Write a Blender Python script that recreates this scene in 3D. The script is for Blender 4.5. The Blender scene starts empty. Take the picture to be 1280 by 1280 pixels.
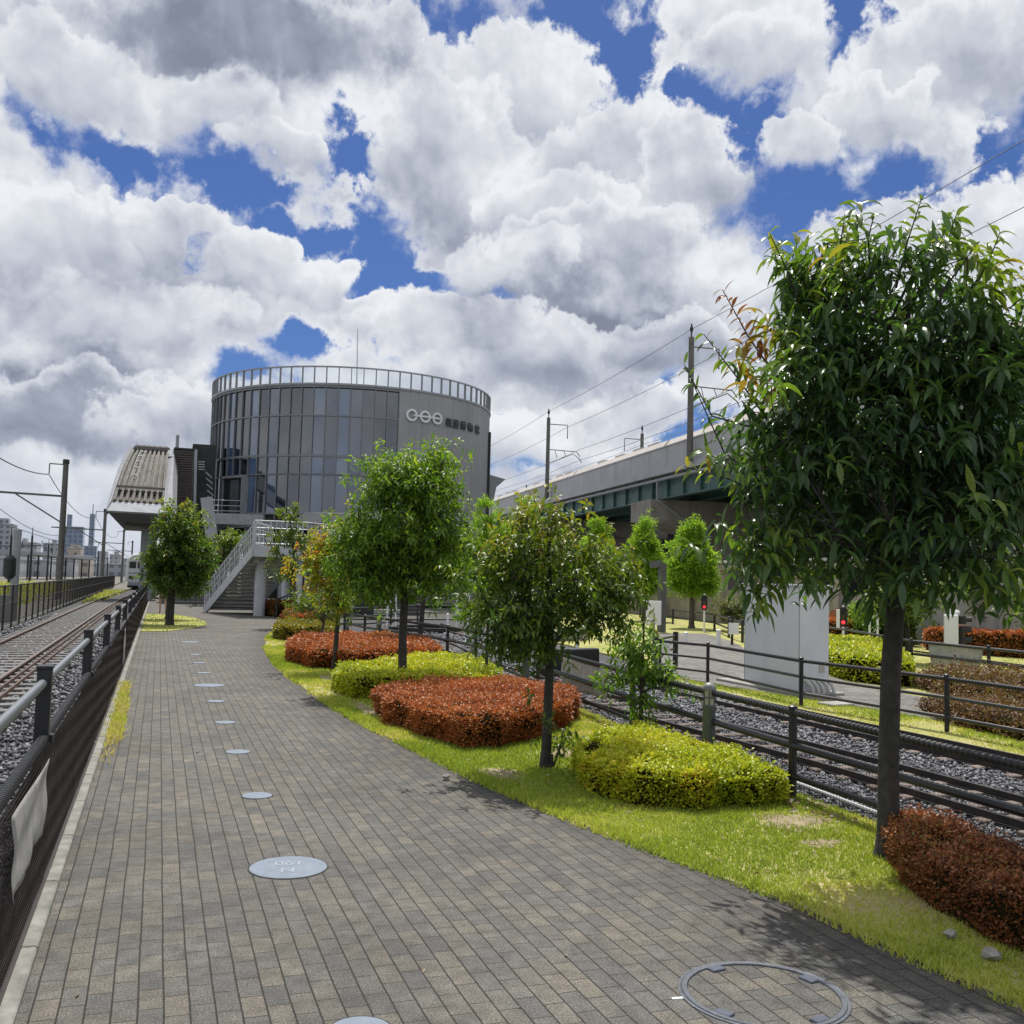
import bpy, math, random
import numpy as np
from mathutils import Vector
R = math.radians
random.seed(7)
sc = bpy.context.scene
COL = sc.collection
# ------------------------------------------------------------------ camera model (surveyed from the paving grid)
CF, CA, CP, CR, CH = 1244., R(19.38), R(3.97), R(1.51), 1.72
F0 = Vector((math.sin(CA), math.cos(CA), 0)); R0 = Vector((math.cos(CA), -math.sin(CA), 0))
FV = F0*math.cos(CP) + Vector((0, 0, math.sin(CP)))
U0 = -F0*math.sin(CP) + Vector((0, 0, math.cos(CP)))
RV = R0*math.cos(CR) + U0*math.sin(CR)
UV = -R0*math.sin(CR) + U0*math.cos(CR)

def ray(x, y):
    return FV + RV*((x-640)/CF) + UV*((640-y)/CF)

def G(x, y, z=0.):
    """ground point seen at that bearing"""
    d = ray(x, y); t = (z-CH)/d.z
    return (t*d.x, t*d.y)

def A(x, y, dist):
    """point at a surveyed horizontal distance"""
    d = ray(x, y); t = dist/math.hypot(d.x, d.y)
    return Vector((t*d.x, t*d.y, CH+t*d.z))

# ------------------------------------------------------------------ materials
def NT(m):
    m.use_nodes = True
    nt = m.node_tree; nt.nodes.clear()
    return nt

def N(nt, t, **k):
    n = nt.nodes.new(t)
    for a, b in k.items():
        setattr(n, a, b)
    return n

def math_n(nt, op, a, b=None, c=None, clamp=False):
    n = nt.nodes.new('ShaderNodeMath'); n.operation = op; n.use_clamp = clamp
    for i, v in enumerate((a, b, c)):
        if v is None: continue
        if isinstance(v, (int, float)): n.inputs[i].default_value = v
        else: nt.links.new(v, n.inputs[i])
    return n.outputs[0]

def ramp(nt, fac, stops, interp='LINEAR'):
    n = nt.nodes.new('ShaderNodeValToRGB'); e = n.color_ramp.elements
    n.color_ramp.interpolation = interp
    while len(e) < len(stops): e.new(0.5)
    for i, (p, c) in enumerate(stops):
        e[i].position = p
        e[i].color = (c[0], c[1], c[2], 1) if not isinstance(c, (int, float)) else (c, c, c, 1)
    if fac is not None: nt.links.new(fac, n.inputs[0])
    return n.outputs[0]

def noise(nt, vec, scale, detail=4, rough=.55, dist=0, dim='3D'):
    n = nt.nodes.new('ShaderNodeTexNoise'); n.noise_dimensions = dim; n.inputs['Scale'].default_value = scale
    n.inputs['Detail'].default_value = detail; n.inputs['Roughness'].default_value = rough
    n.inputs['Distortion'].default_value = dist
    if vec is not None: nt.links.new(vec, n.inputs['Vector'])
    return n

def mixc(nt, fac, a, b, mode='MIX'):
    n = nt.nodes.new('ShaderNodeMix'); n.data_type = 'RGBA'; n.blend_type = mode
    for sock, v in ((n.inputs[0], fac), (n.inputs[6], a), (n.inputs[7], b)):
        if isinstance(v, (int, float)): sock.default_value = v
        elif isinstance(v, tuple): sock.default_value = (v[0], v[1], v[2], 1)
        else: nt.links.new(v, sock)
    return n.outputs[2]

def principled(nt, col=None, rough=.6, metal=0., spec=.5):
    p = nt.nodes.new('ShaderNodeBsdfPrincipled')
    p.inputs['Roughness'].default_value = rough if isinstance(rough, (int, float)) else .5
    if not isinstance(rough, (int, float)): nt.links.new(rough, p.inputs['Roughness'])
    p.inputs['Metallic'].default_value = metal
    p.inputs['Specular IOR Level'].default_value = spec
    if col is not None:
        if isinstance(col, tuple): p.inputs['Base Color'].default_value = (*col, 1)
        else: nt.links.new(col, p.inputs['Base Color'])
    return p

def out(nt, sh):
    o = nt.nodes.new('ShaderNodeOutputMaterial'); nt.links.new(sh, o.inputs[0])

def bump(nt, h, strength=.3, dist=.01):
    b = nt.nodes.new('ShaderNodeBump'); b.inputs['Strength'].default_value = strength
    b.inputs['Distance'].default_value = dist; nt.links.new(h, b.inputs['Height'])
    return b.outputs[0]

def M(name, col, rough=.6, metal=0., var=.18, scale=3., bmp=0., bscale=60., spec=.5, streak=False, dirt=None):
    """weathered plain material: colour wanders, roughness wanders, optional fine bump and run-off streaks"""
    m = bpy.data.materials.new(name); nt = NT(m)
    tc = N(nt, 'ShaderNodeTexCoord'); v = tc.outputs['Object']
    n1 = noise(nt, v, scale, 5, .6)
    lo = tuple(c*(1-var) for c in col); hi = tuple(min(1, c*(1+var)) for c in col)
    c = ramp(nt, n1.outputs[0], [(.3, lo), (.7, hi)])
    if streak:
        mp = N(nt, 'ShaderNodeMapping'); mp.inputs['Scale'].default_value = (2.2, 2.2, .12)
        nt.links.new(v, mp.inputs[0])
        n2 = noise(nt, mp.outputs[0], 1.6, 5, .65)
        d = dirt or tuple(x*.55 for x in col)
        c = mixc(nt, ramp(nt, n2.outputs[0], [(.48, 0.), (.75, .75)]), c, d)
    r = ramp(nt, n1.outputs[0], [(.3, min(1, rough*1.12)), (.7, rough*.88)])
    p = principled(nt, c, r, metal, spec)
    if bmp:
        nb = noise(nt, v, bscale, 3, .6)
        nt.links.new(bump(nt, nb.outputs[0], bmp, .01), p.inputs['Normal'])
    out(nt, p.outputs[0])
    return m

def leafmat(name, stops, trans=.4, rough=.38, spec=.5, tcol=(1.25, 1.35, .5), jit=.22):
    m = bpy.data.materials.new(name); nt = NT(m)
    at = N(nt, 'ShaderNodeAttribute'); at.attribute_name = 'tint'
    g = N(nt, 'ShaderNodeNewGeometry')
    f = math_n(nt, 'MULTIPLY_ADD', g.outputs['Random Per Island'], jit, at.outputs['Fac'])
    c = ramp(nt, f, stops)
    p = principled(nt, c, rough, 0, spec)
    t = N(nt, 'ShaderNodeBsdfTranslucent')
    nt.links.new(mixc(nt, 1., c, tcol, 'MULTIPLY'), t.inputs[0])
    mx = N(nt, 'ShaderNodeMixShader'); mx.inputs[0].default_value = trans
    nt.links.new(p.outputs[0], mx.inputs[1]); nt.links.new(t.outputs[0], mx.inputs[2])
    out(nt, mx.outputs[0])
    return m

# ------------------------------------------------------------------ mesh building
def wloc(o):
    v = Vector((0, 0, 0))
    while o is not None:
        v += Vector(o.location); o = o.parent
    return v

class MB:
    def __init__(s):
        s.v = []; s.f = []; s.m = []; s.mi = 0
    def add(s, vs, fs):
        b = len(s.v); s.v += [tuple(p) for p in vs]
        s.f += [tuple(i+b for i in f) for f in fs]; s.m += [s.mi]*len(fs)
        return s
    def quad(s, *p):
        return s.add(p, [tuple(range(len(p)))])
    def box(s, c, size, rz=0.):
        x, y, z = [a/2 for a in size]; co, si = math.cos(rz), math.sin(rz)
        vs = [(c[0]+co*i*x-si*j*y, c[1]+si*i*x+co*j*y, c[2]+k*z) for k in (-1, 1) for i, j in ((-1, -1), (1, -1), (1, 1), (-1, 1))]
        return s.add(vs, [(3, 2, 1, 0), (4, 5, 6, 7), (0, 1, 5, 4), (1, 2, 6, 5), (2, 3, 7, 6), (3, 0, 4, 7)])
    def bbox(s, c, size, rz=0., b=.01):
        """box with chamfered vertical and top edges"""
        x, y, z = [a/2 for a in size]; b = min(b, x*.6, y*.6, z*.6)
        def ringp(xx, yy, zz, bb):
            co, si = math.cos(rz), math.sin(rz); r = []
            for i, j in ((-xx+bb, -yy), (xx-bb, -yy), (xx, -yy+bb), (xx, yy-bb), (xx-bb, yy), (-xx+bb, yy), (-xx, yy-bb), (-xx, -yy+bb)):
                r.append((c[0]+co*i-si*j, c[1]+si*i+co*j, c[2]+zz))
            return r
        vs = ringp(x, y, -z, b) + ringp(x, y, z-b, b) + ringp(x-b, y-b, z, b*.6)
        fs = [tuple(range(7, -1, -1)), tuple(range(16, 24))]
        for k in (0, 8):
            for i in range(8): fs.append((k+i, k+(i+1) % 8, k+8+(i+1) % 8, k+8+i))
        return s.add(vs, fs)
    def beam(s, p, q, w, h):
        p = Vector(p); q = Vector(q); d = (q-p).normalized()
        u = d.cross(Vector((0, 0, 1)))
        u = Vector((1, 0, 0)) if u.length < 1e-4 else u.normalized()
        n = u.cross(d); u = u*w/2; n = n*h/2
        vs = [a+i*u+j*n for a in (p, q) for i, j in ((-1, -1), (1, -1), (1, 1), (-1, 1))]
        return s.add(vs, [(0, 1, 2, 3), (7, 6, 5, 4), (4, 5, 1, 0), (5, 6, 2, 1), (6, 7, 3, 2), (7, 4, 0, 3)])
    def tube(s, pts, r, n=8, cap=True):
        pts = [Vector(p) for p in pts]; K = len(pts)
        rs = r if isinstance(r, (list, tuple)) else [r]*K
        ref = None; vs = []
        for i, p in enumerate(pts):
            d = pts[min(i+1, K-1)]-pts[max(i-1, 0)]
            if d.length < 1e-9: d = Vector((0, 0, 1))
            d.normalize()
            if ref is None:
                ref = Vector((0, 0, 1)) if abs(d.z) < .9 else Vector((1, 0, 0))
            u = (ref-d*ref.dot(d)).normalized(); w = d.cross(u); ref = u
            for k in range(n):
                a = 2*math.pi*k/n
                vs.append(p+u*(rs[i]*math.cos(a))+w*(rs[i]*math.sin(a)))
        fs = []
        for i in range(K-1):
            for k in range(n):
                fs.append((i*n+k, i*n+(k+1) % n, (i+1)*n+(k+1) % n, (i+1)*n+k))
        if cap:
            fs.append(tuple(range(n-1, -1, -1))); fs.append(tuple(range((K-1)*n, K*n)))
        return s.add(vs, fs)
    def lathe(s, c, prof, n=24, cap=True):
        vs = []; K = len(prof)
        for r, z in prof:
            for k in range(n):
                a = 2*math.pi*k/n; vs.append((c[0]+r*math.cos(a), c[1]+r*math.sin(a), c[2]+z))
        fs = [(i*n+k, i*n+(k+1) % n, (i+1)*n+(k+1) % n, (i+1)*n+k) for i in range(K-1) for k in range(n)]
        if cap:
            fs.append(tuple(range(n-1, -1, -1))); fs.append(tuple(range((K-1)*n, K*n)))
        return s.add(vs, fs)
    def prism(s, poly, z0, z1):
        n = len(poly)
        ar = sum(poly[i][0]*poly[(i+1) % n][1]-poly[(i+1) % n][0]*poly[i][1] for i in range(n))
        if ar < 0: poly = poly[::-1]
        f = lambda z, p: z if not callable(z) else z(*p)
        vs = [(p[0], p[1], f(z0, p)) for p in poly]+[(p[0], p[1], f(z1, p)) for p in poly]
        fs = [tuple(range(n-1, -1, -1)), tuple(range(n, 2*n))]+[(i, (i+1) % n, n+(i+1) % n, n+i) for i in range(n)]
        return s.add(vs, fs)
    def build(s, name, mats, parent=None, smooth=False, kind=None):
        me = bpy.data.meshes.new(name)
        off = wloc(parent)
        me.from_pydata([(a[0]-off.x, a[1]-off.y, a[2]-off.z) for a in s.v], [], s.f)
        mats = mats if isinstance(mats, (list, tuple)) else [mats]
        for m in mats: me.materials.append(m)
        if len(mats) > 1: me.polygons.foreach_set('material_index', s.m)
        if smooth:
            me.polygons.foreach_set('use_smooth', [True]*len(me.polygons))
            me.set_sharp_from_angle(angle=R(40))
        o = bpy.data.objects.new(name, me); COL.objects.link(o)
        if parent: o.parent = parent
        if kind: o['kind'] = kind
        return o

def npmesh(name, V, F, mats, parent=None, tint=None, smooth=False, mi=None, kind=None):
    """V (n,3) array, F (m,k) array of one face size"""
    me = bpy.data.meshes.new(name); off = wloc(parent)
    V = np.asarray(V, dtype=np.float32)-np.array(off[:], dtype=np.float32)
    Fs = F if isinstance(F, list) else [F]
    loops = np.concatenate([f.ravel() for f in Fs]).astype(np.int32)
    tot = np.concatenate([np.full(len(f), f.shape[1], dtype=np.int32) for f in Fs])
    st = np.concatenate([[0], np.cumsum(tot)[:-1]]).astype(np.int32)
    me.vertices.add(len(V)); me.vertices.foreach_set('co', V.ravel())
    me.loops.add(len(loops)); me.loops.foreach_set('vertex_index', loops)
    me.polygons.add(len(tot)); me.polygons.foreach_set('loop_start', st); me.polygons.foreach_set('loop_total', tot)
    mats = mats if isinstance(mats, (list, tuple)) else [mats]
    for m in mats: me.materials.append(m)
    if mi is not None: me.polygons.foreach_set('material_index', np.asarray(mi, dtype=np.int32))
    if smooth: me.polygons.foreach_set('use_smooth', np.ones(len(tot), dtype=bool))
    me.update(calc_edges=True)
    if tint is not None:
        a = me.attributes.new('tint', 'FLOAT', 'POINT'); a.data.foreach_set('value', np.asarray(tint, dtype=np.float32))
    me.validate()
    o = bpy.data.objects.new(name, me); COL.objects.link(o)
    if parent: o.parent = parent
    if kind: o['kind'] = kind
    return o

def tag(o, label, cat, group=None):
    o['label'] = label; o['category'] = cat
    if group: o['group'] = group
    return o

def root(name, label, cat, loc=(0, 0, 0), group=None):
    o = bpy.data.objects.new(name, None); o.empty_display_size = .2; COL.objects.link(o); o.location = loc
    return tag(o, label, cat, group)

def copy_tree(o, parent=None):
    c = o.copy(); COL.objects.link(c)
    if parent is not None: c.parent = parent
    for ch in list(o.children): copy_tree(ch, c)
    return c

def nrm(a):
    return a/np.maximum(np.linalg.norm(a, axis=-1, keepdims=True), 1e-9)

UP = np.array([0, 0, 1.])
def leaves(rng, P, D, L, W, tint, droop=.8, nseg=4, fold=.25):
    """curved, folded leaf blades: returns V, [F], tint"""
    n = len(P); D = nrm(D)
    S = nrm(np.cross(D, UP+rng.normal(0, .35, (n, 3))))
    if nseg == 1:
        Nn = np.cross(S, D)
        mid = P+D*L[:, None]*.45+Nn*(fold*W[:, None])
        tip = P+nrm(D+np.array([0, 0, -droop])*.7)*L[:, None]
        V = np.stack([P, mid+S*W[:, None]*.5, tip, mid-S*W[:, None]*.5], 1).reshape(-1, 3)
        b = (np.arange(n)*4)[:, None]
        F = np.concatenate([b+np.array([[0, 1, 2]]), b+np.array([[0, 2, 3]])])
        return V, F, np.repeat(tint, 4)
    prof = np.interp(np.linspace(0, 1, nseg+1), [0, .12, .35, .6, .85, 1], [.06, .55, 1, .85, .4, .02])
    pos = P.copy(); st = []
    for k in range(nseg+1):
        Nn = np.cross(S, D); w = (W*prof[k])[:, None]
        st += [pos-S*w*.5+Nn*w*fold, pos.copy(), pos+S*w*.5+Nn*w*fold]
        D = nrm(D+np.array([0, 0, -1.])*(droop*1.6/nseg)*(.35+.65*(1-np.abs(D[:, 2:3]))))
        S = nrm(S-D*np.sum(S*D, -1, keepdims=True))
        pos = pos+D*(L/nseg)[:, None]
    m = 3*(nseg+1)
    V = np.stack(st, 1).reshape(-1, 3)
    q = []
    for k in range(nseg):
        a = 3*k; q += [[a, a+1, a+4, a+3], [a+1, a+2, a+5, a+4]]
    F = ((np.arange(n)*m)[:, None, None]+np.array(q)[None]).reshape(-1, 4)
    return V, F, np.repeat(tint, m)

def in_poly(poly, x, y):
    r = np.zeros(x.shape, bool); n = len(poly); j = n-1
    for i in range(n):
        xi, yi = poly[i]; xj, yj = poly[j]
        if yi != yj:
            c = ((yi > y) != (yj > y)) & (x < (xj-xi)*(y-yi)/(yj-yi)+xi)
            r ^= c
        j = i
    return r

def scatter(rng, poly, n):
    xs = [p[0] for p in poly]; ys = [p[1] for p in poly]
    X = np.zeros(0); Y = np.zeros(0)
    for _ in range(40):
        x = rng.uniform(min(xs), max(xs), n); y = rng.uniform(min(ys), max(ys), n)
        k = in_poly(poly, x, y); X = np.concatenate([X, x[k]]); Y = np.concatenate([Y, y[k]])
        if len(X) >= n: break
    return X[:n], Y[:n]

def vnoise(x, y, s, seed=0):
    """cheap smooth 2-D noise in 0..1"""
    r = np.random.default_rng(seed); v = 0; t = 0
    for o in range(4):
        a = r.uniform(0, 6.28, 6); k = s*2**o
        w = .6**o
        th = r.uniform(0, 6.28, 6)
        v = v+w*sum(np.sin(k*(x*np.cos(th[i])+y*np.sin(th[i]))+a[i]) for i in range(6))/6; t += w
    return .5+v/t*1.1

# ------------------------------------------------------------------ shared materials
m_black = M('black_paint', (.014, .015, .018), .38, 0, .3, 12, .1, 90)
m_blackpipe = M('black_rubber_pipe', (.016, .017, .02), .42, 0, .3, 20)
m_net = M('net_wire', (.035, .026, .024), .5, .2, .35, 3)
m_steel = M('galvanised_steel', (.20, .215, .235), .42, .85, .15, 14)
m_rust = M('rail_rust', (.085, .05, .037), .75, .1, .4, 9, .3, 80)
m_darkrail = M('rail_dark', (.035, .03, .03), .5, .4, .35, 8)
m_railtop = M('rail_head', (.2, .17, .16), .42, .8, .2, 6)
m_sleeper = M('sleeper_timber', (.15, .115, .10), .85, 0, .4, 6, .4, 50)
m_sleeperc = M('sleeper_concrete', (.175, .17, .165), .9, 0, .25, 5, .3, 60)
m_conc = M('concrete_pale', (.30, .295, .28), .85, 0, .16, 1.2, .2, 40, streak=True)
m_concd = M('concrete_old', (.30, .28, .25), .88, 0, .2, .9, .2, 30, streak=True, dirt=(.15, .14, .13))
m_concpole = M('concrete_pole', (.115, .11, .105), .8, 0, .2, 2)
m_kerb = M('kerb_concrete', (.21, .21, .19), .9, 0, .3, 8, .5, 70)
m_white = M('white_paint', (.72, .73, .74), .45, 0, .06, 2)
m_cab = M('cabinet_paint', (.62, .64, .68), .42, 0, .05, 1.5, streak=True, dirt=(.52, .54, .57))
m_plastic = M('white_plastic_sheet', (.52, .52, .51), .32, 0, .2, 7, .3, 20)
m_alum = M('aluminium_panel', (.34, .35, .38), .75, .0, .08, 2, spec=.1)
m_roofmetal = M('ribbed_roof_metal', (.17, .163, .15), .8, .0, .16, 1.5, streak=True, spec=.1)
m_louvre = M('louvre_brown', (.13, .11, .105), .6, 0, .15, 2)
m_greyst = M('grey_steel', (.27, .285, .31), .45, .2, .12, 3)
m_stair = M('stair_steel_white', (.43, .45, .49), .45, .1, .1, 3)
m_under = M('stair_underside', (.42, .42, .43), .7, 0, .15, 3)
m_green = M('girder_green', (.05, .125, .115), .5, .1, .2, 1.5, streak=True)
m_barrier = M('sound_barrier', (.40, .405, .43), .6, .1, .07, .6, streak=True, dirt=(.33, .33, .345))
m_cream = M('cream_train', (.55, .50, .45), .4, 0, .12, 1)
m_dark = M('dark_void', (.02, .021, .024), .6, 0, .2, 2)
m_bolt = M('bollard_grey', (.10, .115, .12), .42, .2, .12, 8)
m_domec = M('bollard_cap', (.21, .215, .225), .5, .1, .1, 8)
m_lens = M('lamp_lens', (.42, .40, .30), .25, 0, .1, 9)
m_bark = M('bark', (.040, .037, .034), .9, 0, .35, 14, .8, 55)
m_barkg = M('bark_pale', (.085, .074, .062), .9, 0, .3, 12, .6, 50)
m_soil = M('dry_soil', (.25, .20, .125), .95, 0, .3, 9, .6, 50)

def m_glow(name, col, st):
    m = bpy.data.materials.new(name); nt = NT(m)
    e = N(nt, 'ShaderNodeEmission'); e.inputs[0].default_value = (*col, 1); e.inputs[1].default_value = st
    out(nt, e.outputs[0]); return m
m_red = m_glow('red_lamp', (1., .045, .05), 1.6)

def m_text(name, col, metal=.0, rough=.4):
    return M(name, col, rough, metal, .05, 5)

# foliage
GRN = [(0., (.014, .032, .012)), (.35, (.028, .062, .016)), (.6, (.055, .105, .02)), (.8, (.13, .16, .025)), (1., (.19, .075, .03))]
lf_main = leafmat('leaf_long_green', [(0., (.045, .090, .050)), (.3, (.068, .135, .042)), (.5, (.12, .205, .036)), (.72, (.26, .30, .045)), (.86, (.34, .22, .05)), (1., (.24, .075, .035))], .44, .31, .55, jit=.2)
lf_tree = leafmat('leaf_glossy', [(0., (.030, .068, .020)), (.4, (.075, .135, .022)), (.7, (.17, .22, .026)), (.9, (.28, .24, .03)), (1., (.28, .13, .03))], .42, .42, .5, jit=.35)
lf_bright = leafmat('leaf_bright', [(0., (.05, .115, .022)), (.45, (.12, .225, .026)), (.8, (.24, .35, .04)), (1., (.36, .38, .05))], .46, .44, .45, jit=.35)
lf_con = leafmat('leaf_feathery', [(0., (.11, .20, .03)), (.5, (.22, .36, .045)), (1., (.34, .48, .07))], .5, .6, .2, jit=.4)
lf_mix = leafmat('leaf_autumn', [(0., (.06, .12, .02)), (.4, (.13, .19, .025)), (.7, (.34, .32, .028)), (.9, (.42, .28, .04)), (1., (.32, .11, .035))], .44, .45, .4, jit=.42)
hd_muted = leafmat('hedge_muted', [(0., (.07, .045, .03)), (.4, (.15, .075, .045)), (.7, (.21, .12, .065)), (.85, (.16, .15, .05)), (1., (.14, .19, .04))], .28, .55, .3, jit=.6)
hd_yel = leafmat('hedge_yellow_green', [(0., (.10, .17, .016)), (.22, (.30, .38, .026)), (.6, (.58, .62, .045)), (.85, (.66, .56, .05)), (1., (.62, .32, .05))], .34, .42, .4, tcol=(1.1, 1.1, .5), jit=.5)
hd_red = leafmat('hedge_rust_red', [(0., (.13, .05, .02)), (.3, (.32, .11, .04)), (.65, (.50, .19, .07)), (.88, (.58, .28, .10)), (1., (.22, .20, .04))], .28, .5, .35, tcol=(1.2, .8, .5), jit=.6)
hd_dark = leafmat('hedge_bronze', [(0., (.07, .038, .02)), (.4, (.20, .08, .038)), (.7, (.42, .165, .065)), (.85, (.20, .17, .035)), (1., (.15, .19, .035))], .28, .5, .35, tcol=(1.2, .85, .5), jit=.6)
hd_olive = leafmat('hedge_olive', [(0., (.09, .10, .016)), (.5, (.22, .20, .03)), (1., (.36, .26, .04))], .3, .45, .4, jit=.6)
m_hcore = M('hedge_core', (.020, .018, .008), 1., 0, .4, 6, spec=0.)
gr_mat = leafmat('grass_blade', [(0., (.20, .28, .04)), (.35, (.36, .43, .07)), (.65, (.52, .53, .13)), (1., (.60, .50, .26))], .40, .6, .2, tcol=(1.1, 1.15, .5), jit=.35)

# ------------------------------------------------------------------ ground materials
EDGE = [(3.62, -2.), (3.6, 1.), (3.55, 2.6), (3.50, 3.34), (3.43, 3.83), (3.36, 4.72), (3.13, 5.58), (2.87, 6.92), (2.67, 8.31), (2.45, 10.26), (2.28, 12.07), (2.17, 15.37), (2.2, 19.81), (2.36, 23.6), (2.96, 28.82), (3.78, 33.19)]

def pave_mat(name, ox=0., oy=0., cols=None, w=.0975, l=.195, edge=True, scale_dirt=1.):
    m = bpy.data.materials.new(name); nt = NT(m)
    g = N(nt, 'ShaderNodeNewGeometry'); sx = N(nt, 'ShaderNodeSeparateXYZ'); nt.links.new(g.outputs['Position'], sx.inputs[0])
    X, Y = sx.outputs[0], sx.outputs[1]
    wob = noise(nt, g.outputs['Position'], 1.3, 2, .5)
    wv = math_n(nt, 'MULTIPLY_ADD', wob.outputs[0], .012, -.006)
    u = math_n(nt, 'DIVIDE', math_n(nt, 'ADD', math_n(nt, 'ADD', X, wv), ox), w)
    row = math_n(nt, 'FLOOR', u); fu = math_n(nt, 'FRACT', u)
    wn = N(nt, 'ShaderNodeTexWhiteNoise'); wn.noise_dimensions = '1D'; nt.links.new(row, wn.inputs['W'])
    offs = math_n(nt, 'MULTIPLY_ADD', math_n(nt, 'FRACT', math_n(nt, 'MULTIPLY', row, .5)), 1., math_n(nt, 'MULTIPLY', wn.outputs[0], .12))
    vv = math_n(nt, 'ADD', math_n(nt, 'DIVIDE', math_n(nt, 'ADD', Y, oy), l), offs)
    col_i = math_n(nt, 'FLOOR', vv); fv = math_n(nt, 'FRACT', vv)
    cx = N(nt, 'ShaderNodeCombineXYZ'); nt.links.new(row, cx.inputs[0]); nt.links.new(col_i, cx.inputs[1])
    w2 = N(nt, 'ShaderNodeTexWhiteNoise'); w2.noise_dimensions = '2D'; nt.links.new(cx.outputs[0], w2.inputs['Vector'])
    cols = cols or [(0., (.078, .078, .075)), (.2, (.089, .087, .082)), (.45, (.097, .093, .085)), (.7, (.105, .099, .087)), (.88, (.113, .104, .088)), (1., (.122, .110, .091))]
    c = ramp(nt, w2.outputs[0], cols)
    # per-paver mottling and grain
    grain = noise(nt, g.outputs['Position'], 110, 4, .8)
    c = mixc(nt, .85, c, mixc(nt, 1., c, ramp(nt, grain.outputs[0], [(.36, .30), (.5, 1.), (.64, 2.0)]), 'MULTIPLY'))
    blot = noise(nt, g.outputs['Position'], 9, 5, .65)
    c = mixc(nt, .85, c, mixc(nt, 1., c, ramp(nt, blot.outputs[0], [(.3, .62), (.7, 1.35)]), 'MULTIPLY'))
    big = noise(nt, g.outputs['Position'], .8, 5, .65)
    c = mixc(nt, .8, c, mixc(nt, 1., c, ramp(nt, big.outputs[0], [(.3, .68), (.7, 1.28)]), 'MULTIPLY'))
    # joints
    du = math_n(nt, 'MULTIPLY', math_n(nt, 'MINIMUM', fu, math_n(nt, 'SUBTRACT', 1., fu)), w)
    dv = math_n(nt, 'MULTIPLY', math_n(nt, 'MINIMUM', fv, math_n(nt, 'SUBTRACT', 1., fv)), l)
    jn = noise(nt, g.outputs['Position'], 45, 3, .6)
    jw = math_n(nt, 'MULTIPLY_ADD', jn.outputs[0], .0036, .0006)
    mu = N(nt, 'ShaderNodeMapRange'); nt.links.new(du, mu.inputs[0]); nt.links.new(jw, mu.inputs[1])
    nt.links.new(math_n(nt, 'ADD', jw, .0022), mu.inputs[2])
    mv = N(nt, 'ShaderNodeMapRange'); nt.links.new(dv, mv.inputs[0]); nt.links.new(math_n(nt, 'MULTIPLY', jw, .62), mv.inputs[1])
    nt.links.new(math_n(nt, 'MULTIPLY_ADD', jw, .62, .002), mv.inputs[2])
    top = math_n(nt, 'MINIMUM', mu.outputs[0], mv.outputs[0])
    c = mixc(nt, top, (.018, .016, .013), c)
    if edge:
        fc = N(nt, 'ShaderNodeFloatCurve'); cu = fc.mapping.curves[0]
        pts = [((y+2)/40., x/5.) for x, y in EDGE]
        while len(cu.points) < len(pts): cu.points.new(.5, .5)
        for p_, (a, b) in zip(cu.points, pts): p_.location = (a, b); p_.handle_type = 'VECTOR'
        fc.mapping.update()
        nt.links.new(math_n(nt, 'DIVIDE', math_n(nt, 'ADD', Y, 2.), 40.), fc.inputs['Value'])
        ex = math_n(nt, 'MULTIPLY', fc.outputs[0], 5.)
        dd = math_n(nt, 'SUBTRACT', ex, X)
        en = noise(nt, g.outputs['Position'], 4, 4, .6)
        dd = math_n(nt, 'ADD', dd, math_n(nt, 'MULTIPLY_ADD', en.outputs[0], .5, -.25))
        k = ramp(nt, dd, [(0.08, .62), (.55, 0.)])
        c = mixc(nt, k, c, mixc(nt, 1., c, (.52, .5, .52), 'MULTIPLY'))
    p = principled(nt, c, .82, 0, .3)
    h = math_n(nt, 'ADD', math_n(nt, 'MULTIPLY', top, .6), math_n(nt, 'MULTIPLY', grain.outputs[0], .22))
    nt.links.new(bump(nt, h, .55, .006), p.inputs['Normal'])
    out(nt, p.outputs[0]); return m

def ground_mix(name, a, b, c, s1=.6, s2=9, bmp=.5, bs=50):
    m = bpy.data.materials.new(name); nt = NT(m)
    g = N(nt, 'ShaderNodeNewGeometry'); v = g.outputs['Position']
    n1 = noise(nt, v, s1, 5, .6); n2 = noise(nt, v, s2, 5, .65); n3 = noise(nt, v, bs, 3, .7)
    k = math_n(nt, 'ADD', math_n(nt, 'MULTIPLY', n1.outputs[0], .6), math_n(nt, 'MULTIPLY', n2.outputs[0], .4))
    col = ramp(nt, k, [(.36, a), (.5, b), (.64, c)])
    col = mixc(nt, .5, col, mixc(nt, 1., col, ramp(nt, n3.outputs[0], [(.3, .5), (.7, 1.5)]), 'MULTIPLY'))
    p = principled(nt, col, .92, 0, .2)
    nt.links.new(bump(nt, n3.outputs[0], bmp, .03), p.inputs['Normal'])
    out(nt, p.outputs[0]); return m

def ballast_mat(name, base, sc_=22):
    m = bpy.data.materials.new(name); nt = NT(m)
    g = N(nt, 'ShaderNodeNewGeometry'); v = g.outputs['Position']
    vo = N(nt, 'ShaderNodeTexVoronoi'); vo.inputs['Scale'].default_value = sc_; nt.links.new(v, vo.inputs['Vector'])
    wn = N(nt, 'ShaderNodeTexWhiteNoise'); nt.links.new(vo.outputs['Position'], wn.inputs['Vector'])
    c = ramp(nt, wn.outputs[0], [(0., tuple(x*.45 for x in base)), (.5, base), (1., tuple(min(1, x*1.9) for x in base))])
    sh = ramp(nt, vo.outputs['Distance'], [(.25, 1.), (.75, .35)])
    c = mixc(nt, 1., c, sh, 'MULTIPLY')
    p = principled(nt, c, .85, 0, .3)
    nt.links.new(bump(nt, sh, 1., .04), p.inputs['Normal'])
    out(nt, p.outputs[0]); return m

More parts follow.
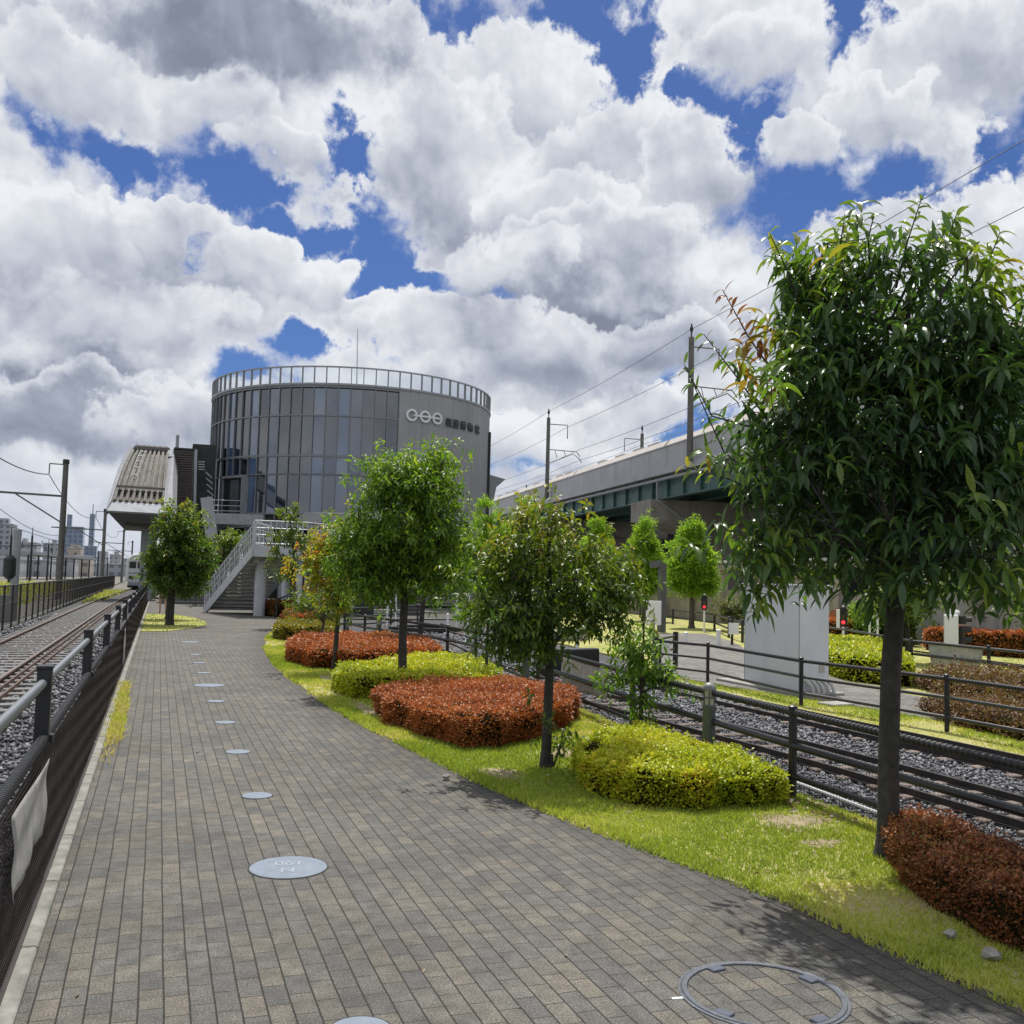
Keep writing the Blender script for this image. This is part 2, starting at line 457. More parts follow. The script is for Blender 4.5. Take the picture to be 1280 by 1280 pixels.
def stone_mat(name, base):
    m = bpy.data.materials.new(name); nt = NT(m)
    g = N(nt, 'ShaderNodeNewGeometry')
    c = ramp(nt, g.outputs['Random Per Island'], [(0., tuple(x*.4 for x in base)), (.45, base), (.85, tuple(x*1.5 for x in base)), (1., tuple(min(.8, x*2.6) for x in base))])
    n1 = noise(nt, g.outputs['Position'], 60, 3, .6)
    c = mixc(nt, .5, c, mixc(nt, 1., c, ramp(nt, n1.outputs[0], [(.3, .6), (.7, 1.5)]), 'MULTIPLY'))
    p = principled(nt, c, .7, 0, .4); out(nt, p.outputs[0]); return m

m_pave = pave_mat('block_paving')
m_pave2 = pave_mat('block_paving_grey', cols=[(0., (.12, .118, .115)), (.5, (.15, .145, .138)), (1., (.18, .172, .16))], edge=False)
m_lawn = ground_mix('lawn_soil', (.23, .26, .06), (.36, .36, .12), (.46, .38, .23), .9, 6, .6, 70)
m_earth = ground_mix('yard_earth', (.10, .10, .085), (.15, .145, .13), (.19, .18, .155), .05, 1.5, .4, 8)
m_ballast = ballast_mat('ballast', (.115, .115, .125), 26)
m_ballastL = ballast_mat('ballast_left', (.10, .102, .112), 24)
m_stone = stone_mat('ballast_stone', (.125, .128, .142))
m_stoneL = stone_mat('ballast_stone_left', (.105, .108, .12))

# ------------------------------------------------------------------ SETTING: ground sheets
def sheet(name, poly, z, mat, depth=.3, kind='structure'):
    return MB().prism(poly, z-depth, z).build(name, mat, None, kind=kind)

g = MB(); g.quad((-3000, -400, -.34), (3000, -400, -.34), (3000, 4000, -.34), (-3000, 4000, -.34)); g.build('ground', m_earth, kind='structure')
path_poly = [(-.44, -2.)]+[(x+.12, y) for x, y in EDGE]+[(4.9, 36.4), (7.2, 37.5), (7.4, 41.2), (14., 42.5), (14., 72.), (-.44, 72.)]
sheet('path', path_poly, 0., m_pave)
LAWN = EDGE[1:]+[(4.6, 35.6), (5.6, 35.), (5.5, 31.), (5.15, 27.), (5.3, 24.6), (6.05, 21.), (6.1, 18.8), (5.7, 14.4), (5.3, 10.4), (5.12, 7.1), (5.0, 3.4), (4.95, 1.)]
sheet('lawn', LAWN, .007, m_lawn)
ISL = [(-.42, 30.4), (.3, 30.6), (1.0, 32.2), (1.55, 34.5), (1.6, 36.8), (1.3, 40.), (.7, 42.5), (-.42, 43.)]
sheet('lawn', ISL, .02, m_lawn, .1)
sheet('lawn', [(8.85, -2), (8.8, 8.), (8.72, 12.), (9.0, 17.6), (10.3, 20.5), (11.3, 31.), (12, 38.), (13.9, 42), (27, 60), (32., 60.), (32., -2.)], -.006, m_lawn, .2)
sheet('ballast_bed', [(4.9, -2), (5.05, 7.), (5.2, 10.3), (5.6, 14.4), (6., 18.8), (5.9, 21.), (5.2, 24.6), (5.1, 27.), (5.5, 31.), (5.6, 36.3), (7.1, 37.2), (7.5, 41.), (13.8, 42.3), (12., 38.), (11.35, 31.), (10.35, 20.5), (9.05, 17.6), (8.78, 12), (8.9, -2)], -.05, m_ballast, .2)
sheet('ballast_bed', [(-.56, -3), (-.56, 60), (-.2, 90), (1.5, 125), (-2.4, 125), (-3.9, 90), (-4.35, 60), (-4.3, -3)], -.16, m_ballastL, .2)
sheet('yard_ground', [(-4.45, -3), (-4.5, 40), (-6.5, 220), (-60, 220), (-30, -3)], -.2, ground_mix('yard_gravel', (.13, .125, .115), (.175, .17, .16), (.14, .15, .09), .2, 3, .5, 18), .1)
# second walkway beyond the miniature railway
WALK = [(10.15, 9.2), (9.9, 11.8), (9.25, 15.6), (9.3, 17.3), (10.6, 20.), (13.6, 26.), (16.6, 32.), (18.8, 32.), (17.2, 27.6), (15.6, 24.3), (13.6, 19.3), (12.35, 15.9), (11.9, 13.6), (11.6, 9.2)]
sheet('walkway', WALK, .004, m_pave2, .1)
kb = MB()
for i in range(62):
    y = -2.+i*1.0
    kb.bbox((-.470, y+.5, -.06), (.075, .99, .20), 0, .008)
kb.build('kerb', m_kerb, kind='structure')

# ------------------------------------------------------------------ stuff: grass, stones, litter
def blades(name, poly, n, seed, h=(.012, .030), w=.0042, near=0., parent=None, z=.007, dry=.0, bare_k=1., label=None):
    rng = np.random.default_rng(seed)
    x, y = scatter(rng, poly, int(n*2.2))
    # thinner with distance: keep probability ~ 1/(distance^2), fewer on dry patches
    d = np.hypot(x, y); pk = np.clip((7.5/d)**1.6, .12, 1.)
    pt = vnoise(x, y, .9, 3); bare = np.clip((pt-.52+(vnoise(x, y, 3.1, 8)-.5)*.35)*4, 0, .94)
    for (sx_, sy_, rx_, ry_, ro_) in ((4.5, 6.35, .30, .22, .4), (2.62, 12.9, .13, .9, .03), (2.75, 16.9, .16, .7, .0), (3.9, 9.35, .35, .22, .8), (2.95, 8.5, .16, .3, .1), (4.3, 5.75, .16, .09, .2)):
        e_ = np.hypot((x-sx_)/rx_, (y-sy_)/ry_); bare = np.maximum(bare, np.clip(1.45-e_, 0, .93))
    k = rng.random(len(x)) < pk*(1-bare*bare_k); x = x[k][:n]; y = y[k][:n]; d = d[k][:n]; pt = pt[k][:n]
    n = len(x); a = rng.uniform(0, 6.283, n); hh = rng.uniform(*h, n)*(1+.3*np.clip(d/8, 0, 2))
    ww = w*np.clip(d/6., 1., 4.)
    P = np.stack([x, y, np.full(n, z-.002)], 1); s = np.stack([np.cos(a), np.sin(a), np.zeros(n)], 1)*ww[:, None]
    lean = np.stack([rng.normal(0, .5, n), rng.normal(0, .5, n), np.ones(n)], 1)*hh[:, None]
    V = np.stack([P-s, P+s, P+lean*.6+s*.6, P+lean], 1).reshape(-1, 3)
    b = (np.arange(n)*4)[:, None]
    F = np.concatenate([b+np.array([[0, 1, 2]]), b+np.array([[0, 2, 3]])])
    pt2 = vnoise(x, y, 3.1, 8)
    t = np.clip(.06+(pt-.35)*1.5+(pt2-.5)*.7+rng.normal(0, .1, n)+dry, 0, .95)
    o = npmesh(name, V, F, gr_mat, None, np.repeat(t, 4), kind='stuff')
    return o
tag(blades('grass', [p for p in LAWN if p[1] < 36], 260000, 11), 'short yellow-green lawn grass between the paving and the hedges', 'grass')
tag(blades('grass', ISL, 5000, 12, z=.02), 'patch of lawn around the trees beside the left railing', 'grass')
tag(blades('grass', [(8.9, 6), (8.8, 12), (9.1, 17.5), (9.3, 15.5), (9.95, 11.8), (10.2, 6)], 14000, 13, z=-.006), 'grass strip behind the second black fence', 'grass')
tag(blades('grass', [(11.6, 8), (11.95, 13.6), (12.4, 15.9), (15.6, 24), (17.4, 27.6), (22.5, 27.6), (22.5, 8)], 14000, 14, z=-.006), 'grass beyond the grey walkway on the right', 'grass')
def soil(cx, cy, rx, ry, rot, seed):
    rr_ = random.Random(seed); pts = []
    for k in range(36):
        a_ = 2*math.pi*k/36; q = 1+.28*math.sin(a_*3+seed)+.2*math.sin(a_*5+seed*2)+rr_.uniform(-.12, .12)
        u_, v_ = rx*q*math.cos(a_), ry*q*math.sin(a_); pts.append((cx+u_*math.cos(rot)-v_*math.sin(rot), cy+u_*math.sin(rot)+v_*math.cos(rot)))
    MB().prism(pts, -.05, .0105).build('bare_soil', m_soil, kind='structure')
SOIL = [(4.5, 6.35, .30, .22, .4), (2.62, 12.9, .13, .9, .03), (2.75, 16.9, .16, .7, .0), (3.9, 9.35, .35, .22, .8), (2.95, 8.5, .16, .3, .1), (4.3, 5.75, .16, .09, .2)]
for i_, q_ in enumerate(SOIL): soil(*q_, i_+3)
RAG = []
for i_, (x_, y_) in enumerate(EDGE[2:]): RAG.append((x_-.03-.05*abs(math.sin(i_*2.3)), y_))
RAG2 = [(x_+.12, y_) for x_, y_ in EDGE[2:]][::-1]
tag(blades('grass', RAG+RAG2, 9000, 17, h=(.02, .05), w=.0045, z=.001), 'ragged grass runners creeping over the edge of the paving', 'grass')
WEED = [(-.45, 9.8), (-.33, 9.5), (-.29, 11), (-.30, 13.5), (-.36, 16.3), (-.45, 16.6)]
tag(blades('weeds', WEED, 2600, 15, h=(.025, .07), w=.005, z=0., dry=.3), 'strip of yellowing weeds along the kerb under the railing', 'weeds')
wy = [(-6.6, 26), (-6.4, 45), (-8, 120), (-30, 120), (-22, 30)]
rng = np.random.default_rng(5)
def tufts(name, poly, n, seed, h, label, z=-.2, mat=None):
    rng = np.random.default_rng(seed); x, y = scatter(rng, poly, n); pt = vnoise(x, y, .35, 9); k = pt > .42; x = x[k]; y = y[k]; n = len(x)
    hh = rng.uniform(.4, 1., n)*h; a = rng.uniform(0, 6.28, n); ww = .07
    P = np.stack([x, y, np.full(n, z)], 1); s = np.stack([np.cos(a), np.sin(a), 0*a], 1)*ww
    lean = np.stack([rng.normal(0, .35, n), rng.normal(0, .35, n), np.ones(n)], 1)*hh[:, None]
    V = np.stack([P-s*.6, P+s*.6, P+lean*.6+s, P+lean], 1).reshape(-1, 3); b = (np.arange(n)*4)[:, None]
    F = np.concatenate([b+np.array([[0, 1, 2]]), b+np.array([[0, 2, 3]])])
    tag(npmesh(name, V, F, mat or gr_mat, None, np.repeat(rng.uniform(0, .7, n), 4), kind='stuff'), label, 'weeds')
tufts('weeds', wy, 20000, 21, .8, 'tall yellow-green weeds growing over the railway yard beyond the far fence')
tufts('weeds', [(-4.1, 60), (-3.2, 60), (-2.6, 100), (-4.6, 100)], 600, 22, .28, 'dry weeds beside the curving track in front of the train')

def stones(name, poly, n, seed, size, z, mat, label):
    rng = np.random.default_rng(seed); x, y = scatter(rng, poly, int(n*2))
    d = np.hypot(x, y); k = rng.random(len(x)) < np.clip((9./d)**1.5, .05, 1); x = x[k][:n]; y = y[k][:n]; d = d[k][:n]; n = len(x)
    base = np.array([[1, 0, 0], [0, 1, 0], [-1, 0, 0], [0, -1, 0], [0, 0, 1], [0, 0, -1], [.6, .6, .5], [-.6, .6, -.4], [-.6, -.6, .55], [.6, -.6, -.4]])[:6]
    V = base[None]*rng.uniform(.65, 1.2, (n, 6, 3))
    ang = rng.uniform(0, 6.28, n); tl = rng.normal(0, .6, n)
    co, si = np.cos(ang)[:, None], np.sin(ang)[:, None]
    vx = V[..., 0]*co-V[..., 1]*si; vy = V[..., 0]*si+V[..., 1]*co; vz = V[..., 2]*.75
    ct, stt = np.cos(tl)[:, None], np.sin(tl)[:, None]
    vy, vz = vy*ct-vz*stt, vy*stt+vz*ct
    s = (rng.uniform(*size, n)*np.clip(d/9, 1, 2.2))[:, None]
    W = np.stack([vx*s+x[:, None], vy*s+y[:, None], vz*s+z+rng.uniform(-.2, .8, n)[:, None]*s], -1).reshape(-1, 3)
    f = np.array([[0, 1, 4], [1, 2, 4], [2, 3, 4], [3, 0, 4], [1, 0, 5], [2, 1, 5], [3, 2, 5], [0, 3, 5]])
    F = ((np.arange(n)*6)[:, None, None]+f[None]).reshape(-1, 3)
    tag(npmesh(name, W, F, mat, kind='stuff'), label, 'ballast')
stones('ballast_stones', [(5.2, 4), (5.3, 10), (5.7, 14.4), (6.2, 18.8), (6.2, 21), (5.5, 25), (5.7, 31), (9.5, 31), (9.2, 18), (8.7, 12), (8.75, 4)], 34000, 31, (.013, .027), -.045, m_stone, 'grey crushed stone ballast under the miniature railway tracks')
stones('ballast_stones', [(-.62, 2), (-.62, 45), (-4.2, 45), (-4.2, 2)], 32000, 32, (.016, .034), -.155, m_stoneL, 'grey crushed stone ballast under the full-size track on the left')

# fallen leaves by the first fence post
def litter(name, poly, n, seed, L, mat, label, z=.03):
    rng = np.random.default_rng(seed); x, y = scatter(rng, poly, n); a = rng.uniform(0, 6.28, n)
    P = np.stack([x, y, np.full(n, z)], 1); D = np.stack([np.cos(a), np.sin(a), rng.uniform(-.1, .4, n)], 1)
    l = rng.uniform(.6, 1.2, n)*L
    V, F, T = leaves(rng, P, D, l, l*.36, rng.uniform(0, 1, n), .3, 3, .25)
    tag(npmesh(name, V, F, mat, None, T, kind='stuff'), label, 'leaf litter')
lf_dry = leafmat('leaf_dry', [(0., (.10, .06, .035)), (.5, (.22, .15, .09)), (1., (.36, .29, .21))], .15, .6, .3)
litter('fallen_leaves', [(4.65, 6.15), (4.95, 6.1), (5.1, 6.9), (4.9, 7.05), (4.7, 6.8)], 46, 41, .085, lf_dry, 'dry brown leaves heaped at the foot of the black fence post')
litter('fallen_leaves', [(3.2, 5.8), (3.7, 3.9), (4.4, 5.4), (4.6, 6.6), (3.2, 8.8), (2.6, 11), (2.4, 14.5), (2.3, 12)], 70, 42, .05, lf_dry, 'scattered dry leaves lying on the lawn')
litter('fallen_leaves', [(-.3, 2.8), (3.0, 2.8), (2.5, 9), (2.0, 16), (-.3, 16)], 26, 43, .035, lf_dry, 'a few tiny dry leaves scattered over the paving', z=.006)
def pebble(x, y, s, seed, label):
    rng_ = random.Random(seed); b = MB(); n = 9; prof = []
    for k in range(6):
        t = math.pi*k/5; prof.append((max(.004, math.sin(t))*s, -math.cos(t)*s*.6))
    b.lathe((x, y, .02+s*.3), prof, n)
    b.v = [(px+rng_.uniform(-.2, .2)*s, py+rng_.uniform(-.2, .2)*s, pz+rng_.uniform(-.12, .12)*s) for px, py, pz in b.v]
    return tag(b.build('stone', m_stonep, None), label, 'stone')
m_stonep = M('pebble_grey', (.26, .25, .23), .8, 0, .3, 20, .4, 60)
for (px, py, s, l) in ((1188, 1170, .035, 'pale round stone on the grass in front of the bronze hedge'), (1238, 1196, .045, 'larger grey stone at the foot of the bronze hedge, nearest the paving'), (558, 972, .035, 'small white pebble at the lawn edge below the large rust-red hedge')):
    q = G(px, py, .02); pebble(q[0], q[1], s, px, l)

# ------------------------------------------------------------------ paving details
def disc(x, y, r, big=False, label='', group=None):
    t = root('pavement_marker', label, 'pavement marker', (x, y, 0), group)
    MB().lathe((x, y, 0), [(r, .0), (r, .0045), (r-.006, .007), (r-.014, .0075)], 40).build('plate', m_disc, t, True)
    MB().lathe((x, y, 0), [(r+.009, .0), (r+.008, .003), (r+.001, .003), (r+.001, .0)], 40, False).build('frame_ring', m_gap, t)
    if big:
        for txt, dy, sz in (('061', .025, .115), ('N', -.115, .115)):
            o = text_mesh(txt, 'lettering', m_disctxt, sz, .0015, t); o.location = (0, dy, .0105)
            o.rotation_euler = (0, 0, -CA*.55)
            p = o.location.copy(); an = -CA*.55
            o.location = (-math.sin(an)*dy, math.cos(an)*dy, .0078)
    return t

def text_mesh(s, name, mat, size, ext, parent):
    c = bpy.data.curves.new(name, 'FONT'); c.body = s; c.size = size; c.extrude = ext; c.align_x = 'CENTER'
    tmp = bpy.data.objects.new(name+'_src', c); COL.objects.link(tmp)
    dg = bpy.context.evaluated_depsgraph_get(); dg.update()
    me = bpy.data.meshes.new_from_object(tmp.evaluated_get(dg))
    COL.objects.unlink(tmp); bpy.data.objects.remove(tmp)
    me.name = name; me.materials.clear(); me.materials.append(mat)
    o = bpy.data.objects.new(name, me); COL.objects.link(o); o.parent = parent
    return o
m_disc = M('marker_metal', (.185, .22, .275), .7, .0, .1, 12, spec=.2)
m_gap = M('joint_dirt', (.022, .02, .018), .9)
m_disctxt = M('marker_letters', (.30, .335, .39), .4, .0, .05, 10)
dl = {0: 'large round grey plate in the paving reading 061 N, nearest whole one', -1: 'round plate in the paving cut off by the bottom of the picture',
      1: 'small round plate in the paving, first beyond the plate with writing', 2: 'small round plate in the paving, second beyond the plate with writing',
      3: 'small round plate in the paving, third beyond the plate with writing', 4: 'small round plate in the paving, fourth beyond the plate with writing',
      5: 'large plain round plate in the paving level with the rust-red hedge tips', 6: 'small flat plate in the paving just beyond the plain large plate',
      7: 'small flat plate in the paving, second beyond the plain large plate', 8: 'small flat plate in the paving, third beyond the plain large plate',
      10: 'large round plate in the paving farthest along the path'}
for k in (-1, 0, 1, 2, 3, 4, 5, 6, 7, 8, 10):
    disc(.80, 6.08+2.0*k-(.22 if k == -1 else 0), .225 if k % 5 == 0 else .115 if k != -1 else .12, k in (0,), dl[k], 'round plates set in a line along the path')
mh = root('manhole_cover', 'round steel manhole ring filled with paving blocks at the bottom right', 'manhole cover', (2.50, 3.735, 0))
b = MB()
mr = .345
prof = [(mr+.012, .0), (mr+.012, .004), (mr+.004, .006), (mr-.003, .003), (mr-.006, .007), (mr-.026, .007), (mr-.029, .001)]
b.lathe((2.50, 3.735, .0), prof, 72, False); b.build('ring', M('manhole_steel', (.075, .085, .105), .5, .3, .35, 20, .3, 120), mh, True)
b = MB()
m_lug = M('lug_steel', (.10, .115, .15), .4, .6, .2, 20)
for an in (100, 15, 205, 285):
    a = R(an); MB().bbox((2.50+.295*math.cos(a), 3.735+.295*math.sin(a), .003), (.05, .075, .012), a, .004).build('lifting_lug', m_lug, mh)
MB().box((2.50-.37, 3.735+.06, .0015), (.06, .016, .003), -.1).build('paint_mark', m_white, mh)

# ------------------------------------------------------------------ fences
def corr(b, p, q, r, pitch, amp=.004, n=8):
    """corrugated pipe"""
    p = Vector(p); q = Vector(q); L = (q-p).length; k = max(2, int(L/pitch)); pts = []; rs = []
    for i in range(k):
        for t, rr in ((.0, r), (.42, r), (.5, r+amp), (.92, r+amp)):
            pts.append(p+(q-p)*((i+t)/k)); rs.append(rr)
    pts.append(q); rs.append(r)
    b.tube(pts, rs, n)

FX = -.562
lf = root('railing', 'black railing with silver top pipe and dark net between the path and the track', 'railing', (FX, 3, 0))
posts = [2.62, 6.02, 9.6, 13., 16.4, 19.8, 23.2, 26.6, 30., 33.4, 36.8, 40.2, 43.6, 47., 50.4, 53.8]
for y in posts:
    b = MB(); b.bbox((FX, y, .55), (.075, .075, 1.26), 0, .006); b.bbox((FX, y, 1.186), (.085, .085, .018), 0, .004)
    b.bbox((FX+.01, y, .80), (.10, .05, .05), 0, .006); b.bbox((FX, y, 1.09), (.05, .11, .05), 0, .006)
    b.build('post', m_black, lf)
b = MB()
for i in range(len(posts)-1):
    b.tube([(FX-.005, posts[i]+.05, 1.10), (FX-.005, posts[i+1]-.05, 1.10)], .0245, 12)
b.build('top_rail', m_steel, lf, True)
b = MB()
for i in range(len(posts)-1):
    y0, y1 = posts[i]+.045, posts[i+1]-.045
    if i < 4: corr(b, (FX+.012, y0, .80), (FX+.012, y1, .80), .024, .032, .006, 10)
    else: b.tube([(FX+.012, y0, .80), (FX+.012, y1, .80)], .028, 6)
b.build('mid_rail', m_blackpipe, lf, True)
b = MB(); NX = FX+.045
for i in range(31):
    z = .05+i*.0245; y = 2.2
    pts = []
    while y < 54.2:
        pts.append((NX+.0012*math.sin(y*2.3+i), y, z+.0015*math.sin(y*1.7+i*2.))); y += .6
    b.tube(pts, .0021, 3, False)
y = 2.2
while y < 54:
    b.tube([(NX, y, .03), (NX, y+.004, .79)], .0019, 3, False); y += .03
b.build('net', m_net, lf)
b = MB(); b.tube([(NX+.01, 2.2, .045), (NX+.01, 54, .045)], .012, 6); b.build('bottom_rail', m_net, lf)

def cloth(name, p00, p10, h, seed, label, mat, cat='notice', taper=0., lines=0, group=None, nx=14, nz=12):
    """a thin crumpled plastic sheet hung from p00-p10, falling h"""
    rr = random.Random(seed); p00 = Vector(p00); p10 = Vector(p10); b = MB(); a = p10-p00
    nd = a.cross(Vector((0, 0, 1))).normalized(); ph = [rr.uniform(0, 6) for _ in range(6)]
    vs = []
    for j in range(nz+1):
        t = j/nz
        for i in range(nx+1):
            s = i/nx
            w = .5*(1-taper*t)
            p = p00+a*(.5+(s-.5)*2*w)
            off = .009*t*(math.sin(s*13+ph[0]+t*2)+.6*math.sin(s*25+ph[1]-t*3))+.006*math.sin(t*9+ph[2]+s*4)
            vs.append(p+nd*(off+.03)+Vector((0, 0, -h*t*(1+.06*math.sin(s*5+ph[3])+.05*(s-.5)))))
    fs = [(j*(nx+1)+i, j*(nx+1)+i+1, (j+1)*(nx+1)+i+1, (j+1)*(nx+1)+i) for j in range(nz) for i in range(nx)]
    b.add(vs, fs)
    o = b.build(name, mat, None, True); md = o.modifiers.new('thickness', 'SOLIDIFY'); md.thickness = .002
    tag(o, label, cat, group)
    return o, vs, nx
def sheet_mat(name, base=(.50, .50, .49), text=True):
    """milky plastic with faded grey print"""
    m = bpy.data.materials.new(name); nt = NT(m)
    tc = N(nt, 'ShaderNodeTexCoord'); v = tc.outputs['Generated']
    n1 = noise(nt, tc.outputs['Object'], 11, 4, .6)
    c = ramp(nt, n1.outputs[0], [(.3, tuple(x*.78 for x in base)), (.7, tuple(min(.85, x*1.22) for x in base))])
    p = principled(nt, c, .35, 0, .5)
    t = N(nt, 'ShaderNodeBsdfTranslucent'); nt.links.new(c, t.inputs[0])
    mx = N(nt, 'ShaderNodeMixShader'); mx.inputs[0].default_value = .4
    nt.links.new(p.outputs[0], mx.inputs[1]); nt.links.new(t.outputs[0], mx.inputs[2]); out(nt, mx.outputs[0]); return m
m_sheet = sheet_mat('milky_plastic')
cloth('plastic_notice', (FX+.05, 4.28, .77), (FX+.05, 5.56, .77), .34, 1, 'crumpled white plastic sheet tied to the near end of the black railing', m_sheet, taper=.12, group='plastic sheets tied to fences')
cloth('plastic_notice', (FX+.05, 17.2, .78), (FX+.05, 17.9, .78), .55, 2, 'narrow white plastic sheet hanging farther along the black railing', m_sheet, taper=.25, group='plastic sheets tied to fences')

def pipe_fence(name, label, pts, zr, r, hpost, corr_top=None, net=None, rp=.03, thick_mid=None, skip=()):
    t = root(name, label, 'fence', (pts[0][0], pts[0][1], 0))
    for x, y in pts:
        b = MB(); b.tube([(x, y, -.12), (x, y, hpost)], rp, 10); b.lathe((x, y, hpost), [(rp+.004, -.012), (rp+.004, .004), (rp*.6, .014)], 10)
        b.build('post', m_black, t, True)
    for k, z in enumerate(zr):
        b = MB()
        for i in range(len(pts)-1):
            if i in skip: continue
            p = (*pts[i], z); q = (*pts[i+1], z)
            if corr_top and k == 0: corr(b, p, q, r*.95, corr_top, .006, 10)
            else: b.tube([p, q], r*(thick_mid if (thick_mid and k == 1) else 1), 8)
        b.build('rail', m_blackpipe, t, True)
    if net:
        b = MB()
        for i in range(len(pts)-1):
            p = Vector((*pts[i], 0)); q = Vector((*pts[i+1], 0)); L = (q-p).length
            if p.length > net: continue
            n = int(L/.035); dz = zr[1]
            for j in range(n):
                a = p+(q-p)*(j/n); b.tube([(a.x-.03, a.y, -.03), (a.x-.03, a.y, dz)], .0011, 3, False)
            for j in range(int(dz/.035)):
                z = j*.035; b.tube([(p.x-.03, p.y, z), (q.x-.03, q.y, z)], .0009, 3, False)
        b.build('net', m_net, t)
    return t
F1 = [(4.82, .6), (4.88, 3.75), (4.99, 7.06), (5.15, 10.33), (5.55, 14.37), (5.80, 16.9), (5.93, 18.8), (5.89, 20.68), (5.55, 23.2), (5.07, 25.64), (5.0, 28.2)]
pipe_fence('pipe_fence', 'black pipe fence with ribbed top rail between the hedges and the miniature railway', F1, (.70, .43, .18), .026, .745, .05, 12., .034, 1.25)
F2 = [(9.2, 4.6), (9.27, 7.3), (9.28, 9.95), (9.02, 12.56), (9.42, 15.9), (9.06, 17.05)]
pipe_fence('pipe_fence', 'black three-rail fence beyond the miniature railway, before the grey cabinet', F2, (.655, .42, .18), .023, .70, .05, None, .03)
F3 = [(14.6, 9.), (15.5, 12.4), (15.72, 15.72), (15.9, 18.1), (18.0, 23.), (19.3, 27.5)]
pipe_fence('pipe_fence', 'black rail fence behind the bronze shrubs in front of the concrete wall', F3, (.62, .34), .03, .68, None, None, .035)
F4 = [G(928, 803), G(911, 797), G(893, 788), G(841, 780), G(800, 772)]
pipe_fence('pipe_fence', 'low black fence around the feathery tree beside the red signal', F4, (.62, .3), .035, .7, None, None, .045)
F5 = [G(440, 802), G(489, 770), G(520, 762), G(600, 770), G(700, 778)]
F5 = [(5.0, 28.2), (5.7, 31.6), (7.6, 33.9), (9.2, 36.5), (11.6, 37.0), (12.6, 34.6)]
pipe_fence('pipe_fence', 'black fence round the far end of the miniature railway, below the stairs', F5, (.72, .45, .2), .028, .76, None, None, .035)
F6 = [G(345, 772), G(363, 760), G(385, 757), G(420, 757), G(450, 760)]
pipe_fence('pipe_fence', 'dark benches-height rail fence in the shade under the footbridge', F6, (.72, .4), .04, .78, None, None, .045)
cloth('plastic_notice', (5.22, 11.2, .66), (5.45, 13.3, .66), .40, 3, 'long white plastic sheet hanging on the pipe fence behind the sapling', m_sheet, taper=.06, group='plastic sheets tied to fences')
cloth('plastic_notice', (15.74, 15.9, .62), (15.86, 17.6, .62), .46, 4, 'white plastic sheet tied to the fence beside the white signal box', m_sheet, taper=.15, group='plastic sheets tied to fences')
# gate at the end of the second fence
t = root('gate', 'short dark gate with a white notice at the end of the three-rail fence', 'gate', (9.1, 17.3, 0))
gp = [(9.06, 17.25), (10.3, 18.7)]
for x, y in gp:
    MB().bbox((x, y, .36), (.09, .09, .78), .7, .006).build('post', m_black, t)
b = MB()
for z in (.66, .4, .15): b.beam((*gp[0], z), (*gp[1], z), .03, .04)
b.beam((*gp[0], .15), (*gp[1], .66), .025, .03); b.build('gate_frame', m_black, t)
MB().beam((9.2, 17.36, .5), (9.85, 18.12, .5), .008, .26).build('notice_board', m_white, t)

# ------------------------------------------------------------------ bollard lights
def bollard(x, y, h, label):
    t = root('bollard_light', label, 'bollard light', (x, y, 0), 'bollard lights in the hedges')
    r = .062
    MB().lathe((x, y, 0), [(r, -.05), (r, h-.235), (r*1.04, h-.23), (r*1.04, h-.215), (r*.98, h-.21)], 24).build('body', m_bolt, t, True)
    MB().lathe((x, y, 0), [(r*.86, h-.215), (r*.86, h-.07)], 20).build('lens', m_lens, t, True)
    b = MB()
    for k in range(6):
        a = k*math.pi/3; b.bbox((x+r*.93*math.cos(a), y+r*.93*math.sin(a), h-.14), (.010, .012, .15), a, .002)
    b.lathe((x, y, 0), [(r*.95, h-.148), (r*.97, h-.148), (r*.97, h-.136), (r*.95, h-.136)], 20)
    b.build('lens_frame', m_bolt, t)
    prof = [(r*1.05, h-.075), (r*1.07, h-.06)]+[(r*1.05*math.cos(a*math.pi/12)+.001, h-.06+.058*math.sin(a*math.pi/12)) for a in range(0, 7)]
    MB().lathe((x, y, 0), prof, 24).build('cap', m_domec, t, True)
    return t
p = A(887, 838, 9.85); bollard(p.x, p.y, .80, 'grey bollard light rising from the nearest yellow-green hedge')
p = A(658, 803, 16.2); bollard(p.x, p.y, .76, 'bollard light behind the right end of the large rust-red hedge')
p = A(474, 772, 25.); bollard(p.x, p.y, .78, 'farthest bollard light, behind the long rust-red hedge near the shrub tree')

# ------------------------------------------------------------------ miniature railway
def rail_line(b, pts, w, h, z):
    for i in range(len(pts)-1):
        p, q = pts[i], pts[i+1]
        b.beam((p[0], p[1], z-h/2), (q[0], q[1], z-h/2), w, h)
        b.beam((p[0], p[1], z-h*.93), (q[0], q[1], z-h*.93), w*2.1, h*.2)

def spline(pts, n):
    P = [Vector((*p, 0)) for p in pts]; o = []
    for i in range(len(P)-1):
        p0, p1, p2, p3 = P[max(i-1, 0)], P[i], P[i+1], P[min(i+2, len(P)-1)]
        for k in range(n):
            t = k/n
            o.append(.5*((2*p1)+(p2-p0)*t+(2*p0-5*p1+4*p2-p3)*t*t+(3*p1-p0-3*p2+p3)*t**3))
    o.append(P[-1]); return o

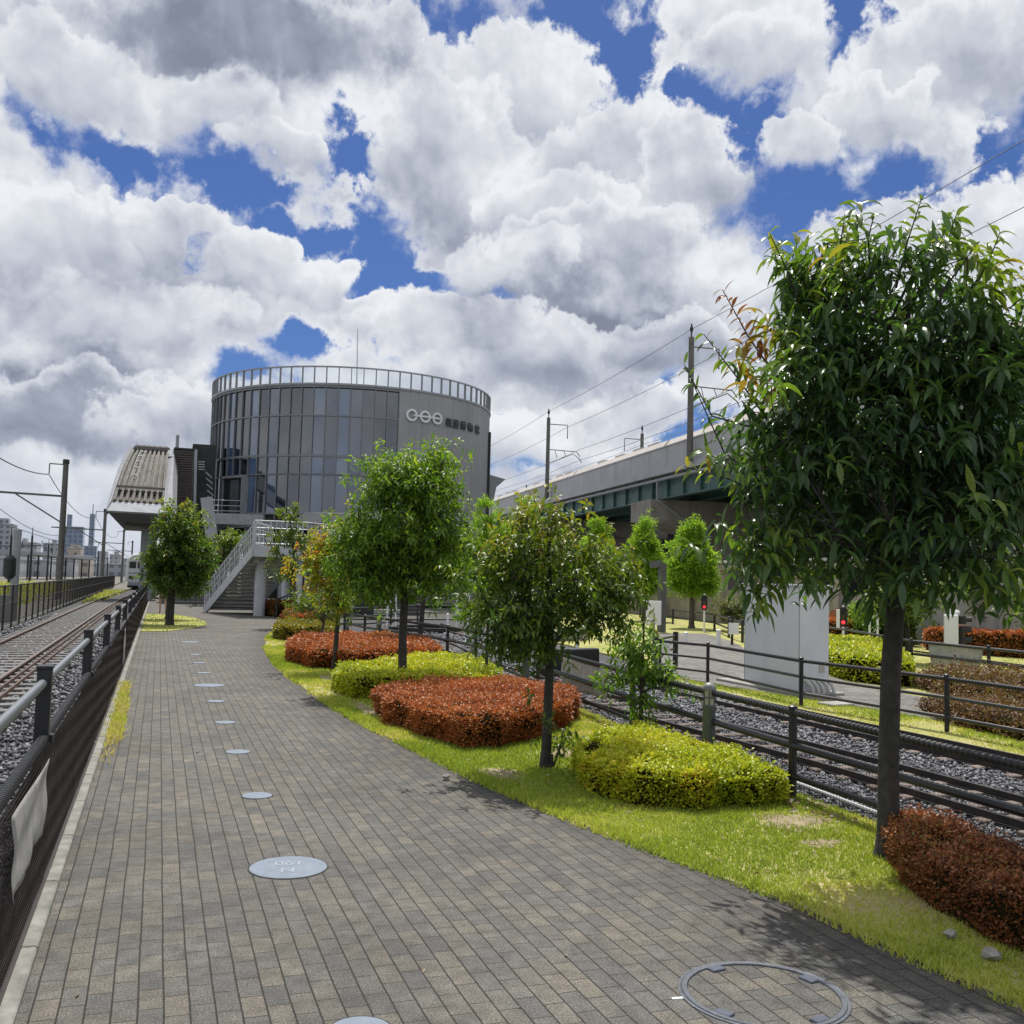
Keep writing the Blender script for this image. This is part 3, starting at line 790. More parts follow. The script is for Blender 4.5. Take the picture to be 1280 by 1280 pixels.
def mini_track(name, label, ctr, gauge, pitch=.42, ws=.95):
    t = root(name, label, 'railway track', (*ctr[0], 0)); S = spline(ctr, 8)
    for sgn in (-1, 1):
        pts = []
        for i, p in enumerate(S):
            d = (S[min(i+1, len(S)-1)]-S[max(i-1, 0)]).normalized(); pts.append(p+Vector((d.y, -d.x, 0))*sgn*gauge/2)
        b = MB(); rail_line(b, pts, .036, .07, .045)
        b.build('rail', m_darkrail, t)
    L = 0; nxt = 0; count = 0
    for i in range(len(S)-1):
        seg = (S[i+1]-S[i]).length; d = (S[i+1]-S[i]).normalized()
        while nxt < L+seg and count < 99:
            p = S[i]+d*(nxt-L); nn = Vector((d.y, -d.x, 0))
            MB().bbox((p.x, p.y, -.045), (ws, .12, .07), math.atan2(nn.y, nn.x), .008).build('sleeper', m_sleeper, t); nxt += pitch; count += 1
        L += seg
    return t
mini_track('miniature_track', 'narrow miniature railway track nearest the hedges', [(6.5, -1.), (6.5, 5.8), (6.5, 8.5), (6.3, 12.), (6.12, 16.), (6.3, 20.), (6.95, 25.), (7.7, 31.), (8.3, 36.)], .74)
mini_track('miniature_track', 'miniature railway track beside the grass strip and second fence', [(8.28, -1), (8.25, 8.), (8.18, 12.), (8.22, 16.), (8.4, 20.), (8.8, 25.), (9.5, 33.), (9.9, 37)], .66, .45)
mini_track('miniature_track', 'miniature railway track passing in front of the concrete wall on the right', [(18.6, 9), (18.9, 15), (19.5, 20.), (20.6, 25.), (22, 30), (23., 36)], .7, .5)
b = MB()
for k in range(2):
    pts = [(5.35+.05*k+.05*math.sin(y*.9+k), y, .0+.02*k) for y in np.linspace(3.2, 10., 30)]
    pts = [(p[0]+.12*(p[1]-6)/4, p[1], p[2]) for p in pts]
    b.tube(pts, .017, 8)
tag(b.build('cable_conduit', M('conduit_grey', (.42, .43, .45), .5, 0, .1, 8), None, True), 'two pale conduits lying on the ballast beside the near miniature track', 'cable')
b = MB(); b.lathe((8.5, 32.7, 0), [(1.2, -.02), (1.2, .12), (1.05, .12), (1.05, .02)], 40); tag(b.build('turntable', m_dark), 'dark round turntable pit at the far end of the miniature railway', 'turntable')
x_, y_ = G(705, 800); b = MB(); b.bbox((x_, y_, .1), (1.6, .7, .34), .5, .01); tag(b.build('platform_block', m_concd), 'low dark concrete block beside the far miniature track', 'concrete block')
x_, y_ = G(712, 842); b = MB(); b.bbox((x_, y_, .22), (1.35, .25, .5), .35, .02); tag(b.build('equipment_box', m_black), 'long black box on the ballast behind the tree with the rounded crown', 'equipment box')
x_, y_ = G(408, 792)
b = MB(); b.lathe((0, 0, 0), [(.42, -.25), (.42, .25)], 20); b.v = [(x_+v[2]*.9, y_+v[0]*.5, .42+v[1]) for v in b.v]
tag(b.build('barrel', M('dark_barrel', (.035, .025, .028), .5, 0, .3, 4), None, True), 'dark barrel lying behind the shrub tree at the bend of the path', 'barrel')

# ------------------------------------------------------------------ signals and small poles
def signal(x, y, h, label, face, white_back=False):
    t = root('railway_signal', label, 'railway signal', (x, y, 0), 'small colour-light signals')
    MB().tube([(x, y, -.05), (x, y, h-.35)], .035, 10).build('pole', m_white, t, True)
    d = Vector((-x, -y, 0)).normalized(); s = Vector((d.y, -d.x, 0)); a = math.atan2(s.y, s.x)
    b = MB(); pts = []
    for k in range(24):
        an = 2*math.pi*k/24; pts.append((math.cos(an)*.12, (.17 if math.sin(an) > 0 else -.17)+math.sin(an)*.12))
    c0 = Vector((x, y, h-.2)); n = len(pts)
    vs = [c0+s*p[0]+Vector((0, 0, p[1]))+d*.05 for p in pts]+[c0+s*p[0]+Vector((0, 0, p[1]))-d*.06 for p in pts]
    b.add(vs, [tuple(range(n)), tuple(range(2*n-1, n-1, -1))]+[(i, n+i, n+(i+1) % n, (i+1) % n) for i in range(n)])
    b.build('head', m_black, t)
    for k, (zz, mm) in enumerate(((.16, m_dark), (0., M('amber_off', (.12, .05, .015), .3, 0, .1, 5)), (-.16, m_red))):
        b = MB(); c = c0+Vector((0, 0, zz))+d*.053
        vs = [c+s*(.055*math.cos(2*math.pi*i/16))+Vector((0, 0, .055*math.sin(2*math.pi*i/16))) for i in range(16)]
        vs2 = [v+d*.012 for v in vs]; b.add(vs+vs2, [tuple(range(16, 32))]+[(i, (i+1) % 16, 16+(i+1) % 16, 16+i) for i in range(16)])
        lamp = b.build('lamp', mm, t)
        b = MB()
        for i in range(2, 15):
            a0 = math.pi*(i-2)/12-.0; a1 = math.pi*(i-1)/12
            if i < 14:
                p0 = c+s*(.062*math.cos(a0))+Vector((0, 0, .062*math.sin(a0))); p1 = c+s*(.062*math.cos(a1))+Vector((0, 0, .062*math.sin(a1)))
                b.quad(p0, p1, p1+d*.07, p0+d*.07)
        b.build('hood', m_black, lamp)
    b = MB(); b.lathe((x, y, h+.09), [(.02, -.03), (.035, 0), (.02, .05)], 8); b.build('finial', m_white, t)
    return t
x_, y_ = G(880, 790); signal(x_, y_, 1.3, 'black oval signal showing red beside the feathery tree trunk', 0)
x_, y_ = G(1054, 810); t = signal(x_, y_, 1.12, 'black oval signal showing red between the grey cabinet and the main trunk', 0)
MB().bbox((x_-.17, y_+.02, .86), (.10, .05, .55), -.6, .01).build('backing_plate', m_white, t)
x_, y_ = 17.21, 18.29
t = root('railway_signal', 'white boxed signal with three dark hoods seen from the side, right of the main trunk', 'railway signal', (x_, y_, 0), 'small colour-light signals')
MB().tube([(x_, y_, -.05), (x_, y_, .55)], .07, 12).build('pole', m_white, t, True)
MB().bbox((x_-.02, y_, .86), (.30, .26, .72), -.72, .02).build('housing', m_white, t)
b = MB(); b.tube([(x_-.03, y_, 1.22), (x_-.03, y_, 1.34)], .06, 10); b.lathe((x_+.12, y_-.02, 1.25), [(.07, -.03), (.08, .03), (.04, .08)], 12); b.build('cap', m_white, t, True)
for k in range(3):
    z = 1.1-.23*k; c = Vector((x_+.17, y_-.14, z)); d = Vector((.75, -.66, 0)); s = Vector((.66, .75, 0)); b = MB()
    for i in range(12):
        a0 = -math.pi*.15+math.pi*1.3*i/12; a1 = a0+math.pi*1.3/12
        q = [c+s*(.085*math.cos(a))+Vector((0, 0, .085*math.sin(a))) for a in (a0, a1)]
        b.quad(q[0], q[1], q[1]+d*.2, q[0]+d*.2)
    b.lathe((c.x, c.y, c.z), [(.09, -.09), (.09, .09)], 12); b.build('hood', m_black, t)
b = MB(); b.bbox((x_-.25, y_+.05, -.02), (1.7, .5, .1), .3, .01)
def pole_sign(px, py, h, label, diamond=False, r=.03, col=None):
    x, y = G(px, py); t = root('marker_post', label, 'marker post', (x, y, 0), 'white marker posts of the miniature railway')
    MB().tube([(x, y, -.05), (x, y, h-(.1 if diamond else 0))], r, 8).build('pole', m_white, t, True)
    if diamond:
        d = Vector((-x, -y, 0)).normalized(); s = Vector((d.y, -d.x, 0)); c = Vector((x, y, h)); z = Vector((0, 0, 1)); q = .13
        b = MB(); vs = [c+s*q, c+z*q, c-s*q, c-z*q]; vs += [v-d*.02 for v in vs]
        b.add(vs, [(0, 1, 2, 3), (7, 6, 5, 4), (0, 4, 5, 1), (1, 5, 6, 2), (2, 6, 7, 3), (3, 7, 4, 0)]); pl = b.build('diamond_plate', m_white, t)
        c = c+d*.004; q2 = .075; b = MB(); b.quad(c+s*q2, c+z*q2, c-s*q2, c-z*q2)
        b.build('diamond_mark', m_black, pl)
    else:
        MB().lathe((x, y, h), [(r*1.2, -.02), (r*1.25, .0), (r*.5, .02)], 8).build('cap', m_white, t)
    return t
pole_sign(483.5, 787, .92, 'white post with a diamond plate beside the tall white post in the far ballast', True)
pole_sign(494, 788, 1.5, 'tall plain white post beside the diamond-plate post')
pole_sign(501, 789, .85, 'short white post half hidden by the bright green tree trunk')
pole_sign(559, 792, .62, 'white post above the black fence right of the bright green tree', r=.04)
pole_sign(721, 822, .75, 'white post in front of the low dark concrete block', r=.035)
pole_sign(1087, 815, 1.0, 'white post with a diamond plate left of the main trunk', True)
pole_sign(1097, 815, 1.15, 'plain white post just left of the main trunk')
pole_sign(1260, 817, .34, 'short white stub post in front of the concrete wall at the right', r=.09)
pole_sign(857, 803, .3, 'white stub post by the grass bank of the feathery tree', r=.06)
pole_sign(898, 805, .42, 'white and black stub post beside the walkway, left of the cabinet', r=.07)
x0, y0 = G(574, 784); t = root('ladder_post', 'pair of white posts joined by rungs beyond the bright green tree', 'ladder', (x0, y0, 0))
for dx in (-.12, .32): MB().tube([(x0+dx, y0, -.05), (x0+dx, y0-.05, 1.25)], .045, 8).build('pole', m_white, t, True)
b = MB()
for z in (.35, .62, .9): b.beam((x0-.12, y0, z), (x0+.32, y0-.05, z), .03, .05)
b.build('rung', m_white, t)
x_, y_ = G(817, 800); t = root('sign_board', 'blank pale sign board on posts between the sapling and the dark gate frame', 'sign', (x_, y_, 0))
c = A(817, 766, math.hypot(x_, y_)); MB().bbox((c.x, c.y, c.z), (.48, .05, .75), -CA, .01).build('board', m_white, t)
MB().tube([(x_, y_, -.05), (x_, y_, c.z)], .04, 8).build('pole', m_greyst, t)
x_, y_ = G(826, 790); d_ = math.hypot(x_, y_); t = root('portal', 'dark grey steel portal frame behind the trees in front of the concrete wall', 'gate frame', (x_, y_, 0))
p0 = A(828, 790, d_); p1 = A(828, 704, d_); p2 = A(812, 706, d_)
b = MB(); b.beam((p1.x, p1.y, -.1), p1, .24, .24); b.beam(p1, p2, .2, .24); b.build('frame', M('portal_grey', (.085, .09, .10), .5, .1), t)
x_, y_ = G(955, 806); t = root('track_notice', 'small white notice on a black post beside the pale shrub', 'notice', (x_, y_, 0))
x_, y_ = G(915, 806); t.location = (x_, y_, 0); d_ = math.hypot(x_, y_)
MB().tube([(x_, y_, -.05), (x_, y_, .85)], .04, 8).build('pole', m_black, t)
MB().bbox((x_+.02, y_-.05, .48), (.3, .03, .34), -CA, .005).build('board', m_white, t)

# ------------------------------------------------------------------ equipment cabinet
t = root('equipment_cabinet', 'tall pale grey steel cabinet beside the walkway behind the three-rail fence', 'cabinet', (10.2, 14.7, 0))
b = MB(); b.bbox((10.22, 14.7, .9), (.58, 1.64, 1.72), 0, .012); b.build('housing', m_cab, t)
MB().bbox((10.22, 14.7, 1.775), (.66, 1.72, .035), 0, .008).build('lid', m_cab, t)
MB().bbox((10.16, 14.85, .0), (.9, 2.5, .1), 0, .01).build('plinth', m_conc, t)
b = MB()
for y in (13.89, 15.5): b.bbox((9.928, y, .9), (.006, .012, 1.66), 0, .001)
b.build('door_seam', m_greyst, t)
MB().bbox((10.36, 13.872, .42), (.10, .02, .13), 0, .004).build('socket_box', M('beige_plastic', (.40, .38, .33), .5), t)
for k in range(5):
    x = 10.02+.10*k; pts = [(x, 13.9, .22), (x+.0, 13.78, .22), (x+.02, 13.70, .15), (x+.04, 13.68, .05), (x+.05, 13.66, -.06)]
    MB().tube(pts, .028, 8).build('conduit', M('conduit_pale', (.45, .45, .44), .5, 0, .1, 9), t, True)
MB().bbox((9.0+.5, 12.3, .015), (.45, .32, .03), .2, .008)
tag(MB().bbox((9.62, 12.55, .01), (.42, .34, .05), .15, .01).build('drain_lid', m_conc), 'flat pale concrete lid in the grass behind the three-rail fence', 'concrete lid')

# ------------------------------------------------------------------ LEFT: full-size track, fence, yard
def lx(y): return 0 if y < 42 else .00019*(y-42)**2
lt = root('railway_track', 'rusty full-size railway track running along the left railing to the train', 'railway track', (-2.8, 3, -.1))
ys = list(np.arange(-2, 126, 2.))
for x, mat_, w, h in ((-3.42, m_rust, .065, .14), (-2.28, m_rust, .065, .14)):
    b = MB()
    for i in range(len(ys)-1):
        p, q = (x+lx(ys[i]), ys[i]), (x+lx(ys[i+1]), ys[i+1])
        b.mi = 0; b.beam((*p, -.075), (*q, -.075), .02, .11); b.beam((*p, -.127), (*q, -.127), .125, .016); b.beam((*p, -.022), (*q, -.022), w, .028)
        b.mi = 1; b.beam((*p, -.0065), (*q, -.0065), w*.6, .006)
    b.build('rail', [m_rust, m_railtop], lt)
for x in (-2.12, -1.97, -1.57):
    b = MB()
    for i in range(len(ys)-1):
        b.beam((x+lx(ys[i]), ys[i], -.06), (x+lx(ys[i+1]), ys[i+1], -.06), .03, .07)
    b.build('guard_rail', m_rust, lt)
for k in range(98):
    y = 3.+k*.62; MB().bbox((-2.75+lx(y), y, -.135), (2.1, .2, .12), 0, .01).build('sleeper', m_sleeperc, lt)
def fx(y): return -4.42-.0055*(y-30)
ff = root('boundary_fence', 'dark mesh boundary fence on the far side of the full-size track', 'fence', (-4.4, 4, -.2))
b = MB(); k = 0
for y in np.arange(4, 128, 2.):
    MB().bbox((fx(y), y, .48), (.06, .06, 1.44), 0, .006).build('post', m_black, ff); k += 1
b = MB()
for z in (1.16, .6, -.05):
    b.tube([(fx(y), y, z) for y in np.arange(4, 129, 4.)], .03 if z > 1 else .018, 6)
b.build('rail', m_black, ff)
b = MB()
for z in np.arange(0., 1.14, .13): b.tube([(fx(y), y, z) for y in np.arange(4, 129, 4.)], .005, 3, False)
for y in np.arange(10, 128, .13): b.beam((fx(y), y, -.05), (fx(y), y, 1.15), .008, .008)
b.build('mesh_panel', m_net, ff)

def catpole(dist, top, label, arm=True, pxs=None):
    x, y = -6.0, math.sqrt(dist*dist-36)
    t = root('catenary_pole', label, 'catenary pole', (x, y, -.2), 'concrete catenary poles along the yard')
    h = top
    MB().tube([(x, y, -.3), (x, y, h)], [.215, .165], 14).build('pole', m_concpole, t, True)
    MB().lathe((x, y, h), [(.2, -.25), (.2, .02), (.12, .05)], 14).build('cap', m_dark, t)
    b = MB(); b.tube([(x, y, h-.3), (x-.95, y-.1, h-.3)], .04, 6); b.tube([(x-.95, y-.1, h-.3), (x-.95, y-.1, h-.95)], .035, 6)
    b.build('feeder_bracket', m_concpole, t)
    if arm:
        z = h-2.35
        b = MB(); b.beam((x, y, z), (x-5.4, y-.3, z+.1), .09, .13); b.beam((x, y, z-1.75), (x-2.8, y-.15, z), .08, .09)
        b.build('arm', m_concpole, t)
        b = MB()
        for dz in (.15, .3, .45): b.lathe((x-3.9, y-.2, z-dz), [(.03, -.05), (.09, 0), (.03, .05)], 8)
        b.tube([(x-3.9, y-.2, z), (x-3.9, y-.2, z-.7)], .02, 5); b.build('insulator', m_dark, t)
    return t
catpole(70, 8.75, 'nearest and tallest concrete catenary pole with a long arm over the yard')
catpole(120, 8.55, 'second concrete catenary pole with arm, left of the canopy building')
catpole(182, 8.7, 'third concrete catenary pole, seen above the train roof')
catpole(240, 8.5, 'farthest concrete catenary pole, just left of the canopy pillar')
def sag(p, q, s, n=14):
    p = Vector(p); q = Vector(q)
    return [p+(q-p)*(i/n)+Vector((0, 0, -s*4*(i/n)*(1-i/n))) for i in range(n+1)]
Y1, Y2, Y3, Y4 = 69.7, 119.8, 181.9, 239.9
def wire(name, label, pts, r):
    b = MB(); b.tube(pts, r, 4, False); return tag(b.build(name, m_dark), label, 'wire')
wire('feeder_wire', 'sagging feeder wire strung between the brackets of the left poles', sag((-6.95, 18, 7.7), (-6.95, Y1-.1, 7.75), 1.2)+sag((-6.95, Y1-.1, 7.75), (-6.95, Y2, 7.6), 1.0)+sag((-6.95, Y2, 7.6), (-6.95, Y3, 7.7), 1.1), .03)
wire('contact_wire', 'upper catenary wire under the left pole arms', sag((-9.9, 18, 5.4), (-9.9, Y1, 5.6), .7)+sag((-9.9, Y1, 5.6), (-9.9, Y2, 5.5), .7)+sag((-9.9, Y2, 5.5), (-9.9, Y3, 5.6), .7), .025)
wire('contact_wire', 'lower contact wire under the left pole arms', [(-9.9, 18, 4.5), (-9.9, Y1, 4.6), (-9.9, Y2, 4.5), (-9.9, Y3, 4.6)], .025)

def yardpole(px, top, dist, label, cross=True):
    p = A(px, top, dist); t = root('yard_pole', label, 'pole', (p.x, p.y, -.3), 'thin dark poles in the yard')
    MB().tube([(p.x, p.y, -.3), p], [.16, .11], 8).build('pole', m_dark, t, True)
    b = MB()
    if cross: b.beam((p.x-1.5, p.y, p.z-1.2), (p.x+1.5, p.y, p.z-1.2), .1, .1); b.beam((p.x-1.0, p.y, p.z-1.1), (p.x-1.0, p.y, p.z-.6), .08, .08); b.beam((p.x+1.1, p.y, p.z-1.1), (p.x+1.1, p.y, p.z-.6), .08, .08)
    else: b.beam((p.x, p.y, p.z-.4), (p.x-1.2, p.y, p.z-.4), .08, .08)
    b.tube([p, (p.x, p.y, p.z+.9)], .05, 5)
    b.build('crossarm', m_dark, t); return t
yardpole(14.5, 669, 120, 'thin dark yard pole with crossarm at the left edge')
yardpole(40.5, 669, 130, 'thin dark yard pole with crossarm between the left edge and the nearest concrete pole')
yardpole(61, 681, 170, 'smaller yard pole just left of the nearest concrete pole', False)
yardpole(65, 686, 200, 'shortest yard pole, touching the nearest concrete pole', False)
yardpole(123, 694, 190, 'yard pole just left of the second concrete pole', False)
yardpole(135, 696, 230, 'yard pole just right of the second concrete pole', False)
p = A(20, 700, 40); t = root('yard_signal', 'grey mast with a black signal head behind the far fence', 'railway signal', (p.x, p.y, -.2))
MB().tube([(p.x, p.y, -.3), (p.x, p.y, 3.1)], .14, 10).build('mast', m_greyst, t, True)
b = MB(); b.lathe((p.x-.18, p.y-.1, 1.75), [(.1, -.42), (.22, -.3), (.22, .3), (.1, .42)], 14); b.build('signal_head', m_black, t, True)
b = MB(); b.bbox((p.x-.35, p.y-.2, .25), (.7, .5, 1.0), 0, .02); b.build('relay_box', m_greyst, t)

# train
ty = 108.; tx = -2.75+lx(ty)+.1
t = root('train', 'white commuter train standing on the curving track behind the island tree', 'train', (tx, ty, -.1))
def tsec(zs, w):
    return [(-w, zs), (w, zs)]
hw = 1.42
prof = [(-hw, .55), (hw, .55), (hw, 2.55), (hw-.12, 2.95), (hw-.5, 3.3), (0, 3.42), (-hw+.5, 3.3), (-hw+.12, 2.95), (-hw, 2.55)]
b = MB(); n = len(prof); K = []
for yy, sc_, dz in ((ty, .86, .0), (ty+.35, .97, 0), (ty+.8, 1., 0), (ty+20, 1., 0), (ty+40, 1., 0)):
    K.append([(tx+p[0]*sc_+lx(yy)-lx(ty), yy, .1+p[1]*(1 if sc_ > .9 else .98)) for p in prof])
vs = sum(K, []); fs = [tuple(range(n))]
for k in range(len(K)-1):
    for i in range(n): fs.append((k*n+i, k*n+(i+1) % n, (k+1)*n+(i+1) % n, (k+1)*n+i))
b.add(vs, fs); b.build('body', M('train_white', (.52, .53, .53), .4, 0, .08, 1), t)
for dx, w in ((-.75, .5), (.05, .55), (.8, .45)):
    MB().bbox((tx+dx, ty-.02, 2.35), (w+.12, .05, .66), 0, .03).build('windscreen', m_dark, t)
MB().bbox((tx, ty-.04, 1.55), (2.2, .04, .10), 0, .01).build('stripe', M('train_grey', (.2, .22, .25), .5), t)
for dx in (-.85, .85):
    b = MB(); b.bbox((tx+dx, ty-.05, 1.1), (.42, .05, .3), 0, .03); b.build('headlight', m_dark, t)
MB().bbox((tx, ty+.1, .45), (2.3, .3, .35), 0, .03).build('skirt', m_greyst, t)
MB().bbox((tx, ty+.25, .2), (2.4, .3, .22), 0, .03).build('coupler_guard', m_dark, t)
b = MB()
for yy in (ty+2.2, ty+16): b.bbox((tx, yy, .32), (2.2, 3., .6), 0, .05)
b.build('bogie', m_dark, t)

# ------------------------------------------------------------------ skyline across the yard
def win_mat(name, wall, glass, sx=3., sz=3., fx_=.6, fz=.5, rough=.5):
    """facade: storeys of windows laid out on the wall"""
    m = bpy.data.materials.new(name); nt = NT(m)
    tc = N(nt, 'ShaderNodeTexCoord'); s = N(nt, 'ShaderNodeSeparateXYZ'); nt.links.new(tc.outputs['Object'], s.inputs[0])
    h = math_n(nt, 'ADD', s.outputs[0], math_n(nt, 'MULTIPLY', s.outputs[1], 1.))
    u = math_n(nt, 'FRACT', math_n(nt, 'DIVIDE', h, sx)); v = math_n(nt, 'FRACT', math_n(nt, 'DIVIDE', s.outputs[2], sz))
    k = math_n(nt, 'MULTIPLY', math_n(nt, 'LESS_THAN', u, fx_), math_n(nt, 'LESS_THAN', v, fz))
    wn = noise(nt, tc.outputs['Object'], .08, 3, .6)
    w2 = mixc(nt, .4, wall, mixc(nt, 1., wall, ramp(nt, wn.outputs[0], [(.3, .7), (.7, 1.3)]), 'MULTIPLY'))
    p = principled(nt, mixc(nt, k, w2, glass), rough, 0, .5)
    out(nt, p.outputs[0]); return m
m_fac1 = win_mat('facade_blue_glass', (.20, .25, .33), (.12, .17, .25), 4, 4, .7, .7, .2)
m_fac2 = win_mat('facade_grey', (.30, .32, .36), (.12, .14, .18), 3, 3, .5, .5)
m_fac3 = win_mat('facade_white', (.36, .37, .40), (.15, .17, .2), 3, 3, .45, .45)
m_fac4 = win_mat('facade_beige', (.38, .33, .28), (.16, .15, .15), 4, 3, .4, .4)
def bld(px0, px1, top, dist, mat, label, name='office_building', roof=None, depth=20.):
    p = A((px0+px1)/2, top, dist); a = A(px0, top, dist); c = A(px1, top, dist); w = (c-a).length
    t = root(name, label, 'building', (p.x, p.y, -.3), 'buildings on the skyline')
    MB().box((p.x, p.y+depth/2, (p.z-.3)/2), (w, depth, p.z+.3), 0).build('wall', mat, t)
    rf = MB().bbox((p.x, p.y+depth/2, p.z+.3), (w*1.02, depth*1.02, .6), 0, .1).build('roof', m_greyst, t)
    if roof:
        for (fx0, fw, hh) in roof: MB().box((p.x+w*fx0, p.y+depth*.4, p.z+.6+hh/2), (w*fw, depth*.4, hh)).build('roof_plant', mat, rf)
    return t
bld(-30, 16, 655, 620, m_fac2, 'grey apartment tower at the left edge of the skyline', 'apartment_tower', [(.2, .3, 3)])
bld(81, 104.5, 659, 900, m_fac1, 'blue glass office tower with a round mast on its roof', 'office_tower', [(-.3, .25, 10)])
bld(112.5, 118.5, 643, 1300, m_fac1, 'slim tall tower with an antenna above the skyline', 'slim_tower', [(0, .15, 12)])
bld(105, 121, 683, 1000, m_fac1, 'low blue block at the foot of the slim tower', 'office_building')
bld(84, 101, 686, 520, m_fac4, 'beige building in front of the blue glass tower', 'office_building', [(0, .7, 1.5)])
bld(22, 46, 679, 560, m_fac3, 'white apartment block right of the grey apartment tower', 'apartment_block', [(-.2, .2, 2)])
bld(54, 72, 680, 600, m_fac2, 'grey block just left of the nearest concrete pole', 'apartment_block', [(.2, .3, 2)])
bld(122, 133, 690, 700, m_fac2, 'small grey block beside the second concrete pole', 'apartment_block')
bld(137, 151, 694, 650, m_fac3, 'white low-rise behind the third concrete pole', 'apartment_block', [(.1, .4, 2)])
bld(150, 175, 699, 800, m_fac2, 'low grey housing far behind the train', 'apartment_block')
bld(-40, 22, 699, 260, m_fac3, 'long white depot shed at the left edge of the yard', 'depot_shed')
bld(24, 62, 702, 280, m_fac3, 'white depot shed with a grey roof in the middle of the yard', 'depot_shed')
bld(63, 92, 701, 300, m_fac3, 'white shed behind the nearest concrete pole', 'depot_shed', [(.1, .3, 1)])
bld(93, 113, 697, 330, m_fac4, 'brown low building in the middle of the yard skyline', 'depot_shed')
bld(114, 160, 706, 380, m_fac2, 'long grey low building at the far end of the yard', 'depot_shed')
t = root('station_roof', 'long dark platform roof on posts across the yard', 'platform roof', (-30, 190, 0))
b = MB(); p = A(22, 691, 190); q = A(112, 699, 230); b.beam(p, q, 6., .5); b.build('roof', m_greyst, t)
b = MB()
for k in range(9):
    c = p+(q-p)*(k/8); b.beam((c.x, c.y, -.3), c, .25, .25)
b.build('post', m_dark, t)

# ------------------------------------------------------------------ MUSEUM: round building
CX, CY, CRD = 14.07, 78.75, 10.83
mu = root('museum_building', 'round museum building with glass curtain wall, ring emblem and roof parapet of panels', 'building', (CX, CY, 0))
def ang_of(px):
    d = ray(px, 600); d = Vector((d.x, d.y)).normalized(); c = Vector((CX, CY)); b_ = d.dot(c); disc_ = b_*b_-(c.length_squared-CRD*CRD)
    t_ = b_-math.sqrt(max(0, disc_)); p = d*t_-c; return math.atan2(p.y, p.x)
def cp(a, r, z): return (CX+r*math.cos(a), CY+r*math.sin(a), z)
aJ = ang_of(495.5)           # glass / concrete joint
da = 2*math.pi/80
a_gl0 = aJ-da*46             # glass runs clockwise from the joint round the left side
m_glass = None
def glass_mat(name, tint, blind=.25):
    m = bpy.data.materials.new(name); nt = NT(m)
    g = N(nt, 'ShaderNodeNewGeometry')
    c = ramp(nt, g.outputs['Random Per Island'], [(0., tuple(x*.5 for x in tint)), (.5, tint), (.75, tuple(x*2.6 for x in tint)), (1., tuple(min(.3, x*5.) for x in tint))])
    tc = N(nt, 'ShaderNodeTexCoord'); n1 = noise(nt, tc.outputs['Object'], .35, 3, .5)
    c = mixc(nt, .6, c, mixc(nt, 1., c, ramp(nt, n1.outputs[0], [(.3, .4), (.7, 1.7)]), 'MULTIPLY'))
    p = principled(nt, c, .04, 0, .9); p.inputs['IOR'].default_value = 1.8
    n2 = noise(nt, tc.outputs['Object'], .8, 2, .5)
    nt.links.new(bump(nt, n2.outputs[0], .06, .03), p.inputs['Normal'])
    out(nt, p.outputs[0]); return m
m_gl = glass_mat('curtain_glass', (.012, .021, .038))
m_mull = M('mullion_grey', (.20, .21, .23), .5, .3, .1, 2)
ZT = [5.95, 8.7, 10.0, 12.8, 14.75]
rr = random.Random(3)
for k in range(4):
    b = MB()
    for i in range(46):
        a0 = aJ-da*i-.0035; a1 = aJ-da*(i+1)+.0035
        j = rr.uniform(-.012, .012); j2 = rr.uniform(-.012, .012)
        b.quad(cp(a1, CRD-.05+j, ZT[k]+.06), cp(a0, CRD-.05-j, ZT[k]+.06), cp(a0, CRD-.05-j+j2, ZT[k+1]-.06), cp(a1, CRD-.05+j+j2, ZT[k+1]-.06))
    b.build('glass_band', m_gl, mu)
b = MB()
for i in range(47):
    a = aJ-da*i
    p = cp(a, CRD-.0, 5.3); q = cp(a, CRD-.0, 15.0); w = .055; tdir = (-math.sin(a)*w/2, math.cos(a)*w/2); rd = (math.cos(a)*.06, math.sin(a)*.06)
    vs = []
    for z in (5.3, 15.0):
        for s1, s2 in ((-1, -1), (1, -1), (1, 1), (-1, 1)):
            vs.append((p[0]+tdir[0]*s1+rd[0]*s2, p[1]+tdir[1]*s1+rd[1]*s2, z))
    b.add(vs, [(3, 2, 1, 0), (4, 5, 6, 7), (0, 1, 5, 4), (1, 2, 6, 5), (2, 3, 7, 6), (3, 0, 4, 7)])
b.build('mullion', m_mull, mu)
def ring(b, a0, a1, r0, r1, z0, z1, n=80):
    vs = []; fs = []
    for i in range(n+1):
        a = a0+(a1-a0)*i/n
        vs += [cp(a, r0, z0), cp(a, r1, z0), cp(a, r1, z1), cp(a, r0, z1)]
    for i in range(n):
        for k in range(4): fs.append((i*4+k, i*4+(k+1) % 4, (i+1)*4+(k+1) % 4, (i+1)*4+k))
    fs += [(0, 1, 2, 3), (n*4+3, n*4+2, n*4+1, n*4)]
    b.add(vs, fs)
b = MB()
for z, hgt in ((5.95, .12), (8.7, .07), (10.0, .16), (12.8, .10), (14.85, .18)): ring(b, aJ, aJ-da*46, CRD-.12, CRD+.045, z-hgt/2, z+hgt/2)
b.build('transom', m_mull, mu)
b = MB(); ring(b, aJ+.002, aJ+da*34, CRD-.5, CRD+.05, 0., 14.98, 90); b.build('concrete_wall', M('wall_grey_render', (.30, .305, .33), .7, 0, .07, .5, .1, 20, streak=True, dirt=(.215, .22, .24)), mu)
b = MB()
for z in (12.35, 9.6, 6.9): ring(b, aJ+.004, aJ+da*33.9, CRD+.045, CRD+.056, z-.018, z+.018, 90)
b.build('wall_joint', m_greyst, mu)
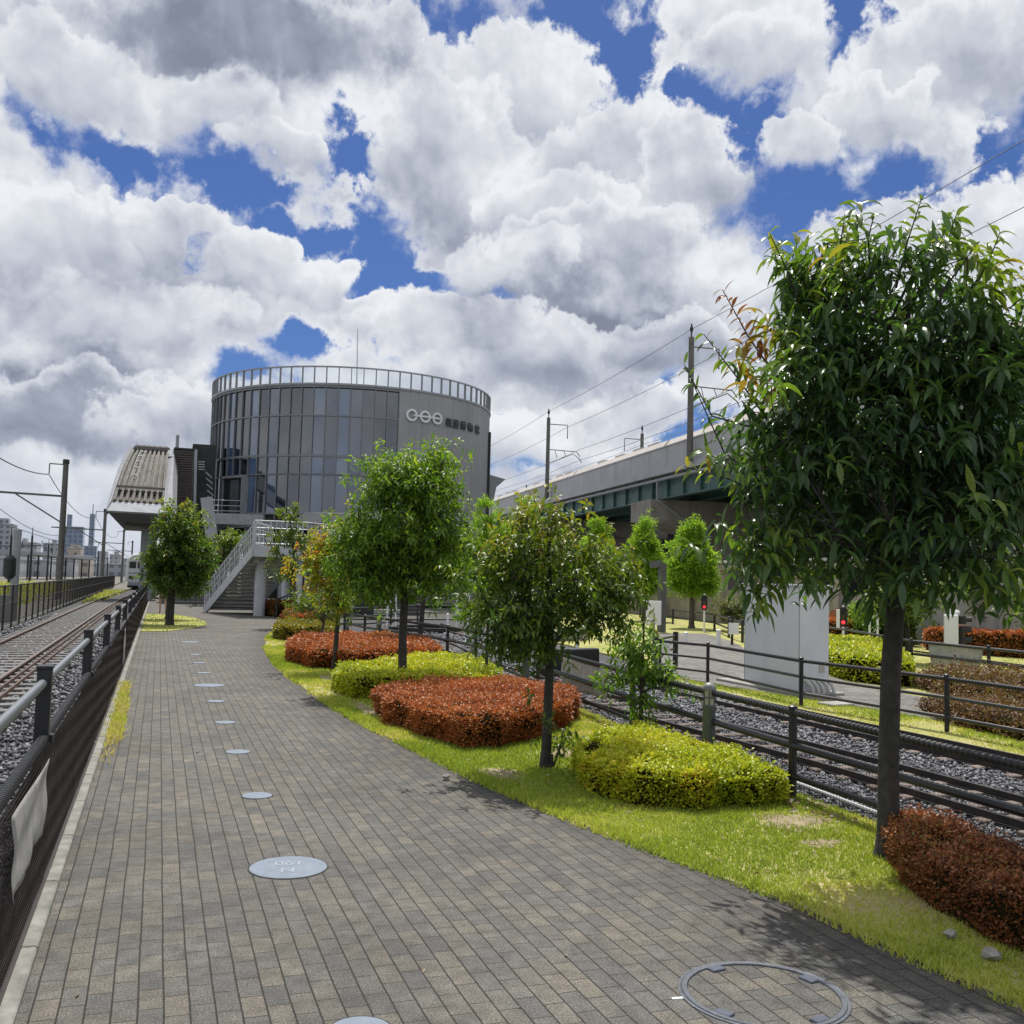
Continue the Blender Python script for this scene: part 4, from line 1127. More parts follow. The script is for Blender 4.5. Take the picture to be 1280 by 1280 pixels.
b = MB(); ring(b, 0, 2*math.pi, CRD-.5, CRD-.13, 5.2, 14.9); b.build('inner_wall', m_dark, mu)
b = MB(); ring(b, 0, 2*math.pi, CRD-.6, CRD+.02, 5.0, 5.32); b.build('base_band', m_greyst, mu)
b = MB(); ring(b, 0, 2*math.pi, CRD-3., CRD-2.9, 0., 5.1); b.build('ground_floor_wall', m_dark, mu)
for i in range(20):
    a = 2*math.pi*i/20; MB().tube([cp(a, CRD-.6, 0.), cp(a, CRD-.6, 5.1)], .3, 12).build('column', m_greyst, mu, True)
b = MB(); ring(b, 0, 2*math.pi, .05, CRD-.02, 14.95, 15.03, 64); b.build('roof', m_greyst, mu)
# parapet: frames and pale panels
b = MB(); ring(b, 0, 2*math.pi, CRD-.08, CRD+.12, 14.92, 15.06, 120); ring(b, 0, 2*math.pi, CRD-.06, CRD+.10, 16.16, 16.25, 120); b.build('parapet_rail', m_greyst, mu)
m_ppost = M('parapet_post_grey', (.20, .205, .215), .5, .2, .1, 2)
for i in range(80):
    a = aJ-da*i; p = cp(a, CRD+.02, 15.6)
    MB().box((p[0], p[1], 15.6), (.16, .055, 1.14), a).build('parapet_post', m_ppost, mu)
m_pgl = bpy.data.materials.new('parapet_glass'); nt = NT(m_pgl)
tr = N(nt, 'ShaderNodeBsdfTransparent'); tr.inputs[0].default_value = (.86, .9, .93, 1); gl = N(nt, 'ShaderNodeBsdfGlossy'); gl.inputs['Roughness'].default_value = .05
lw = N(nt, 'ShaderNodeLayerWeight'); lw.inputs[0].default_value = .25
mx = N(nt, 'ShaderNodeMixShader'); nt.links.new(math_n(nt, 'MULTIPLY_ADD', lw.outputs[1], .6, .06), mx.inputs[0]); nt.links.new(tr.outputs[0], mx.inputs[1]); nt.links.new(gl.outputs[0], mx.inputs[2]); out(nt, mx.outputs[0])
b = MB()
for i in range(80):
    a0 = aJ-da*i-.004; a1 = aJ-da*(i+1)+.004
    b.quad(cp(a1, CRD+.02, 15.07), cp(a0, CRD+.02, 15.07), cp(a0, CRD+.02, 16.15), cp(a1, CRD+.02, 16.15))
b.build('parapet_panel', m_pgl, mu)
# mast on the roof
p = A(447, 462, 74.); q = A(447, 411, 74.)
MB().tube([(p.x, p.y, 15), q], [.05, .02], 6).build('roof_mast', m_greyst, mu)
# emblem: three linked rings, then the name
def on_wall(px, py, r):
    a = ang_of(px); d = ray(px, py); hd = math.hypot(*(cp(a, r, 0)[:2])); return a, CH+d.z/math.hypot(d.x, d.y)*hd
m_sign = M('sign_white_metal', (.66, .67, .69), .35, .3, .05, 3)
m_signd = M('sign_dark_metal', (.07, .072, .08), .4, .2, .08, 3)
def on_cyl(b, c, pts_rings):
    pass
def arc_torus(b, a_c, z_c, rad, wr, n=40):
    """flat ring standing proud of the curved wall"""
    vs = []
    for i in range(n):
        t_ = 2*math.pi*i/n
        for rr_, dr in ((rad-wr, .06), (rad+wr, .06), (rad+wr, .20), (rad-wr, .20)):
            vs.append(cp(a_c+rr_*math.cos(t_)/CRD, CRD+dr, z_c+rr_*math.sin(t_)))
    fs = [(i*4+k, i*4+(k+1) % 4, ((i+1) % n)*4+(k+1) % 4, ((i+1) % n)*4+k) for i in range(n) for k in range(4)]
    b.add(vs, fs)
def arc_bar(b, a0, a1, z0, z1, h):
    n = 8; vs = []
    for i in range(n+1):
        a = a0+(a1-a0)*i/n; z = z0+(z1-z0)*i/n
        for dz, dr in ((-h, .07), (h, .07), (h, .22), (-h, .22)): vs.append(cp(a, CRD+dr, z+dz))
    fs = [(i*4+k, i*4+(k+1) % 4, (i+1)*4+(k+1) % 4, (i+1)*4+k) for i in range(n) for k in range(4)]+[(0, 1, 2, 3), (n*4+3, n*4+2, n*4+1, n*4)]
    b.add(vs, fs)
em = [on_wall(511, 519, CRD), on_wall(527.5, 521.5, CRD), on_wall(542.5, 524, CRD)]
zc = em[0][1]
b = MB()
for a, z in em: arc_torus(b, a, zc, .36, .075)
arc_bar(b, em[0][0]+.012, em[2][0]+.022, zc, zc, .065)
b.build('emblem', m_sign, mu)
chars = '鉄道博物館'
for i, ch in enumerate(chars):
    px = 557.5+i*(593-557.5)/4
    a, z = on_wall(px, 527+i*2.2, CRD)
    o = text_mesh(ch, 'lettering', m_signd, .70, .05, mu)
    a0 = a; zb = zc-.40
    o.location = (CRD*math.cos(a)+.14*math.cos(a), CRD*math.sin(a)+.14*math.sin(a), zb)
    o.rotation_euler = (math.pi/2, 0, a+math.pi/2)
# door bay on the left of the glass
a0 = ang_of(285); a1 = ang_of(308.5)
am = (a0+a1)/2; pm = cp(am, CRD+.15, 0)
wbay = abs(a1-a0)*CRD*1.02
b = MB()
for s in (-1, 1):
    q = cp(am+s*wbay/2/CRD, CRD+.1, 0); b.box((q[0], q[1], 7.0), (.7, .14, 3.2), am)
b.box((pm[0], pm[1], 8.55), (.7, wbay, .16), am); b.build('door_frame', m_greyst, mu)
b = MB(); b.box((pm[0], pm[1], 6.95), (.3, wbay-.16, 3.05), am); b.build('doorway', m_dark, mu)
q = cp(am+.02, CRD+.33, 0); MB().box((q[0], q[1], 6.9), (.04, wbay*.42, 2.9), am).build('door_leaf', M('door_grey', (.13, .14, .16), .35, .3, .2, 1), mu)
# access walkway rails on the left
b = MB()
for z in (6.0, 6.35, 6.7): b.tube([A(258, 640, 68)+Vector((0, 0, z-5.9)), A(300, 641, 68)+Vector((0, 0, z-5.9))], .03, 6)
p = A(255, 648, 68.5); q = A(330, 650, 68); b.beam((p.x, p.y, 5.3), (q.x, q.y, 5.3), 1.2, .7); b.build('walkway', m_greyst, mu)
# side stair slats between the louvre tower and the glass
b = MB()
for k in range(4):
    p = A(248, 577+k*3.2, 71); q = A(256, 577.5+k*3.2, 71); b.beam(p, q, .1, .06)
for k in range(6):
    p = A(257+k*.6, 590+k*7.5, 70.5); q = A(265+k*.6, 597+k*7.5, 70.5); b.beam(p, q, .08, .06)
b.build('stair_slat', m_alum, mu)
p = A(254, 600, 74); MB().box((p.x, p.y+1, 5.6), (1.6, 1.6, 10.6)).build('link_tower', m_dark, mu)
# wedge canopy on the right of the drum
b = MB(); d_ = 83.
pts = [A(607, 593, d_), A(611, 593, d_), A(632, 599, d_), A(621, 607, d_), A(617, 625, d_), A(607, 625, d_)]
vs = [Vector(p) for p in pts]+[Vector(p)+Vector((2., 9., 0)) for p in pts]; n = len(pts)
b.add(vs, [tuple(range(n)), tuple(range(2*n-1, n-1, -1))]+[(i, n+i, n+(i+1) % n, (i+1) % n) for i in range(n)]); b.build('side_canopy', m_greyst, mu)
a = ang_of(608.2); b = MB(); q = cp(a, CRD+.12, 7); b.box((q[0], q[1], 7.), (.25, .25, 12.8), a); b.build('downpipe', m_dark, mu)
# concrete awning over the terrace
b = MB(); d_ = 64.5
pts = [A(366, 652, d_), A(382, 640, d_), A(440, 641, d_), A(520, 648, d_), A(520, 656, d_), A(400, 653, d_)]
vs = [Vector(p) for p in pts]+[Vector(p)+Vector((.4, 3.4, 0)) for p in pts]; n = len(pts)
b.add(vs, [tuple(range(n)), tuple(range(2*n-1, n-1, -1))]+[(i, n+i, n+(i+1) % n, (i+1) % n) for i in range(n)]); b.build('awning', M('awning_grey', (.30, .30, .31), .6, 0, .1, 1), mu)

# ------------------------------------------------------------------ canopy building on the left of the drum
cb = root('canopy_building', 'white canopy building with ribbed curved roof and brown louvre tower, left of the round museum', 'building', (-1.5, 66, 0))
D0, D1 = 64., 73.
def roofpt(px0, py0, t_, lat):
    pass
# roof profile (side view): t 0 = front eave, 1 = crest
Lf, Rf = A(141, 627, D0), A(205, 631, D0)      # inner roof field, front
Lb, Rb = A(167, 563, D1), A(211, 566, D1)      # inner roof field, crest
def roofp(s, t_, dz=0.):
    a = Lf+(Rf-Lf)*s; c = Lb+(Rb-Lb)*s
    p = a+(c-a)*t_; bow = 4*t_*(1-t_)*.35
    return Vector((p.x, p.y-bow*.55, p.z+bow+dz))
b = MB(); ns, ntt = 1, 14
grid = [[roofp(s/ns, t_/ntt) for s in range(ns+1)] for t_ in range(ntt+1)]
for i in range(ntt):
    for j in range(ns): b.quad(grid[i][j], grid[i][j+1], grid[i+1][j+1], grid[i+1][j])
b.build('roof', m_roofmetal, cb)
b = MB()
for k in range(9):
    s = .03+k*.94/8
    for i in range(ntt): b.beam(roofp(s, i/ntt, .07), roofp(s, (i+1)/ntt, .07), .16, .2)
b.build('roof_rib', m_roofmetal, cb)
b = MB()
for k in range(8):
    s = (.03+(k+.5)*.94/8)
    for t0 in (.11, .93): b.beam(roofp(s-.04, t0, .12), roofp(s+.04, t0, .12), .25, .22)
b.build('roof_vent', m_dark, cb)
b = MB(); b.beam(roofp(.0, .16, .2), roofp(1., .16, .2), .12, .12); b.beam(roofp(0, .97, .12), roofp(1., .97, .12), .3, .3); b.build('snow_rail', m_roofmetal, cb)
b = MB()
for s in (.24, .36): b.tube([roofp(s, .3+i*.06, .24) for i in range(11)], .025, 5)
for i in range(5): b.tube([roofp(.24, .34+i*.13, .24), roofp(.36, .34+i*.13, .24)], .025, 5)
b.build('roof_ladder', m_greyst, cb)
b = MB()
for k in range(6):
    s = .12+k*.16; p = roofp(s, 1.0, .1); b.lathe((p.x, p.y+.3, p.z), [(.25, 0), (.25, .25), (.12, .35)], 8)
b.build('ridge_cowl', m_roofmetal, cb)
# white fascia frame: left verge, front eave, right verge
def fasc(o0, o1, i0, i1, seg=12, bow=True):
    pass
b = MB(); V0, V1 = A(132.5, 637.5, D0-1.), A(164, 557, D1)
def vergep(t_):
    p = V0+(V1-V0)*t_; w_ = 4*t_*(1-t_)*.5; return Vector((p.x-.1*w_, p.y-w_*.55, p.z+w_))
for i in range(ntt):
    t0, t1 = i/ntt, (i+1)/ntt
    a0 = roofp(-.02, t0, .1); a1 = roofp(-.02, t1, .1); o0, o1 = vergep(t0), vergep(t1)
    dn = Vector((.05, .1, -.35)); b.quad(o0, a0, a1, o1); b.quad(o0+dn, o0, o1, o1+dn); b.quad(a0+dn, o0+dn, o1+dn, a1+dn)
b.build('verge_panel', m_alum, cb)
b = MB()
for k in range(6):
    f0, f1 = k/6, (k+1)/6-.004
    T0, T1, B0, B1 = A(140, 627.5, D0-.1), A(207, 632, D0-.1), A(133, 638, D0-1.), A(207, 642, D0-1.)
    p0, p1 = T0+(T1-T0)*f0, T0+(T1-T0)*f1; q0, q1 = B0+(B1-B0)*f0, B0+(B1-B0)*f1; dz = Vector((0, .15, -.10))
    b.quad(q0, q1, p1, p0); b.quad(q0+dz, q1+dz, q1, q0)
b.build('eave_panel', m_alum, cb)
# soffit: dark faceted belly under the eave, stepping in to the pillar
e0, e1 = A(133, 638.5, D0-.9), A(207, 642.5, D0-.9)
s0, s1 = A(146, 651.5, D0-.2), A(206, 655, D0-.2)
s2, s3 = A(157, 652, D0+2.5), A(206, 656, D0+2.5)
s4, s5 = A(158, 657, D0+2.6), A(210, 661, D0+2.6)
b = MB(); b.quad(e0, e1, s1, s0); b.quad(s0, s1, s3, s2); b.quad(s2, s3, s5, s4)
eb0 = Lb+Vector((-.3, 1, -5.5)); eb1 = Rb+Vector((0, 1, -5.5)); b.quad(s4, s5, eb1, eb0)
b.quad(e0, s0, s2, s4, eb0); b.build('soffit', M('soffit_grey', (.10, .098, .108), .6, 0, .1, 1), cb)
p = A(179, 660, 70); MB().box((p.x+.4, p.y, 2.4), (1.0, 1.2, 5.4)).build('pillar', m_greyst, cb)
# white right verge
q0, q1, q2, q3 = A(210, 563, D1-.5), A(217.5, 561, D1-.5), A(215, 640, D0), A(205.5, 640, D0)
b = MB(); back = Vector((0.3, 2.0, 0)); vs = [q0, q1, q2, q3]; b.add(vs+[v+back for v in vs], [(3, 2, 1, 0), (4, 5, 6, 7), (0, 1, 5, 4), (1, 2, 6, 5), (2, 3, 7, 6), (3, 0, 4, 7)]); b.build('verge_pier', m_alum, cb)
p = A(212.5, 581, D1-1.3); MB().box((p.x, p.y-.3, p.z), (.42, .3, 1.05)).build('vent_slot', m_dark, cb)
# louvre tower
p0, p1 = A(218, 561, 72), A(244, 562, 72); b = MB()
b.box(((p0.x+p1.x)/2, p0.y+1.2, p0.z/2), (p1.x-p0.x-.05, 2., p0.z)); b.build('tower_wall', m_louvre, cb)
b = MB()
for k in range(44):
    z = 3.+k*(p0.z-3.)/44; b.beam((p0.x+.1, p0.y+.1, z), (p1.x-.1, p1.y+.1, z), .18, .035)
b.build('louvre', m_louvre, cb)
MB().box(((p0.x+p1.x)/2, p0.y+1.1, p0.z+.04), (p1.x-p0.x+.05, 2.3, .12)).build('tower_cap', m_dark, cb)
q = A(222, 544, 73); MB().tube([(q.x, q.y, p0.z-.5), q], .11, 8).build('flue', m_greyst, cb)
q = A(245, 562, 71.6); q2 = A(246.5, 625, 71.6); b = MB(); b.beam((q2.x, q2.y, 0), q, .18, .18); b.build('corner_post', m_alum, cb)
# raking white strut
b = MB(); b.beam(A(258, 622, 62), A(270, 712, 62), .55, .7); b.build('raking_strut', m_alum, cb)

# broad steps below it
st = root('entrance_steps', 'broad dark steps rising behind the island tree', 'steps', (1, 58, 0))
b = MB(); d_ = 57.
for k in range(9):
    p0, p1 = A(205, 745-k*2.3, d_+k*.35), A(258, 745-k*2.3, d_+k*.35)
    zt = .17*(k+1); b.box(((p0.x+p1.x)/2+.2, p0.y+.6, zt/2-.01), (p1.x-p0.x+.6, 1.4-.01*k, zt))
b.build('tread', M('step_dark', (.10, .10, .105), .8, 0, .2, 2), st)

# ------------------------------------------------------------------ footbridge terrace with white railing and stair
fb = root('footbridge', 'white steel stair and raised walkway with white railings in front of the round building', 'footbridge', (4, 44, 0))
ZD = 2.78
LB, RB = Vector((1.95, 46.1, 0)), Vector((4.05, 46.1, 0))        # stair foot
LT, RT = Vector((3.62, 41.6, ZD)), Vector((5.55, 41.9, ZD))      # stair head
NS = 17
b = MB(); rs_ = MB()
for k in range(NS):
    t0, t1 = k/NS, (k+1)/NS
    l0, l1 = LB+(LT-LB)*t0, LB+(LT-LB)*t1; r0, r1 = RB+(RT-RB)*t0, RB+(RT-RB)*t1
    z1 = l1.z
    b.add([(l0.x, l0.y, z1-.05), (r0.x, r0.y, z1-.05), (r1.x, r1.y, z1-.05), (l1.x, l1.y, z1-.05), (l0.x, l0.y, z1), (r0.x, r0.y, z1), (r1.x, r1.y, z1), (l1.x, l1.y, z1)],
          [(0, 1, 2, 3), (7, 6, 5, 4), (0, 4, 5, 1), (1, 5, 6, 2), (2, 6, 7, 3), (3, 7, 4, 0)])
    rs_.quad((l1.x, l1.y-.006, z1-.05), (r1.x, r1.y-.006, z1-.05), (r1.x, r1.y-.006, z1+.10), (l1.x, l1.y-.006, z1+.10))
b.build('stair_tread', M('tread_shaded', (.10, .10, .105), .8), fb); rs_.build('stair_riser', m_under, fb)  # dark treads, pale risers: the shade on the stair underside put into the colours
b = MB()
for a_, c_ in ((LB, LT), (RB, RT)):
    b.beam(a_+Vector((0, 0, .05)), c_+Vector((0, 0, -.02)), .08, .36)
b.build('stringer', m_stair, fb)
def vrail(b, p, q, h, n, bal=True, mid=True):
    p = Vector(p); q = Vector(q); up = Vector((0, 0, 1))
    b.tube([p+up*h, q+up*h], .032, 8)
    for f_ in (.80, .10) if not mid else (.72, .45, .10): b.tube([p+up*h*f_, q+up*h*f_], .02, 6)
    for i in range(n+1):
        c = p+(q-p)*(i/n); b.tube([c, c+up*h], .024 if i % 3 == 0 else .014, 6)
b = MB(); vrail(b, LB+Vector((0, 0, .15)), LT+Vector((0, 0, .1)), 1.0, 30); vrail(b, RB+Vector((0, 0, .15)), RT+Vector((0, 0, .1)), 1.0, 14); b.build('stair_railing', m_stair, fb)
front = [LT+Vector((-.05, 0, 0)), Vector((5.7, 41.5, ZD)), Vector((7.6, 43.2, ZD)), Vector((10., 46.5, ZD)), Vector((13.5, 51, ZD))]
back = [Vector((4.9, 47., ZD)), Vector((9., 55., ZD)), Vector((13.5, 60, ZD))]
poly = [(p.x, p.y) for p in front]+[(p.x, p.y) for p in back[::-1]]
b = MB(); b.prism(poly, ZD-.08, ZD); b.build('deck', m_conc, fb)
b = MB()
for i in range(len(front)-1): b.beam(front[i]+Vector((0, -.03, -.12)), front[i+1]+Vector((0, -.03, -.12)), .08, .44)
b.beam(LT+Vector((-.1, 0, -.12)), back[0]+Vector((-.1, 0, -.12)), .08, .44)
b.build('fascia_beam', m_stair, fb)
b = MB()
for i in range(len(front)-1):
    vrail(b, front[i]+Vector((0, .03, .1)), front[i+1]+Vector((0, .03, .1)), 1.02, int((front[i+1]-front[i]).length/.2))
vrail(b, LT+Vector((-.05, .5, .1)), back[0]+Vector((-.05, 0, .1)), 1.02, 12); b.build('deck_railing', m_stair, fb)
b = MB(); q = [front[1], front[2], front[3]]
for i in range(2):
    m0 = q[i]+(q[i+1]-q[i])*.06; m1 = q[i]+(q[i+1]-q[i])*.9
    b.beam(m0+Vector((0, .12, .5)), m1+Vector((0, .12, .5)), .015, .7)
b.build('railing_panel', M('rail_panel', (.45, .46, .48), .4, .1, .08, 3), fb)
b = MB()
for i in range(3): b.beam(front[i]+(back[0]-front[i])*.12+Vector((0, 0, -.35)), front[i]+(back[min(i, 2)]-front[i])*.9+Vector((0, 0, -.35)), .25, .45)
b.build('deck_girder', m_under, fb)
for px, d_, r_ in ((325, 42.9, .24), (358, 50., .24), (373, 38.5, .13), (385, 47, .2), (402, 50, .2), (430, 52, .2)):
    p = A(px, 740, d_); MB().tube([(p.x, p.y, -.05), (p.x, p.y, ZD-.1)], r_, 14).build('column', m_stair, fb, True)

# second stair, dark, farther right
s2 = root('staircase', 'dark flight of steps with a brown handrail behind the bright green tree', 'steps', (9, 46, 0))
b = MB()
for k in range(12):
    p0, p1 = A(446+k*1.6, 766, 46+k*.3), A(530, 766, 46+k*.3); z = .17*(k+1)
    b.box(((p0.x+p1.x)/2, p0.y+.6, z/2), (p1.x-p0.x, 1.2-.01*k, z))
b.build('tread', M('stair_dark', (.055, .056, .06), .8, 0, .2, 2), s2)
p = A(472, 764, 45.5); q = A(492, 738, 48.5); b = MB(); b.beam(p, q, .10, .12); b.build('handrail', M('handrail_brown', (.16, .09, .06), .6), s2)
p = A(467, 770, 45); q = A(505, 770, 45); b = MB(); b.beam((p.x, p.y, .16), (q.x, q.y, .16), .5, .3); b.build('landing_edge', m_conc, s2)

# dark ground-level benches under the terrace
for k, (px, d_) in enumerate(((372, 47.), (392, 49.))):
    p = A(px, 750, d_); t = root('bench', ('dark bench under the footbridge beside the second column', 'dark bench deeper under the footbridge')[k], 'bench', (p.x, p.y, 0), 'benches under the footbridge')
    MB().bbox((p.x, p.y, .43), (1.8, .4, .06), .2, .01).build('seat', m_dark, t)
    for dx in (-.7, .7): MB().bbox((p.x+dx, p.y, .2), (.08, .36, .42), .2, .01).build('leg', m_dark, t)

# ------------------------------------------------------------------ VIADUCT on the right
VA = R(5.6); vd = Vector((math.sin(VA), math.cos(VA), 0)); vl = Vector((math.cos(VA), -math.sin(VA), 0))
VUP = 1.25          # deck level of the viaduct above the first survey
def VP(al, lat, z): p = vd*al+vl*lat; return Vector((p.x, p.y, z+(VUP if z > 4.05 else 0)))
vi = root('viaduct', 'long grey railway viaduct on green girders and concrete piers behind the trees', 'viaduct', tuple(VP(70, 34, 0)))
LV = 30.; a0_, a1_ = 20., 330.
def vbox(b, al0, al1, l0, l1, z0, z1):
    vs = [VP(a, l, z) for z in (z0, z1) for a, l in ((al0, l0), (al1, l0), (al1, l1), (al0, l1))]
    b.add(vs, [(0, 1, 2, 3), (7, 6, 5, 4), (4, 5, 1, 0), (5, 6, 2, 1), (6, 7, 3, 2), (7, 4, 0, 3)])
k = 0; a = a0_
b = MB()
while a < a1_:
    vbox(b, a, a+3.96, LV, LV+.25, 9.55, 11.25); a += 4.
b.build('parapet', m_barrier, vi)
b = MB(); vbox(b, a0_, a1_, LV-.06, LV+.31, 11.25, 11.36); vbox(b, a0_, a1_, LV-.25, LV+12.3, 9.1, 9.55); b.build('deck', m_barrier, vi)
b = MB()
for l in (LV+.5, LV+3.6, LV+6.8, LV+10.): vbox(b, a0_, a1_, l, l+.12, 7.35, 9.1); vbox(b, a0_, a1_, l-.25, l+.35, 7.28, 7.36)
a = a0_
while a < a1_: vbox(b, a, a+.1, LV+.3, LV+.5, 7.36, 9.1); a += 3.1
b.build('deck_girder', m_green, vi)
b = MB(); b.tube([VP(a0_, LV-.12, 8.75), VP(a1_, LV-.12, 8.75)], .12, 8); b.build('drain_pipe', m_alum, vi)
for al in (48, 76, 105, 136, 168, 202, 240, 282):
    b = MB()
    for (l0, l1, z0, z1, h) in ((LV-.6, LV+13, 5.6, 7.25, 2.2),): vbox(b, al-h, al+h, l0, l1, z0, z1)
    # haunch
    for dl in ((LV-.6, LV+4.6),):
        vs = [VP(al-2.2, dl[0], 5.6), VP(al+2.2, dl[0], 5.6), VP(al+1.5, dl[1], 4.3), VP(al-1.5, dl[1], 4.3), VP(al-2.2, dl[1], 5.6), VP(al+2.2, dl[1], 5.6)]
        b.add(vs, [(0, 1, 2, 3), (3, 2, 5, 4), (0, 3, 4), (1, 5, 2), (0, 4, 5, 1)])
    b.build('pier_cap', m_concd, vi)
    b = MB(); vbox(b, al-1.5, al+1.5, LV+4.6, LV+8.4, -.3, 5.6); b.build('pier', m_concd, vi)
    b = MB(); b.tube([VP(al-2.3, LV-.12, 8.7), VP(al-2.3, LV-.12, 7.2), VP(al-2.25, LV+4.4, 4.4), VP(al-1.7, LV+4.5, 0)], .08, 6); b.build('downpipe', m_alum, vi)
# train on the viaduct
vt = root('bullet_train', 'cream train on the viaduct showing above its parapet', 'train', tuple(VP(120, 33, 9.6)))
prof = [(-1.6, 9.9), (-1.66, 11.5), (-1.6, 12.1), (-1.2, 12.62), (-.4, 12.8), (.4, 12.8), (1.2, 12.62), (1.6, 12.1), (1.66, 11.5), (1.6, 9.9)]
LT_ = LV+2.9
m_roofu = M('roof_unit_grey', (.40, .38, .36), .6)
for k in range(9):
    al0, al1 = 26+25.*k, 26+25.*k+24.4; b = MB(); n = len(prof)
    vs = [VP(al0, LT_+p[0], p[1]-.25) for p in prof]+[VP(al1, LT_+p[0], p[1]-.25) for p in prof]
    b.add(vs, [tuple(range(n)), tuple(range(2*n-1, n-1, -1))]+[(i, n+i, n+(i+1) % n, (i+1) % n) for i in range(n)])
    car = b.build('carriage', m_cream, vt)
    for q in (.15, .3, .5, .72):
        b = MB(); vbox(b, al0+24*q, al0+24*q+2.2, LT_-.7, LT_+.7, 12.5, 12.72); b.build('roof_unit', m_roofu, car)
# catenary masts on the viaduct
def vmast(al, lat, top, label, side=-1, arm=True):
    p = VP(al, lat, 9.5); t = root('viaduct_mast', label, 'catenary mast', tuple(p), 'catenary masts on the viaduct')
    MB().tube([p, VP(al, lat, top)], [.24, .2], 10).build('pole', m_concpole, t, True)
    b = MB(); b.tube([VP(al, lat, top), VP(al, lat, top+1.0)], .06, 5); b.lathe(tuple(VP(al, lat, top+.6)), [(.05, -.3), (.16, 0), (.05, .3)], 6); b.build('insulator', m_dark, t)
    b = MB(); s = side; b.tube([VP(al, lat, top-.7), VP(al, lat+s*2.2, top-.7), VP(al, lat+s*2.2, top-2.2)], .06, 5); b.build('feeder_bracket', m_concpole, t)
    if arm:
        b = MB(); z = 15.0
        b.tube([VP(al, lat, z), VP(al, lat+s*3.3, z-.1), VP(al, lat+s*3.7, z-.6)], .05, 5); b.tube([VP(al, lat, z-1.6), VP(al, lat+s*2.9, z-.35), VP(al, lat+s*3.7, z-.9), VP(al, lat+s*3.9, z-1.3)], .05, 5)
        for q in (.8, 1.8): b.tube([VP(al, lat+s*q, z), VP(al, lat+s*(q+.25), z-1.15+.3*q)], .035, 4)
        b.build('cantilever', m_concpole, t)
    return t
vmast(66.6, LV-.5, 18.6, 'nearest viaduct mast, a tall dark pole at the left edge of the main crown', 1)
vmast(104.5, LV-.5, 18.5, 'viaduct mast with a long cantilever arm right of the round museum', 1)
vmast(110., LV+12.6, 18.3, 'viaduct mast on the far side with its bracket to the left, centre of the deck', -1, False)
vmast(160., LV+11.6, 15.6, 'farthest viaduct mast low behind the parapet, next to the museum wedge canopy', -1, False)
for i, (lat, z, lb) in enumerate(((LV-.5, 19.2, 'topmost wire over the viaduct'), (LV+1.7, 17.6, 'second wire down over the viaduct'), (LV+3.2, 15.2, 'third wire down over the viaduct, the catenary of the near track'), (LV+3.2, 14.0, 'lowest wire over the near track of the viaduct'), (LV+10.6, 16.2, 'upper wire over the far track of the viaduct'), (LV+9.2, 14.6, 'lower wire over the far track of the viaduct'))):
    pts = []
    stn = [-9., 28.7, 66.6, 104.5, 142.5, 190, 240, 330]
    for j in range(len(stn)-1): pts += sag(VP(stn[j], lat, z), VP(stn[j+1], lat, z), .2, 8)[:-1]
    wire('overhead_wire', lb, pts, .022)

# wall, posts and beam below the viaduct
cw = root('concrete_wall', 'old concrete boundary wall with posts and a pipe along its top below the viaduct', 'wall', (26, 44, 0))
b = MB(); P0, P1 = Vector((24.4, 28.5, 0)), Vector((26.8, 58, 0)); nseg = 9
for k in range(nseg):
    p = P0+(P1-P0)*(k/nseg); q = P0+(P1-P0)*((k+1)/nseg)
    b.add([(p.x, p.y, -.2), (q.x, q.y, -.2), (q.x+.2, q.y, -.2), (p.x+.2, p.y, -.2), (p.x, p.y, 1.55), (q.x, q.y, 1.55), (q.x+.2, q.y, 1.55), (p.x+.2, p.y, 1.55)], [(0, 1, 2, 3), (7, 6, 5, 4), (4, 5, 1, 0), (5, 6, 2, 1), (6, 7, 3, 2), (7, 4, 0, 3)])
b.build('wall_panel', m_concd, cw)
for k in range(nseg+1):
    p = P0+(P1-P0)*(k/nseg); MB().bbox((p.x-.1, p.y, 1.15), (.45, .4, 2.7), -.08, .02).build('post', m_concd, cw)
b = MB(); b.beam((P0.x-.1, P0.y-.3, 2.62), (P1.x-.1, P1.y, 2.62), .4, .24); b.build('top_beam', m_concd, cw)
b = MB(); b.tube([(P0.x-.2, P0.y, 2.86), (P1.x-.2, P1.y, 2.86)], .09, 8); b.build('pipe', m_conc, cw)
b = MB()
for k in range(nseg):
    p = P0+(P1-P0)*((k+.4)/nseg); b.lathe((p.x-.15, p.y, 1.8), [(.02, -.1), (.09, 0), (.05, .1)], 10)
b.build('wall_lamp', m_alum, cw)
w2 = root('retaining_wall', 'tall plain pale concrete wall behind the tracks at the right edge', 'wall', (23.6, 20, 0))
b = MB(); b.prism([(23.2, 6), (23.0, 22.), (23.9, 28.4), (24.3, 28.4), (23.4, 22.), (23.6, 6)], -.2, 3.4); b.build('wall_panel', m_conc, w2)
b = MB(); b.prism([(23.1, 6), (22.9, 22.), (23.8, 28.4), (24.4, 28.4), (23.5, 22.), (23.7, 6)], 3.4, 3.55); b.build('coping', m_conc, w2)
b = MB()
for k in range(12):
    y = 9+k*1.5
    for z in (.7, 1.6, 2.5): b.lathe((23.2-.0125*(y-6) if y < 22 else 23.0+.14*(y-22), y, z), [(.035, -.03), (.035, .03)], 8)
b.build('tie_hole', m_dark, w2)
t = root('underdeck_backdrop', 'added dark backdrop wall standing in for the deep shade beneath the viaduct', 'building', tuple(VP(100, 45, 0)))  # added wall: hides the sky under the deck, shade put into its colour
b = MB(); vbox(b, 10, 320, LV+14.5, LV+20, -.3, 7.6); b.build('wall', M('underdeck_shade', (.03, .03, .033), .8, 0, .2, .5, streak=True), t)
b = MB()
for k in range(30): vbox(b, 14+k*8, 19+k*8, LV+14.42, LV+14.5, 1.5, 4.2)
